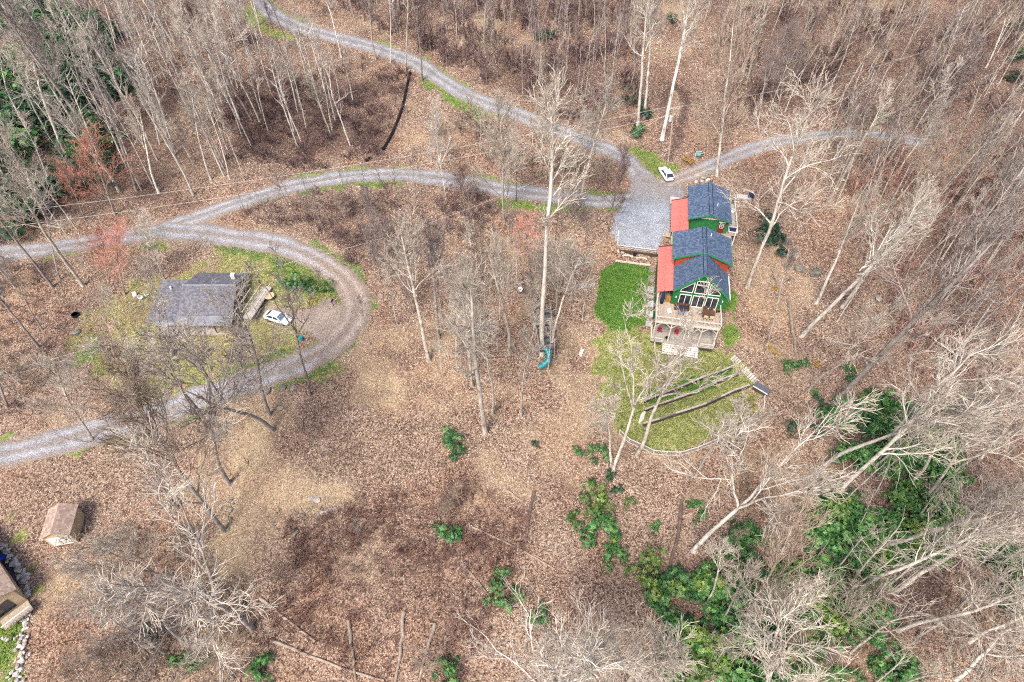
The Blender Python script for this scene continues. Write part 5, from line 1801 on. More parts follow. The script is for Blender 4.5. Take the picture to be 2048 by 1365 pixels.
for y0, y1, z in ((-0.5, 4.7, 11.98), (4.7, 11.35, 12.01)):
    cap = MB().prism_y([(-0.24, -0.13), (0, 0.03), (0.24, -0.13), (0.24, -0.17), (0, -0.02), (-0.24, -0.17)], y0, y1).build('ridge_cap', 'shingle_blue', ch, (0, 0, z))
    slope_attr(cap)
MB().bar((4.68, -0.5, 7.42), (4.68, 5.0, 7.42), 0.13, 0.13).build('gutter', 'white', ch)
MB().tube([(1.1, 9.6, 11.3), (1.1, 9.6, 11.95)], 0.09, 8).build('vent_pipe', 'white', ch)
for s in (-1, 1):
    MB().bar((s * 0.30, -0.45, 11.94 - 0.30 * sl + 0.05), (s * 0.30, 4.68, 11.94 - 0.30 * sl + 0.05), 0.06, 0.07).build('ridge_shadow_line', 'black', ch)  # black bars paint a shadow line on each side of the ridge cap
    MB().bar((s * 0.32, 4.75, 11.97 - 0.32 * 0.402 + 0.05), (s * 0.32, 11.3, 11.97 - 0.32 * 0.402 + 0.05), 0.06, 0.07).build('ridge_shadow_line', 'black', ch)  # painted shadow lines carried on along the dormer ridge
# windows
B0, T0 = DK + 0.05, 6.98
for u0, u1 in ((-2.85, -1.1), (-0.8, 1.0), (1.3, 3.07)):
    um = (u0 + u1) / 2
    f = window(ch, [(u0, B0), (u1, B0), (u1, T0), (u0, T0)], 0, [[(u0, B0), (um, B0), (um, T0), (u0, T0)], [(um, B0), (u1, B0), (u1, T0), (um, T0)]], mull=[((um, B0), (um, T0))])
window(ch, [(-2.92, 7.57), (-1.13, 7.57), (-1.13, 9.72), (-2.92, 8.05)], 0, [[(-2.92, 7.57), (-1.13, 7.57), (-1.13, 9.72), (-2.92, 8.05)]])
window(ch, [(-0.8, 7.57), (1.0, 7.57), (1.0, 10.08), (-0.8, 10.08)], 0, [[(-0.8, 7.57), (1.0, 7.57), (1.0, 9.3), (-0.8, 9.3)], [(-0.8, 9.3), (1.0, 9.3), (1.0, 10.08), (-0.8, 10.08)]], mull=[((-0.8, 9.3), (1.0, 9.3))])
window(ch, [(1.3, 7.57), (3.08, 7.57), (3.08, 8.05), (1.3, 9.72)], 0, [[(1.3, 7.57), (3.08, 7.57), (3.08, 8.05), (1.3, 9.72)]])
for u0, u1 in ((-2.9, -1.0), (0.6, 2.5)):
    um = (u0 + u1) / 2
    window(ch, [(u0, 0.05), (u1, 0.05), (u1, 2.3), (u0, 2.3)], 0, [[(u0, 0.05), (um, 0.05), (um, 2.3), (u0, 2.3)], [(um, 0.05), (u1, 0.05), (u1, 2.3), (um, 2.3)]], mull=[((um, 0.05), (um, 2.3))])
for u, w in ((-3.4, 6.3), (3.75, 6.5)):
    MB().box((u, -0.09, w), (0.14, 0.16, 0.26)).build('wall_lamp', 'white', ch)
# red metal lean-to roof over the side porch
lean = MB().add(*slab([(-6.5, -0.05, 6.83), (-3.85, -0.05, 7.63), (-3.85, 11.4, 7.63), (-6.5, 11.4, 6.83)], 0.1)).build('porch_roof', 'red_groove', ch)
tag(lean, 'low red metal roof over the side porch')
PW = 0.409
pm = MB().add(*slab([(-6.53, 0, 6.862), (-3.86, 0, 7.668), (-3.86, PW - 0.05, 7.668), (-6.53, PW - 0.05, 6.862)], 0.025))
pm.bar((-6.54, PW - 0.08, 6.875), (-3.86, PW - 0.08, 7.683), 0.05, 0.05)
p0 = None
n_p = int(11.45 / PW)
for i in range(n_p):
    if p0 is None:
        p0 = pm.build('roof_panel', 'red_metal', lean, (0, -0.05, 0))
    else:
        share(p0, 'roof_panel', lean, (0, -0.05 + i * PW, 0))
MB().bar((-3.84, -0.05, 7.70), (-3.84, 11.4, 7.70), 0.1, 0.06).build('flashing', 'white', lean)
# side porch: skirt wall, posts
MB().box((-6.1, 5.7, 1.7), (0.12, 11.6, 5.3)).build('porch_skirt', 'green', ch)
for v in (0.2, 3.9, 7.6, 11.2):
    MB().box((-6.12, v, 5.75), (0.14, 0.14, 2.2)).build('porch_post', 'wood_white', ch)
# deck
deck = MB().box((-1.275, -2.05, DK - 0.17), (9.75, 4.0, 0.2)).box((-5.1, 6.0, DK - 0.17), (2.15, 12.2, 0.2)).build('deck', 'wood_grey', ch)
bd = None
for i in range(49):
    u = -6.1 + i * 0.2
    if bd is None:
        bd = MB().box((0, 0, 0), (0.185, 4.17, 0.045)).build('deck_board', 'wood_pale', deck, (u, -2.085, DK - 0.03))
    else:
        share(bd, 'deck_board', deck, (u, -2.085, DK - 0.03))
bd2 = None
for i in range(11):
    u = -6.1 + i * 0.2
    if bd2 is None:
        bd2 = MB().box((0, 0, 0), (0.185, 12.2, 0.045)).build('deck_board', 'wood_pale', deck, (u, 6.12, DK - 0.03))
    else:
        share(bd2, 'deck_board', deck, (u, 6.12, DK - 0.03))
MB().box((-1.275, -4.2, DK - 0.22), (9.95, 0.06, 0.42)).build('rim_board', 'wood_white', deck)
for u in (-6.22, 3.69):
    MB().box((u, -2.1, DK - 0.22), (0.06, 4.14, 0.42)).build('rim_board', 'wood_white', deck)
rail = MB().bar((-6.27, -4.2, DK + 1.0), (3.74, -4.2, DK + 1.0), 0.15, 0.07).bar((-6.2, -4.2, DK + 0.16), (3.7, -4.2, DK + 0.16), 0.06, 0.08) \
    .bar((3.69, -4.13, DK + 1.0), (3.69, -0.02, DK + 1.0), 0.15, 0.07).bar((-6.2, -4.13, DK + 1.0), (-6.2, 11.0, DK + 1.0), 0.15, 0.07) \
    .bar((3.69, -4.13, DK + 0.16), (3.69, -0.02, DK + 0.16), 0.06, 0.08).bar((-6.2, -4.13, DK + 0.16), (-6.2, 0.1, DK + 0.16), 0.06, 0.08).build('railing', 'wood_white', ch)
bal = None
spots = [(-6.1 + i * 0.2, -4.2) for i in range(49)] + [(3.69, -4.0 + i * 0.2) for i in range(20)] + [(-6.2, -4.0 + i * 0.2) for i in range(20)]
for x, y in spots:
    if bal is None:
        bal = MB().box((0, 0, 0), (0.05, 0.05, 0.82)).build('baluster', 'wood_white', rail, (x, y, DK + 0.56))
    else:
        share(bal, 'baluster', rail, (x, y, DK + 0.56))
for x, y in [(-6.2, -4.2), (-3.7, -4.21), (-1.2, -4.21), (1.25, -4.21), (3.69, -4.2), (3.69, -2.1), (-6.2, -2.1), (-6.2, 0.0)]:
    MB().box((x, y, DK + 0.52), (0.13, 0.13, 1.14)).build('rail_post', 'wood_white', rail)
# posts and knee braces under the deck
for u in (-6.05, -3.55, -1.2, 1.2, 3.55):
    MB().box((u, -4.0, 1.95), (0.17, 0.17, 4.7)).build('deck_post', 'wood_white', ch)
    for s in (-1, 1):
        if -6.1 < u + s * 1.1 < 3.7:
            MB().bar((u, -4.0, 3.1), (u + s * 1.1, -4.0, 4.2), 0.1, 0.12).build('knee_brace', 'wood_white', ch)
MB().box((-1.275, -4.0, 4.24), (9.75, 0.1, 0.18)).build('beam', 'wood_white', ch)
# lower deck with its rails and wide steps
low = MB().box((-1.3, -2.3, -0.35), (9.9, 4.4, 0.3)).build('lower_deck', 'wood_dark', ch)
lb = None
for i in range(17):
    y = -4.4 + 0.13 + i * 0.26
    if lb is None:
        lb = MB().box((0, 0, 0), (9.95, 0.245, 0.05)).build('deck_board', 'wood_grey', low, (-1.3, y, -0.05))
    else:
        share(lb, 'deck_board', low, (-1.3, y, -0.05))
for u0, u1 in ((-6.25, -4.3), (1.5, 3.65)):
    m = MB()
    for z in (0.2, 0.5, 0.8):
        m.bar((u0, -4.45, z), (u1, -4.45, z), 0.05, 0.1)
    m.bar((u0, -4.45, 0.98), (u1, -4.45, 0.98), 0.14, 0.06)
    m.build('lower_rail', 'wood_white', ch)
for u in (3.68, -6.28):
    m = MB()
    for z in (0.2, 0.5, 0.8):
        m.bar((u, -4.4, z), (u, -0.5, z), 0.05, 0.1)
    m.bar((u, -4.4, 0.98), (u, -0.5, 0.98), 0.14, 0.06)
    m.build('lower_rail', 'wood_white', ch)
stp = None
for i in range(5):
    loc = (-1.45, -4.62 - i * 0.37, -0.1 - i * 0.11)
    if stp is None:
        stp = MB().box((0, -0.085, 0), (5.5, 0.15, 0.06)).box((0, 0.085, 0), (5.5, 0.15, 0.06)).box((0, 0.17, -0.1), (5.5, 0.03, 0.18)).build('step', 'white', ch, loc)
    else:
        share(stp, 'step', ch, loc)
for u in (-4.25, 1.35):
    MB().bar((u, -4.5, -0.2), (u, -6.3, -0.72), 0.08, 0.25).build('step_stringer', 'wood_white', ch)
# landing between house, cabin and gravel court
land = MB().box((1.2, 15.6, DK - 0.17), (10.6, 8.3, 0.2)).build('landing', 'wood_grey', ch)
lbd = None
for i in range(44):
    y = 11.55 + i * 0.19
    if lbd is None:
        lbd = MB().box((0, 0, 0), (10.65, 0.175, 0.045)).build('deck_board', 'wood_pale', land, (1.2, y, DK - 0.04))
    else:
        share(lbd, 'deck_board', land, (1.2, y, DK - 0.04))
st = thing('steps', 'short wooden steps from gravel court to the chalet porch', 'steps', hl(-4.7, 18.6, 3.4), TH)
MB().box((0, -0.85, 1.1), (1.4, 1.1, 0.12)).build('landing', 'wood_pale', st)
sp = None
for i in range(4):
    loc = (0, 1.0 - i * 0.4, 0.2 + i * 0.26)
    if sp is None:
        sp = MB().box((0, 0, 0), (1.4, 0.3, 0.07)).build('tread', 'wood_pale', st, loc)
    else:
        share(sp, 'tread', st, loc)
for u in (-0.73, 0.73):
    MB().bar((u, 1.3, 1.05), (u, -1.4, 2.1), 0.1, 0.08).bar((u, 1.2, -0.2), (u, -0.5, 0.95), 0.06, 0.25).build('handrail', 'wood_white', st)
    for y in (1.2, -1.3):
        MB().box((u, y, 0.9 if y > 0 else 1.5), (0.1, 0.1, 1.6)).build('post', 'wood_white', st)
# garden ornaments of the chalet front
# ------------------------------------------------------------------ the small cabin behind
cb = thing('cabin', 'small green cabin with blue shingle gable roof and red side roof', 'cabin', HO, TH)
MB().box((2.12, 24.2, 4.9), (6.95, 8.8, 5.2)).build('wall', 'green', cb)
MB().prism_y([(-1.35, 7.46), (5.6, 7.46), (2.12, 8.66)], 19.82, 28.6).build('gable', 'green', cb)
MB().prism_y([(0.6, 7.55), (3.7, 7.55), (2.12, 8.6)], 19.74, 19.81).build('gable_panel', 'flag', cb)
MB().bar((0.3, 19.72, 7.5), (4.6, 19.72, 7.5), 0.06, 0.14).build('gable_trim', 'white', cb)
for sgn in (-1, 1):
    c = [(2.13, 19.0, 8.88), (2.13 + sgn * 3.75, 19.0, 7.6), (2.13 + sgn * 3.75, 29.0, 7.6), (2.13, 29.0, 8.88)]
    roof_slab('roof', c if sgn < 0 else c[::-1], 0.15, 'shingle_blue', cb)
    MB().bar((2.13, 18.96, 8.76), (2.13 + sgn * 3.75, 18.96, 7.48), 0.06, 0.24).build('rake_board', 'green_trim', cb)
cap = MB().prism_y([(-0.26, -0.07), (0, 0.03), (0.26, -0.07), (0.26, -0.11), (0, -0.02), (-0.26, -0.11)], 19.0, 29.0).build('ridge_cap', 'shingle_blue', cb, (2.13, 0, 8.93))
slope_attr(cap)
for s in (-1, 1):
    MB().bar((2.13 + s * 0.34, 19.05, 8.82), (2.13 + s * 0.34, 28.95, 8.82), 0.06, 0.07).build('ridge_shadow_line', 'black', cb)  # black strips stand in for shade beside the cabin's ridge cap
MB().tube([(3.3, 22.5, 8.3), (3.3, 22.5, 9.0)], 0.08, 8).build('vent_pipe', 'white', cb)
dr = MB().box((4.45, 19.77, 5.75), (1.05, 0.08, 2.3)).build('door', 'red_door', cb)
MB().box((4.45, 19.72, 6.25), (0.7, 0.04, 1.0)).build('pane_frame', 'white', dr)
for i in range(3):
    for j in range(2):
        MB().box((4.3 + j * 0.3, 19.69, 5.95 + i * 0.3), (0.24, 0.03, 0.24)).build('pane', 'glass', dr)
MB().box((4.45, 19.75, 7.02), (1.1, 0.06, 0.2)).build('door_head', 'white', cb)
crf = MB().add(*slab([(-4.3, 17.2, 5.6), (-1.4, 17.2, 6.6), (-1.4, 27.0, 6.6), (-4.3, 27.0, 5.6)], 0.1)).build('carport_roof', 'red_groove', cb)
tag(crf, 'red metal roof on the side of the small cabin')
pm = MB().add(*slab([(-4.33, 0, 5.632), (-1.41, 0, 6.638), (-1.41, PW - 0.05, 6.638), (-4.33, PW - 0.05, 5.632)], 0.025))
pm.bar((-4.34, PW - 0.08, 5.645), (-1.41, PW - 0.08, 6.653), 0.05, 0.05)
p1 = None
for i in range(int(9.8 / PW)):
    if p1 is None:
        p1 = pm.build('roof_panel', 'red_metal', crf, (0, 17.2, 0))
    else:
        share(p1, 'roof_panel', crf, (0, 17.2 + i * PW, 0))
for y in (17.4, 20.6, 23.8, 26.8):
    MB().box((-4.15, y, 4.4), (0.14, 0.14, 2.4)).build('post', 'wood_dark', cb)
MB().box((-1.38, 18.4, 6.2), (0.1, 2.6, 0.7)).build('side_board', 'redwood', cb)
MB().box((-2.9, 28.0, 4.83), (3.0, 2.2, 0.12)).build('slab', 'concrete', cb)
# walkway with guard rail along the right side of the cabin
wk = thing('walkway', 'narrow raised walkway with pale guard rail right of the small cabin', 'walkway', HO, TH)
RL = [hloc(1469, 391, 5.6), hloc(1472, 425, 5.6), hloc(1475, 456, 5.6), hloc(1468, 478, 5.6), hloc(1462, 496, 5.6)]
m = MB()
for a, b in zip(RL[:-1], RL[1:]):
    m.bar(a, b, 0.16, 0.08)
    m.bar(a - np.array([0, 0, 0.5]), b - np.array([0, 0, 0.5]), 0.05, 0.1)
m.build('guard_rail', 'wood_white', wk)
for a in RL:
    MB().box((a[0], a[1], 4.6), (0.13, 0.13, 2.1)).build('post', 'wood_white', wk)
wb = None
for i in range(26):
    y = 18.9 + i * 0.42
    if wb is None:
        wb = MB().box((0, 0, 0), (1.9, 0.4, 0.06)).build('deck_board', 'wood_grey', wk, (6.55, y + 0.9, DK - 0.05))
    else:
        share(wb, 'deck_board', wk, (6.55, y + 0.9, DK - 0.05))
p = hloc(1466, 460, DK + 0.8)
tub = thing('hot_tub', 'square tub with white rim and grey lid at the walkway corner', 'hot tub', hl(p[0], p[1], DK), TH)
MB().box((0, 0, 0.4), (1.5, 1.5, 0.8)).build('body', 'wood_grey', tub, bevel=0.04)
MB().box((0, 0.72, 0.83), (1.6, 0.14, 0.08)).box((0, -0.72, 0.83), (1.6, 0.14, 0.08)).box((-0.73, 0, 0.831), (0.14, 1.3, 0.08)).box((0.73, 0, 0.831), (0.14, 1.3, 0.08)).build('rim', 'white', tub)
MB().box((0, 0, 0.80), (1.3, 1.28, 0.06)).build('lid', 'navy', tub)
p = hloc(1466, 421, DK + 0.3)
bx_ = thing('cooler_box', 'small white box on the walkway beside the cabin', 'box', hl(p[0], p[1], DK), TH)
MB().box((0, 0, 0.25), (0.7, 0.5, 0.5)).build('body', 'white', bx_, bevel=0.03)
MB().box((0, 0, 0.54), (0.76, 0.56, 0.08)).build('lid', 'concrete', bx_, bevel=0.02)
p = hloc(1467, 400, DK + 1.2)
um = thing('umbrella', 'closed green umbrella at the back end of the walkway', 'umbrella', hl(p[0], p[1], DK))
MB().tube([(0, 0, 0), (0, 0, 2.3)], 0.03, 6).build('pole', 'wood_white', um)
MB().tube([(0, 0, 0.7), (0, 0, 1.2), (0, 0, 2.25)], [0.24, 0.2, 0.03], 8).build('canopy', 'green', um)
p = on_ground(1486, 398)
sb = thing('storage_bin', 'pale low platform with dark bin behind the small cabin', 'bin', p, TH)
MB().box((0, 0, 0.25), (2.6, 1.4, 0.5)).build('platform', 'concrete', sb)
MB().box((1.3, 0.1, 0.9), (0.9, 0.9, 0.9)).build('bin', 'navy', sb, bevel=0.05)
MB().box((0, -0.85, 0.3), (2.8, 0.15, 0.6)).build('curb_timber', 'timber', sb)

# ------------------------------------------------------------------ gravel court: guard rail, retaining wall, patio
gr_ = thing('guard_rail', 'pale wooden guard rail around the front corner of the gravel court', 'railing', HO, TH)
A, B, Cc = np.array([-13.43, 18.3, 4.25]), np.array([-13.3, 13.6, 4.25]), np.array([-6.5, 13.5, 4.25])
m = MB()
for a, b in ((A, B), (B, Cc)):
    m.bar(a, b, 0.18, 0.08)
    m.bar(a - np.array([0, 0, 0.42]), b - np.array([0, 0, 0.42]), 0.06, 0.12)
m.build('rails', 'wood_white', gr_)
for q in (A, (A + B) / 2, B, B + (Cc - B) * 0.33, B + (Cc - B) * 0.66, Cc):
    MB().box((q[0], q[1], q[2] - 0.65), (0.15, 0.15, 1.4)).build('post', 'wood_pale', gr_)
rw = thing('retaining_wall', 'dark stacked timber wall holding up the gravel court', 'retaining wall', HO, TH)
tm = None
for r in range(6):
    for i in range(3):
        loc = (-12.2 + i * 2.42 + (0.5 if r % 2 else 0), 13.35 - 0.012 * r * 0 + RT.uniform(-0.03, 0.03), 2.0 + r * 0.26)
        if tm is None:
            tm = MB().box((0, 0, 0), (2.38, 0.24, 0.245)).build('timber', 'wood_dark', rw, loc)
        else:
            share(tm, 'timber', rw, loc)
lt = thing('lawn_edging', 'pale timber edging between patio strip and green lawn', 'edging', HO, TH)
for i in range(3):
    a, b = hloc(1231 + i * 23.5, 522 + i * 3, 2.35), hloc(1231 + (i + 1) * 23.5 - 0.6, 522 + (i + 1) * 3, 2.35)
    MB().bar(a, b, 0.22, 0.3).build('timber', 'wood_white', lt)
for k, (px, py, nm) in enumerate([(1255.5, 513, 'left'), (1283, 516.5, 'right')]):
    p = hloc(px, py, 2.7)
    w0 = gz_at(*hl(p[0], p[1])[:2])
    bn = thing('bench', 'curved pale bench against the timber wall, %s of the pair' % nm, 'bench', (hl(p[0], p[1])[0], hl(p[0], p[1])[1], w0), TH, 'curved benches under the gravel court')
    arc = [(-0.95 + 0.19 * i, 0.28 * (1 - ((i - 5) / 5) ** 2)) for i in range(11)]
    MB().prism([(x, y + 0.2) for x, y in arc] + [(x, y - 0.2) for x, y in arc[::-1]], 0.42, 0.50).build('seat', 'wood_white', bn)
    for x in (-0.7, 0.7):
        MB().box((x, 0.12, 0.2), (0.16, 0.3, 0.43)).build('leg', 'stone', bn)
for i, (px, py) in enumerate([(1235, 512), (1243, 513)]):
    p = on_ground(px, py)
    tag(rock('stone', p, (0.45, 0.3, 0.3)), 'white stone at the left end of the patio strip, %s' % ('left' if i == 0 else 'right'), 'rock')
p = on_ground(1268, 517)
pl = thing('planter', 'dark round planter between the two curved benches', 'planter', p)
MB().tube([(0, 0, 0), (0, 0, 0.5)], [0.3, 0.38], 10).build('pot', 'black', pl)
MB().tube([(0, 0, 0.46), (0, 0, 0.49)], [0.33, 0.33], 10).build('soil', 'wood_dark', pl)
# flagstones left of the chalet
for i, (px, py, a, b, mt) in enumerate([(1303, 540, 1.0, 1.3, 'timber'), (1302, 558, 1.1, 1.6, 'boulder'), (1301, 580, 1.15, 1.5, 'flag'), (1301, 594, 1.15, 0.7, 'flag'), (1300, 608, 1.2, 1.5, 'flag'), (1299, 627, 1.2, 1.3, 'flag'), (1298, 647, 1.2, 1.5, 'flag')]):
    p = on_ground(px, py)
    o = MB().prism([(-a / 2, -b / 2 + 0.05), (a / 2 - 0.05, -b / 2), (a / 2, b / 2 - 0.06), (-a / 2 + 0.06, b / 2)], -0.3, 0.1).build('flagstone', mt, None, p, bevel=0.03)
    o.rotation_euler = (0, 0, TH)
    tag(o, ['brown topmost slab', 'ochre mossy slab', 'upper grey slab', 'narrow grey slab', 'middle grey slab', 'lower grey slab', 'lowest slab'][i] + ' of the path beside the chalet and lawn', 'paving slab', 'flagstones beside the chalet')


# ------------------------------------------------------------------ furniture
def dl(px, py, w=DK):
    p = hloc(px, py, w)
    return hl(p[0], p[1], w)


def z1(x, y):
    return 1290 + x / 7.585, 540 + y / 7.585


def chair(p, rz, mat, label, frame='wood_dark', group=None):
    t = thing('chair', label, 'chair', p, rz, group)
    MB().box((0, 0, 0.43), (0.56, 0.54, 0.1)).build('seat', mat, t, bevel=0.03)
    bk = MB().box((0, 0.28, 0.72), (0.56, 0.08, 0.56)).build('backrest', mat, t, bevel=0.03)
    for sx in (-1, 1):
        for sy in (-1, 1):
            MB().bar((sx * 0.25, sy * 0.24, 0), (sx * 0.25, sy * 0.22, 0.4), 0.05).build('leg', frame, t)
        MB().bar((sx * 0.3, -0.25, 0.62), (sx * 0.3, 0.28, 0.64), 0.06, 0.04).build('armrest', frame, t)
    return t


so = thing('sofa', 'dark wicker sofa with navy cushions against the glazed wall', 'sofa', dl(*z1(550, 595)), TH)
MB().box((0, 0, 0.22), (2.3, 0.85, 0.34)).build('base', 'brown', so, bevel=0.03)
MB().box((0, 0.38, 0.62), (2.3, 0.14, 0.6)).build('backrest', 'brown', so, bevel=0.03)
for i in (-1, 0, 1):
    MB().box((i * 0.68, -0.05, 0.46), (0.64, 0.66, 0.14)).build('cushion', 'navy', so, bevel=0.04)
for i in (-1, 1):
    MB().box((i * 1.1, 0, 0.45), (0.14, 0.85, 0.5)).build('armrest', 'brown', so, bevel=0.03)
tb = thing('coffee_table', 'low table with blue top in front of the sofa', 'table', dl(*z1(545, 680)), TH)
MB().box((0, 0, 0.44), (1.15, 0.75, 0.06)).build('tabletop', 'blue', tb, bevel=0.01)
for sx in (-1, 1):
    for sy in (-1, 1):
        MB().box((sx * 0.5, sy * 0.3, 0.2), (0.06, 0.06, 0.42)).build('leg', 'black', tb)
chair(dl(*z1(360, 670)), TH + 0.5, 'white', 'white chair at the left end of the upper deck', 'white')
chair(dl(*z1(690, 690)), TH + 0.9, 'wood_grey', 'folding wooden chair between sofa table and dining table', 'wood_grey')
chair(dl(*z1(612, 715)), TH + 3.0, 'wood_grey', 'small grey chair facing the blue topped table', 'wood_grey')
tb = thing('dining_table', 'dark brown dining table on the upper deck by the right windows', 'table', dl(*z1(950, 700)), TH)
for i in range(6):
    MB().box((0, -0.42 + i * 0.168, 0.73), (1.9, 0.155, 0.05)).build('slat', 'brown', tb)
for sx in (-1, 1):
    for sy in (-1, 1):
        MB().box((sx * 0.85, sy * 0.38, 0.35), (0.07, 0.07, 0.7)).build('leg', 'black', tb)
for i, (dx, dy, rz, mt, lab) in enumerate([(-0.45, -0.75, 3.14, 'tan', 'tan dining chair at the front of the table, left'), (0.45, -0.75, 3.14, 'tan', 'tan dining chair at the front of the table, right'), (-0.45, 0.8, 0, 'brown', 'brown dining chair against the windows, left'), (0.45, 0.8, 0, 'brown', 'brown dining chair against the windows, right'), (-1.3, 0.0, 1.57, 'wood_grey', 'slatted chair at the left head of the dining table')]):
    q = np.array(tb.location) + np.array([dx * CT - dy * ST, dx * ST + dy * CT, 0])
    chair(q, TH + rz, mt, lab, 'black', 'chairs round the dining table')
um = thing('umbrella', 'closed navy patio umbrella standing at the porch corner', 'umbrella', dl(*z1(250, 500)))
MB().tube([(0, 0, 0), (0, 0, 2.9)], 0.03, 6).build('pole', 'black', um)
MB().tube([(0, 0, 0.4), (0, 0, 1.1), (0, 0, 2.0), (0, 0, 2.6)], [0.32, 0.34, 0.22, 0.04], 10).build('canopy', 'navy', um)
MB().tube([(0, 0, 0), (0, 0, 0.12)], 0.3, 12).build('base', 'black', um)
cab = thing('side_cabinet', 'orange brown wooden cabinet under the red porch roof', 'cabinet', dl(*z1(345, 480)), TH)
MB().box((0, 0, 0.5), (0.75, 0.5, 1.0)).build('body', 'orange_shrub', cab, bevel=0.02)
cab.children[0].material_slots[0].link = 'OBJECT'; cab.children[0].material_slots[0].material = plain('oak_cabinet', (0.34, 0.17, 0.05), 0.6, 0.3, 3.0)
MB().box((0, -0.26, 0.5), (0.02, 0.02, 0.9)).build('door_gap', 'black', cab)
gl = thing('grill', 'small dark grill in the right corner of the upper deck', 'grill', dl(*z1(1105, 660)), TH)
MB().box((0, 0, 0.65), (0.7, 0.5, 0.25)).build('firebox', 'black', gl, bevel=0.05)
MB().tube([(-0.35, 0, 0.8), (0.35, 0, 0.8)], 0.22, 10).build('lid', 'brown', gl)
for sx in (-1, 1):
    MB().box((sx * 0.3, 0, 0.28), (0.06, 0.4, 0.55)).build('leg', 'black', gl)
chair(hl(-4.9, -2.2, 0.0), TH + 0.2, 'red_cloth', 'red chair on the lower deck at its left end', 'wood_dark')
chair(hl(-2.2, -2.2, 0.0), TH - 0.2, 'red_cloth', 'red chair on the lower deck behind the second post', 'wood_dark')
fb = thing('fire_bowl', 'round black fire bowl at the front of the lower deck', 'fire bowl', hl(-3.6, -3.6, 0.0))
MB().tube([(0, 0, 0.15), (0, 0, 0.3), (0, 0, 0.45)], [0.15, 0.3, 0.36], 12).build('bowl', 'black', fb)
for k in range(3):
    a = k * 2.09
    MB().bar((0.25 * math.cos(a), 0.25 * math.sin(a), 0), (0.12 * math.cos(a), 0.12 * math.sin(a), 0.25), 0.04).build('leg', 'black', fb)

# ------------------------------------------------------------------ terraced garden
TL = ['upper', 'middle', 'lowest']
for k, w in enumerate(WALLS):
    root = thing('terrace_wall', '%s of the three curved timber terrace walls in the garden' % TL[k], 'retaining wall', w[0])
    path = smooth_path(list(w), 10)
    d = np.concatenate([[0], np.cumsum(np.linalg.norm(np.diff(path[:, :2], axis=0), axis=1))])
    nseg = max(2, int(d[-1] / 2.4))
    for r in range(6):
        off = 0.5 if r % 2 else 0.0
        for i in range(nseg + (1 if off else 0)):
            t0 = max(0, (i - off) / nseg) * d[-1]; t1 = min(1, (i + 1 - off) / nseg) * d[-1]
            if t1 - t0 < 0.3:
                continue
            a = np.array([np.interp(t0, d, path[:, j]) for j in range(2)]); b = np.array([np.interp(t1 - 0.03, d, path[:, j]) for j in range(2)])
            za = float(ZT(a[0], a[1] + 0.6)); zb = float(ZT(b[0], b[1] + 0.6))
            zo = 0.10 - r * 0.19 + RT.uniform(-0.015, 0.015)
            yo = -0.02 * r * 0 + RT.uniform(-0.02, 0.02)
            p, q = (a[0], a[1] + yo, za + zo), (b[0], b[1] + yo, zb + zo)
            MB().bar(np.array(p) - w[0], np.array(q) - w[0], 0.24 if r == 0 else 0.2, 0.18).build('timber', ('wood_grey' if i % 3 != 1 else 'timber') if r == 0 else 'wood_dark', root)
# fence
FP = [(1238, 868), (1257, 886), (1286, 899), (1306, 909), (1332, 911), (1358, 912), (1394, 902), (1429, 887), (1451, 875), (1479, 858), (1501, 842), (1524, 823), (1526, 800)]
FW_ = [on_ground(*p) for p in FP]
fn = thing('fence', 'low pale post and rail wire fence curving round the garden', 'fence', FW_[0])
rb = MB(); wr = MB()
for a, b in zip(FW_[:-1], FW_[1:]):
    a0, b0 = a - FW_[0], b - FW_[0]
    up = lambda h: np.array([0, 0, h])
    MB().bar(a0 + up(1.05), b0 + up(1.05), 0.12, 0.06).build('top_rail', 'wood_white', fn)
    MB().bar(a0 + up(0.12), b0 + up(0.12), 0.06, 0.1).build('bottom_rail', 'wood_white', fn)
    L = np.linalg.norm(b0 - a0)
    n = max(3, int(L / 0.28))
    for i in range(1, n):
        q = a0 + (b0 - a0) * i / n
        wr.bar(q + up(0.12), q + up(1.02), 0.018)
    for h in (0.3, 0.48, 0.66, 0.84):
        wr.bar(a0 + up(h), b0 + up(h), 0.018)
for a in FW_:
    MB().box(a - FW_[0] + np.array([0, 0, 0.5]), (0.13, 0.13, 1.3)).build('post', 'wood_white', fn)
o = wr.build('wire_mesh', 'mesh_wire', fn)


def log_steps(px0, px1, n, width, mat, label, ang, rise=0.0):
    a, b = on_ground(*px0), on_ground(*px1)
    root = thing('garden_steps', label, 'steps', a)
    t = None
    for i in range(n):
        q = a + (b - a) * i / (n - 1)
        z = gz_at(q[0], q[1]) + 0.06
        loc = (q[0] - a[0], q[1] - a[1], z - a[2])
        if t is None:
            t = MB().box((0, 0, 0), (width, 0.3, 0.2)).build('tread', mat, root, loc, bevel=0.02); t.rotation_euler = (0, 0, ang)
        else:
            o = share(t, 'tread', root, loc, ang + RT.uniform(-0.06, 0.06))
    return root


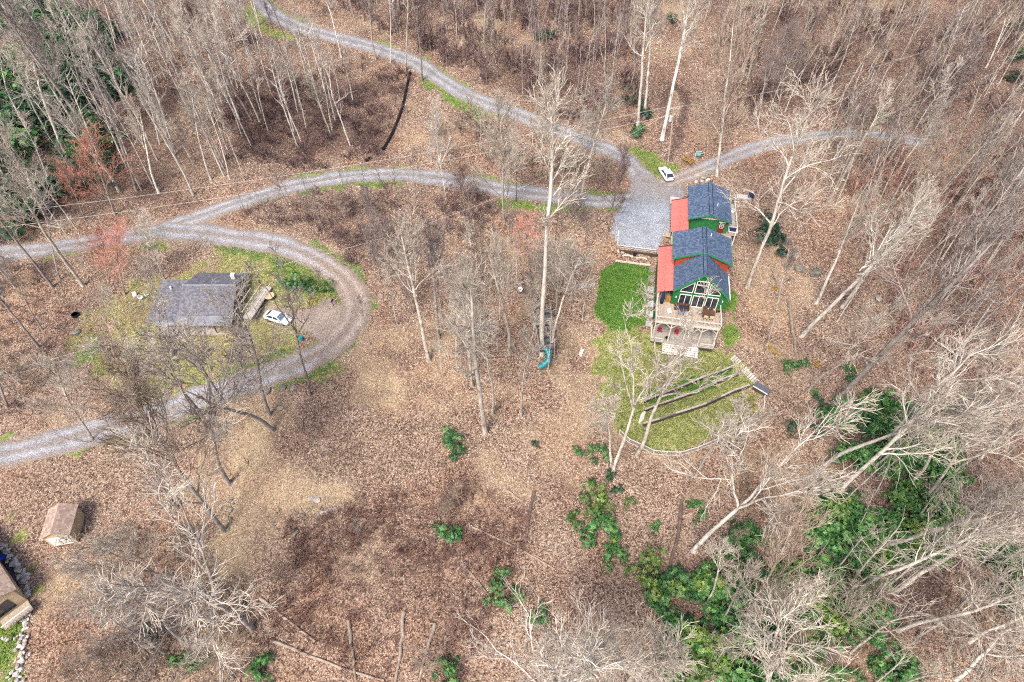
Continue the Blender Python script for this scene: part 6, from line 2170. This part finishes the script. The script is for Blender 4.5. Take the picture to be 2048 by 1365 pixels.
log_steps((1466, 716), (1511, 764), 13, 1.1, 'stone', 'flight of grey log steps climbing the right side of the terraces', 0.75)
log_steps((1206, 806), (1236, 795), 7, 1.3, 'wood_pale', 'pale wooden steps at the left end of the terraces', -0.9)
log_steps((1148, 574), (1188, 571), 8, 0.9, 'stone', 'row of pale stepping timbers left of the lawn', 1.2)
log_steps((1281, 838), (1287, 832), 3, 1.6, 'wood_white', 'white boards between the middle and lowest terrace wall', 1.2)
p = on_ground(1521, 783)
bb = thing('garden_box', 'dark lidded wooden box with pale edge at the right fence corner', 'box', p, -0.75)
MB().box((0, 0, 0.4), (2.3, 1.0, 0.8)).build('body', 'wood_dark', bb)
MB().box((0, 0.05, 0.84), (2.4, 1.1, 0.07)).build('lid', 'shingle_grey', bb)
MB().box((0, -0.58, 0.84), (2.4, 0.1, 0.12)).build('edge_board', 'white', bb)
p = on_ground(1163, 708)
bn = thing('bench', 'small white bench alone on the leaf slope near the lawn', 'bench', p, 1.2)
MB().box((0, 0, 0.42), (1.3, 0.4, 0.07)).build('seat', 'white', bn)
MB().box((0, 0.2, 0.7), (1.3, 0.06, 0.4)).build('backrest', 'white', bn)
for s in (-0.5, 0.5):
    MB().box((s, 0, 0.2), (0.1, 0.36, 0.4)).build('leg', 'white', bn)
# ------------------------------------------------------------------ cars
def make_car(label, p, rz, suv):
    t = thing('car', label, 'car', p, rz)
    L = 4.55 if suv else 4.75
    W = 1.86 if suv else 1.83
    # lower body: loft of sections along x (front = +x)
    if suv:
        st = [(-2.27, 0.62, 0.45, 0.86), (-2.2, 0.80, 0.32, 1.0), (-1.9, 0.92, 0.26, 1.06), (-1.0, 0.93, 0.24, 1.06), (0.0, 0.93, 0.24, 1.04), (0.85, 0.93, 0.24, 1.02), (1.6, 0.91, 0.26, 0.96), (2.05, 0.84, 0.30, 0.86), (2.27, 0.62, 0.42, 0.70)]
        cabn = dict(x=(-2.15, -1.35, 0.0, 1.05), z=(1.02, 1.62), wb=0.87, wt=0.66)
    else:
        st = [(-2.37, 0.64, 0.45, 0.84), (-2.3, 0.80, 0.32, 0.96), (-1.9, 0.90, 0.24, 1.0), (-1.0, 0.915, 0.22, 0.98), (0.0, 0.915, 0.22, 0.96), (0.9, 0.915, 0.22, 0.94), (1.6, 0.89, 0.24, 0.86), (2.1, 0.82, 0.28, 0.76), (2.37, 0.58, 0.40, 0.62)]
        cabn = dict(x=(-1.95, -1.15, 0.25, 1.2), z=(0.95, 1.46), wb=0.84, wt=0.62)
    V = []; F = []
    k = 10
    for (x, hw, zb, zt) in st:
        h = zt - zb
        sec = [(-hw * 0.86, zb), (-hw * 0.99, zb + h * 0.25), (-hw, zb + h * 0.6), (-hw * 0.93, zb + h * 0.92), (-hw * 0.72, zt), (hw * 0.72, zt), (hw * 0.93, zb + h * 0.92), (hw, zb + h * 0.6), (hw * 0.99, zb + h * 0.25), (hw * 0.86, zb)]
        V += [(x, y, z) for y, z in sec]
    n = len(st)
    for i in range(n - 1):
        for j in range(k):
            a = i * k + j; b = i * k + (j + 1) % k
            F.append((a, b, b + k, a + k))
    F += [tuple(range(k))[::-1], tuple(range((n - 1) * k, n * k))]
    body = MB().add(V, F).build('body', 'car_white', t, smooth=True)
    x0, x1, x2, x3 = cabn['x']; zb, zt = cabn['z']; wb, wt = cabn['wb'], cabn['wt']
    zm = zb + (zt - zb) * 0.86
    wm = wt + (wb - wt) * 0.12
    P = [(x0, -wb, zb), (x3, -wb, zb), (x3, wb, zb), (x0, wb, zb),
         (x1 - 0.03, -wm, zm), (x2 + 0.08, -wm, zm), (x2 + 0.08, wm, zm), (x1 - 0.03, wm, zm),
         (x1 + 0.15, -wt * 0.9, zt), (x2 - 0.15, -wt * 0.9, zt), (x2 - 0.15, wt * 0.9, zt), (x1 + 0.15, wt * 0.9, zt)]
    Fc = [(0, 1, 5, 4), (1, 2, 6, 5), (2, 3, 7, 6), (3, 0, 4, 7), (4, 5, 9, 8), (5, 6, 10, 9), (6, 7, 11, 10), (7, 4, 8, 11), (8, 9, 10, 11)]
    MB().add(P, Fc).build('roof', 'car_white', t)

    def pane(name, a, b, c, d, inset, mat):
        q = [Vector(P[i]) for i in (a, b, c, d)]
        cen = sum(q, Vector()) / 4
        nn = (q[1] - q[0]).cross(q[3] - q[0]).normalized()
        q = [cen + (v - cen) * inset + nn * 0.012 for v in q]
        return MB().add([tuple(v) for v in q] + [tuple(v - nn * 0.03) for v in q], [(0, 1, 2, 3), (7, 6, 5, 4), (1, 0, 4, 5), (2, 1, 5, 6), (3, 2, 6, 7), (0, 3, 7, 4)]).build(name, mat, t)
    pane('side_window', 0, 1, 5, 4, 0.84, 'car_glass')
    pane('windscreen', 1, 2, 6, 5, 0.9, 'car_glass_front')
    pane('side_window', 2, 3, 7, 6, 0.84, 'car_glass')
    pane('rear_window', 3, 0, 4, 7, 0.86, 'car_glass')
    xm = (x1 + x2) / 2 + 0.1
    for s in (-1, 1):
        MB().bar((xm, s * (wb + 0.002), zb + 0.03), (xm, s * (wm + 0.015), zm - 0.02), 0.09, 0.03).build('door_pillar', 'car_white', t)
        MB().box((x3 - 0.25, s * (wb + 0.12), zb + 0.08), (0.14, 0.2, 0.14)).build('mirror', 'car_white', t, bevel=0.03)
        MB().box((st[-1][0] - 0.1, s * 0.56, 0.66 if not suv else 0.74), (0.22, 0.34, 0.13)).build('headlight', 'lamp_clear', t, bevel=0.03)
        MB().box((st[0][0] + 0.06, s * 0.62, 0.84 if not suv else 0.92), (0.16, 0.32, 0.16)).build('tail_light', 'lamp_red', t, bevel=0.03)
        for x in (-1.36, 1.38):
            wh = thing_part('wheel', t, (x, s * 0.80, 0.33))
            MB().tube([(0, -0.11, 0), (0, 0.11, 0)], 0.33, 18).build('tyre', 'tyre', wh)
            MB().tube([(0, s * 0.05, 0), (0, s * 0.125, 0)], 0.21, 12).build('rim', 'rim', wh)
    MB().box((st[0][0] - 0.01, 0, 0.62), (0.04, 0.5, 0.14)).build('number_plate', 'concrete', t)
    MB().box((0, 0, 0.235), (L * 0.86, W * 0.9, 0.1)).build('sill', 'black', t)
    return t


def thing_part(name, parent, loc):
    o = bpy.data.objects.new(name, None); COL.objects.link(o); o.parent = parent; o.location = loc
    return o


def ang(px0, px1):
    a, b = at(*px0), at(*px1)
    return math.atan2(b[1] - a[1], b[0] - a[0])


make_car('white hatchback parked on the grass below the utility pole', on_ground(1331, 353) + np.array([0, 0, 0.05]), ang((1340, 366), (1319, 334)), True)
make_car('white sedan parked at the right end of the grey house', on_ground(558, 641) + np.array([0, 0, 0.03]), ang((534, 634), (583, 650)), False)

# ------------------------------------------------------------------ grey roofed house
g0 = 0.35
M['porch_grey'] = plain('porch_roof_metal', (0.20, 0.205, 0.23), 0.5, 0.25, 1.0)
M['brown_wall'] = siding('brown_siding', (0.15, 0.105, 0.08), 1.6)
h2 = thing('house', 'low house with weathered grey roof inside the loop of the road', 'house', (0, 0, 0))
MB().box((-49.6, 75.0, 1.7), (8.2, 9.0, 3.6)).build('wall', 'brown_wall', h2)
MB().prism_x([(70.5, 3.45), (79.5, 3.45), (74.75, 5.6)], -53.6, -45.55).build('gable', 'brown_wall', h2)
MB().box((-55.8, 73.1, 1.6), (4.4, 5.6, 3.2)).build('wing_wall', 'brown_wall', h2)
roof_slab('roof', [(-53.9, 70.2, 3.45), (-45.1, 70.2, 3.45), (-45.1, 74.75, 5.8), (-53.9, 74.75, 5.8)], 0.15, 'shingle_grey', h2)
roof_slab('roof', [(-53.9, 74.75, 5.8), (-45.1, 74.75, 5.8), (-45.1, 80.1, 3.7), (-53.9, 80.1, 3.7)], 0.15, 'shingle_grey', h2)
roof_slab('wing_roof', [(-58.6, 69.2, 3.15), (-53.92, 69.2, 3.15), (-53.92, 77.2, 4.75), (-58.6, 77.2, 4.75)], 0.14, 'shingle_grey', h2)
pr = roof_slab('porch_roof', [(-57.4, 68.5, 2.85), (-45.0, 68.5, 2.85), (-45.0, 70.4, 3.4), (-57.4, 70.4, 3.4)], 0.08, 'porch_grey', h2)
for x in (-57.0, -54, -51, -48, -45.3):
    MB().box((x, 68.7, 1.6), (0.14, 0.14, 2.5)).build('porch_post', 'wood_dark', h2)
MB().box((-51.2, 69.4, 0.75), (12.2, 1.9, 0.15)).build('porch_floor', 'wood_grey', h2)
MB().bar((-53.9, 74.75, 5.83), (-45.1, 74.75, 5.83), 0.3, 0.06).build('ridge_cap', 'metal_grey', h2)
for y in (73.0, 76.5):
    MB().box((-45.48, y, 2.4), (0.06, 1.0, 1.1)).build('window_frame', 'white', h2)
    MB().box((-45.44, y, 2.4), (0.04, 0.86, 0.96)).build('pane', 'glass', h2)
for x in (-52, -49, -46.6):
    f = MB().box((x, 70.47, 2.1), (1.1, 0.06, 1.1)).build('window', 'white', h2)
    MB().box((x, 70.43, 2.1), (0.96, 0.04, 0.96)).build('pane', 'glass', f)
MB().tube([(-56.5, 75.4, 4.0), (-56.5, 75.4, 4.9)], 0.16, 8).build('flue', 'white', h2)
ch_ = MB().box((-46.6, 77.6, 4.9), (0.7, 0.7, 1.6)).build('chimney', 'stone', h2)
# boardwalk ramp
q = [atz(*p_, 0.95) for p_ in [(536, 590), (548, 592), (492, 655), (509, 656)]]
a, b = (q[0] + q[1]) / 2, (q[2] + q[3]) / 2
rp = thing('boardwalk', 'weathered wooden boardwalk between the grey house and the white sedan', 'boardwalk', (a[0], a[1], gz_at(a[0], a[1])), 0)
d = b - a; ln = math.hypot(d[0], d[1]); th2 = math.atan2(d[1], d[0])
rp.rotation_euler = (0, 0, th2)
t = None
for i in range(int(ln / 0.32)):
    loc = (0.16 + i * 0.32, 0, 0.5)
    if t is None:
        t = MB().box((0, 0, 0), (0.3, 1.5, 0.06)).build('plank', 'wood_grey', rp, loc)
    else:
        share(t, 'plank', rp, loc)
for s in (-0.75, 0.75):
    MB().bar((0, s, 1.35), (ln, s, 1.35), 0.1, 0.08).bar((0, s, 0.4), (ln, s, 0.4), 0.06, 0.2).build('handrail', 'wood_white', rp)
    for i in range(5):
        MB().box((0.1 + i * (ln - 0.2) / 4, s, 0.75), (0.09, 0.09, 1.3)).build('post', 'wood_white', rp)
MB().bar((1.5, -2.1, 1.2), (ln, -2.1, 1.2), 0.1, 0.08).bar((1.5, -2.1, 0.2), (1.5, -2.1, 1.2), 0.09).bar((ln, -2.1, 0.2), (ln, -2.1, 1.2), 0.09).build('outer_handrail', 'wood_white', rp)
p = on_ground(541, 598)
rt_ = thing('round_table', 'round tan topped table at the head of the boardwalk', 'table', p)
MB().tube([(0, 0, 0.72), (0, 0, 0.79)], 0.85, 20).build('tabletop', 'tan', rt_)
MB().tube([(0, 0, 0), (0, 0, 0.72)], [0.25, 0.08], 8).build('pedestal', 'wood_grey', rt_)
for i, (px, py, rz) in enumerate([(272, 595, 0.4), (284, 600, 1.2), (296, 594, 2.5)]):
    chair(on_ground(px, py), rz, 'white', 'white lawn chair left of the grey house, %s of three' % ('left', 'middle', 'right')[i], 'white', 'white lawn chairs left of the grey house')
p = on_ground(152, 632)
fp_ = thing('fire_pit', 'round black fire pit on leaves left of the grey house yard', 'fire pit', p)
MB().tube([(0, 0, 0.0), (0, 0, 0.4), (0, 0, 0.4), (0, 0, 0.1)], [0.6, 0.62, 0.5, 0.48], 14).build('ring', 'black', fp_)
MB().tube([(0, 0, 0.08), (0, 0, 0.12)], 0.5, 14).build('ash', 'asphalt', fp_)
p = on_ground(603, 681)
ct = thing('barrel', 'small teal barrel beside the loop road near the sedan', 'barrel', p)
MB().tube([(0, 0, 0), (0, 0, 0.4), (0, 0, 0.8)], [0.3, 0.34, 0.3], 12).build('drum', 'sign_teal', ct)
MB().tube([(0, 0, 0.8), (0, 0, 0.84)], 0.31, 12).build('lid', 'teal', ct)
p = on_ground(667, 612)
mb_ = thing('mailbox', 'dark mailbox on a post at the inside of the loop bend', 'mailbox', p)
MB().box((0, 0, 0.5), (0.1, 0.1, 1.1)).build('post', 'wood_dark', mb_)
MB().tube([(0, -0.3, 1.15), (0, 0.3, 1.15)], 0.16, 10).build('box', 'black', mb_)

# ------------------------------------------------------------------ brown roofed shed
zs = gz_at(-59.2, 36.8)
c_ = atz(118, 1042, zs + 2.6)
sh = thing('shed', 'small shed with brown shingle roof and white double doors', 'shed', (c_[0], c_[1] - 0.1, zs), 0.20)
MB().box((0, 0, 1.2), (3.1, 3.9, 2.6)).build('wall', 'stone', sh)
sh.children[0].material_slots[0].link = 'OBJECT'; sh.children[0].material_slots[0].material = M['tan']
MB().prism_y([(-1.55, 2.48), (1.55, 2.48), (0, 3.35)], -1.94, 1.94).build('gable', 'tan', sh)
for sgn in (-1, 1):
    c = [(0, -2.2, 3.55), (sgn * 1.85, -2.2, 2.5), (sgn * 1.85, 2.2, 2.5), (0, 2.2, 3.55)]
    roof_slab('roof', c if sgn < 0 else c[::-1], 0.1, 'shingle_brown', sh)
for s in (-1, 1):
    d_ = MB().box((s * 0.62, -1.98, 1.05), (1.2, 0.06, 2.0)).build('door', 'white', sh)
    MB().bar((s * 0.62 - 0.5, -2.02, 0.15), (s * 0.62 + 0.5, -2.02, 1.95), 0.03, 0.1).build('brace', 'wood_white', d_)
    MB().box((s * 0.1, -2.03, 1.05), (0.05, 0.05, 0.2)).build('handle', 'black', d_)

# ------------------------------------------------------------------ house cut by the lower left corner
zl_ = float(ZT(-64, 29))
h4 = thing('house', 'brown shingle roofed house corner at the lower left picture edge', 'house', (0, 0, 0))
A_, B_ = atz(0, 1128, zl_ + 3.6), atz(33, 1178, zl_ + 3.6)
dirv = (B_ - A_) / np.linalg.norm(B_ - A_)
perp = np.array([dirv[1], -dirv[0], 0])
if perp[0] > 0:
    perp = -perp
E0 = A_ - dirv * 8; E1 = B_
up2 = np.array([0, 0, 2.0])
roof_slab('roof', [E0, E1, E1 + perp * 4.2 + up2, E0 + perp * 4.2 + up2], 0.15, 'shingle_brown', h4)
roof_slab('roof', [E0 + perp * 4.2 + up2, E1 + perp * 4.2 + up2, E1 + perp * 8.4, E0 + perp * 8.4], 0.15, 'shingle_brown', h4)
W0, W1 = E0 + perp * 0.5 - dirv * 0, E1 + perp * 0.5 - dirv * 0.4
m = MB()
pts = [W0, W1, W1 + perp * 7.4, W0 + perp * 7.4]
m.prism([(p[0], p[1]) for p in pts], zl_ - 1.0, zl_ + 3.4)
m.build('wall', 'tan', h4)
gw = [W1 + dirv * 0.0, W1 + perp * 3.7 + np.array([0, 0, 1.7]), W1 + perp * 7.4]
m = MB().add([tuple(np.array([p[0], p[1], p[2] - 0.2])) for p in gw] + [tuple(np.array([p[0], p[1], p[2] - 0.2]) - dirv * 0.2) for p in gw], [(0, 1, 2), (5, 4, 3), (0, 3, 4, 1), (1, 4, 5, 2), (2, 5, 3, 0)])
m.build('gable', 'tan', h4)
dk = E1 + perp * 0.4
pts = [dk, dk + dirv * 1.6, dk + dirv * 1.6 + perp * 3.2, dk + perp * 3.2]
MB().prism([(p[0], p[1]) for p in pts], zl_ + 0.5, zl_ + 0.62).build('porch_floor', 'wood_pale', h4)
for i in range(9):
    a = dk + dirv * 1.6 + perp * (0.2 + i * 0.36)
    MB().box((a[0], a[1], zl_ + 1.05), (0.06, 0.06, 0.9)).build('baluster', 'white', h4)
MB().bar(tuple(np.array([*(dk + dirv * 1.6)[:2], zl_ + 1.5])), tuple(np.array([*(dk + dirv * 1.6 + perp * 3.2)[:2], zl_ + 1.5])), 0.12, 0.08).build('porch_rail', 'white', h4)
f = [W1 + dirv * 0.02 + perp * s for s in (1.0, 3.0)]
MB().bar((f[0][0], f[0][1], zl_ + 1.6), (f[1][0], f[1][1], zl_ + 1.6), 0.06, 2.0).build('door', 'glass', h4)
DW = [at(*p_) for p_ in [(-30, 1085), (5, 1098), (24, 1122), (40, 1155), (46, 1192), (36, 1200), (20, 1170), (-30, 1120)]]
sheet('driveway', DW, 0.05, 0.35, 'asphalt', lambda x, y: 0 * x)
p = on_ground(3, 1122)
kb = thing('wheelbarrow', 'bright blue wheelbarrow on the dark driveway at the left edge', 'wheelbarrow', p, 0.6)
kb_m = plain('bright_blue_plastic', (0.02, 0.07, 0.6), 0.4, 0.1)
M['kb'] = kb_m
MB().add([(-0.45, -0.3, 0.35), (0.45, -0.22, 0.35), (0.45, 0.22, 0.35), (-0.45, 0.3, 0.35), (-0.65, -0.42, 0.7), (0.75, -0.34, 0.62), (0.75, 0.34, 0.62), (-0.65, 0.42, 0.7)], [(3, 2, 1, 0), (0, 1, 5, 4), (1, 2, 6, 5), (2, 3, 7, 6), (3, 0, 4, 7)]).build('tray', 'kb', kb)
MB().tube([(0.75, -0.06, 0.2), (0.75, 0.06, 0.2)], 0.2, 12).build('wheel', 'tyre', kb)
for s in (-1, 1):
    MB().bar((0.75, s * 0.08, 0.2), (-1.1, s * 0.3, 0.6), 0.05).build('handle', 'wood_pale', kb)
    MB().bar((-0.4, s * 0.25, 0), (-0.4, s * 0.25, 0.4), 0.04).build('leg', 'black', kb)

# ------------------------------------------------------------------ treehouse and teal slide
zt_ = 2.4
M['tree_deck'] = plain('old_grey_planks', (0.15, 0.135, 0.13), 0.85, 0.4, 3.0, 0.2, 0, 0.25)
q = [atz(*p_, zt_) for p_ in [(1064, 618), (1100, 614), (1109, 700), (1079, 705)]]
c_ = sum(q) / 4
th_ = thing('treehouse', 'dark weathered platform with slatted sides between the white trunks', 'treehouse', (c_[0], c_[1], gz_at(c_[0], c_[1])))
zz = zt_ - th_.location.z
LQ = [p_ - np.array([c_[0], c_[1], 0]) for p_ in q]
n_b_ = 22
for i in range(n_b_):
    t0, t1 = i / n_b_, (i + 0.93) / n_b_
    a0, a1 = LQ[0] + (LQ[3] - LQ[0]) * t0, LQ[0] + (LQ[3] - LQ[0]) * t1
    b0, b1 = LQ[1] + (LQ[2] - LQ[1]) * t0, LQ[1] + (LQ[2] - LQ[1]) * t1
    m = MB().prism([(a1[0], a1[1]), (b1[0], b1[1]), (b0[0], b0[1]), (a0[0], a0[1])], zz - 0.06, zz)
    m.build('plank', 'asphalt' if i % 3 == 0 else 'tree_deck', th_)
for k0, k1 in ((0, 3), (1, 2)):
    a, b = LQ[k0], LQ[k1]
    m = MB()
    for h in (0.4, 0.75, 1.05):
        m.bar((a[0], a[1], zz + h), (b[0], b[1], zz + h), 0.06, 0.05)
    m.build('side_rail', 'wood_grey', th_)
    for i in range(5):
        x = a + (b - a) * i / 4
        MB().box((x[0], x[1], zz / 2 + 0.3), (0.1, 0.1, zz + 1.5)).build('post', 'wood_grey', th_)
for t_ in (0.42, 0.46):
    a, b = LQ[0] + (LQ[3] - LQ[0]) * t_, LQ[1] + (LQ[2] - LQ[1]) * t_
    MB().bar((a[0] - 0.4, a[1], zz + 1.1), (b[0], b[1] + 0.3, zz + 1.1), 0.12, 0.1).build('cross_bar', 'wood_white', th_)
# slide: a tube in ribbed sections
SP = [atz(1092, 698, 2.3), atz(1097, 708, 1.9), atz(1097, 718, 1.4), atz(1091, 727, 0.95), atz(1078, 735, 0.55)]
sp_ = smooth_path(SP, 8)
base = np.array([sp_[-1][0], sp_[-1][1], gz_at(sp_[-1][0], sp_[-1][1])])
sl_ = thing('tube_slide', 'curved teal plastic tube slide below the treehouse', 'slide', base)
for i in range(0, len(sp_) - 4, 4):
    seg = sp_[i:i + 5] - base
    MB().tube(seg, 0.42, 12, cap=(i + 8 >= len(sp_))).build('tube_section', 'teal', sl_, smooth=True)
    d_ = unit(seg[1] - seg[0])
    MB().tube([seg[0] - d_ * 0.05, seg[0] + d_ * 0.05], 0.47, 12, cap=False).build('flange', 'teal', sl_)
p = on_ground(1040, 588)
tg = thing('target', 'round white target on a stake left of the treehouse', 'target', p, 0.1)
MB().bar((0, 0.05, 0), (0, 0.05, 1.2), 0.08).build('stake', 'wood_dark', tg)
MB().tube([(0, 0.0, 1.1), (0, -0.06, 1.14)], 0.45, 16).build('disc', 'white', tg)
MB().tube([(0, -0.06, 1.14), (0, -0.075, 1.15)], 0.12, 12).build('bullseye', 'navy', tg)

# ------------------------------------------------------------------ utility pole, wires, pipe, sign
pb = on_ground(1336, 328); pt = top_of(pb, 1348, 213)
up_ = thing('utility_pole', 'wooden utility pole with white transformer behind the white hatchback', 'utility pole', pb)
T_ = pt - pb
MB().tube([(0, 0, -0.5), T_ * 0.5, T_], [0.19, 0.16, 0.13], 8).build('pole', 'wood_pale', up_)
MB().bar(T_ * 0.96 + np.array([-1.1, 0, 0]), T_ * 0.96 + np.array([1.1, 0.1, 0]), 0.12, 0.14).build('crossarm', 'wood_grey', up_)
for x in (-1.0, -0.4, 0.4, 1.0):
    MB().tube([T_ * 0.96 + np.array([x, 0, 0.05]), T_ * 0.96 + np.array([x, 0, 0.35])], [0.07, 0.05], 6).build('insulator', 'white', up_)
tq = T_ * 0.80 + np.array([-0.42, -0.1, 0])
MB().tube([tq + np.array([0, 0, -0.5]), tq + np.array([0, 0, 0.5])], 0.32, 12).build('transformer', 'concrete', up_)
for s in (-1, 1):
    MB().tube([tq + np.array([s * 0.14, 0, 0.5]), tq + np.array([s * 0.14, 0, 0.8])], 0.06, 6).build('bushing', 'white', up_)
MB().bar(T_ * 0.84, T_ * 0.84 + np.array([-0.8, 0, 0.25]), 0.06).build('brace', 'metal_grey', up_)


def wire(a, b, sag, label, r=0.022):
    t = np.linspace(0, 1, 25)[:, None]
    P_ = a + (b - a) * t
    P_[:, 2] -= sag * 4 * (t[:, 0] * (1 - t[:, 0]))
    o = MB().tube(P_ - a, r, 4).build('power_line', 'wire', None, a)
    return tag(o, label, 'wire')


top = pb + T_ * 0.98
far1 = atz(150, 383, 11.0); far2 = atz(150, 405, 10.0)
far1 = far1 + (far1 - top) * 0.5; far2 = far2 + (far2 - top) * 0.5
wire(top + np.array([-1.0, 0, 0.2]), far1, 3.0, 'upper power line strung above the middle road toward the left edge')
wire(top + np.array([-0.4, 0, -1.6]), far2, 3.0, 'lower power line strung above the middle road toward the left edge')
wire(top + np.array([-1.0, -0.2, -1.2]), np.array([-46.5, 78.0, 5.2]), 4.5, 'service wire running from the utility pole down to the grey house')
wire(top + np.array([0.4, 0, 0.1]), atz(1470, 205, 15.0) + np.array([60, 30, 0]), 2.0, 'power line leaving the utility pole toward the upper right wood')
wire(np.array([-52.0, 69.0, 4.0]), atz(0, 836, 6.0) + np.array([-30, -3, 2]), 1.5, 'thin wire crossing the lower end of the loop road, upper')
wire(np.array([-52.0, 68.8, 3.4]), atz(0, 850, 5.5) + np.array([-30, -3, 2]), 1.5, 'thin wire crossing the lower end of the loop road, lower')

pp = smooth_path([on_ground(*p_) for p_ in [(820, 148), (813, 178), (806, 212), (795, 245), (780, 278), (766, 302)]], 8)
for p_ in pp:
    p_[2] = gz_at(p_[0], p_[1]) + 0.3
cu = thing('drain_pipe', 'long black corrugated drain pipe down the bank between the roads', 'pipe', pp[0])
k_ = len(pp)
for i in range(0, k_ - 1, 3):
    seg = pp[i:i + 4] - pp[0]
    if len(seg) < 2:
        continue
    MB().tube(seg, 0.27, 10, cap=False).build('pipe_section', 'black', cu)
    d_ = unit(seg[1] - seg[0])
    MB().tube([seg[0] - d_ * 0.1, seg[0] + d_ * 0.1], 0.31, 10, cap=False).build('rib', 'black', cu)
p = on_ground(822, 144)
st_ = tag(rock('headwall_stone', p + np.array([0, 0, 0.2]), (1.0, 0.7, 0.5), 'tan'), 'tan stone at the head of the black drain pipe', 'rock')
pp = np.array([on_ground(*p_) for p_ in [(731, 324), (742, 318)]])
o = MB().tube(pp - pp[0] + np.array([0, 0, 0.3]), 0.3, 10).build('drain_pipe', 'black', None, pp[0])
tag(o, 'short black culvert pipe end beside the middle road', 'pipe')
p = on_ground(1389, 318)
sg = thing('sign', 'small teal sign hanging from a pale post above the side track', 'sign', p, -0.2)
MB().box((0, 0, 0.9), (0.12, 0.12, 1.9)).build('post', 'wood_white', sg)
MB().bar((0, 0, 1.75), (1.1, 0, 1.75), 0.08).build('arm', 'wood_white', sg)
brd = MB().box((0.6, 0, 1.15), (0.95, 0.06, 0.95)).build('board', 'sign_teal', sg)
for i, w in enumerate((0.6, 0.7, 0.45)):
    MB().box((0.6, -0.036, 1.4 - i * 0.22), (w, 0.012, 0.06)).build('marking', 'white', brd)

# patches of ground behind the small cabin: flat stones on the bank
for i, (px, py) in enumerate([(1392, 366), (1404, 363), (1416, 361)]):
    p = on_ground(px, py)
    tag(rock('bank_stone', p + np.array([0, 0, 0.1]), (0.55, 0.4, 0.35), 'stone'), 'pale stone in the row behind the small cabin roof, %s' % ('left', 'middle', 'right')[i], 'rock')
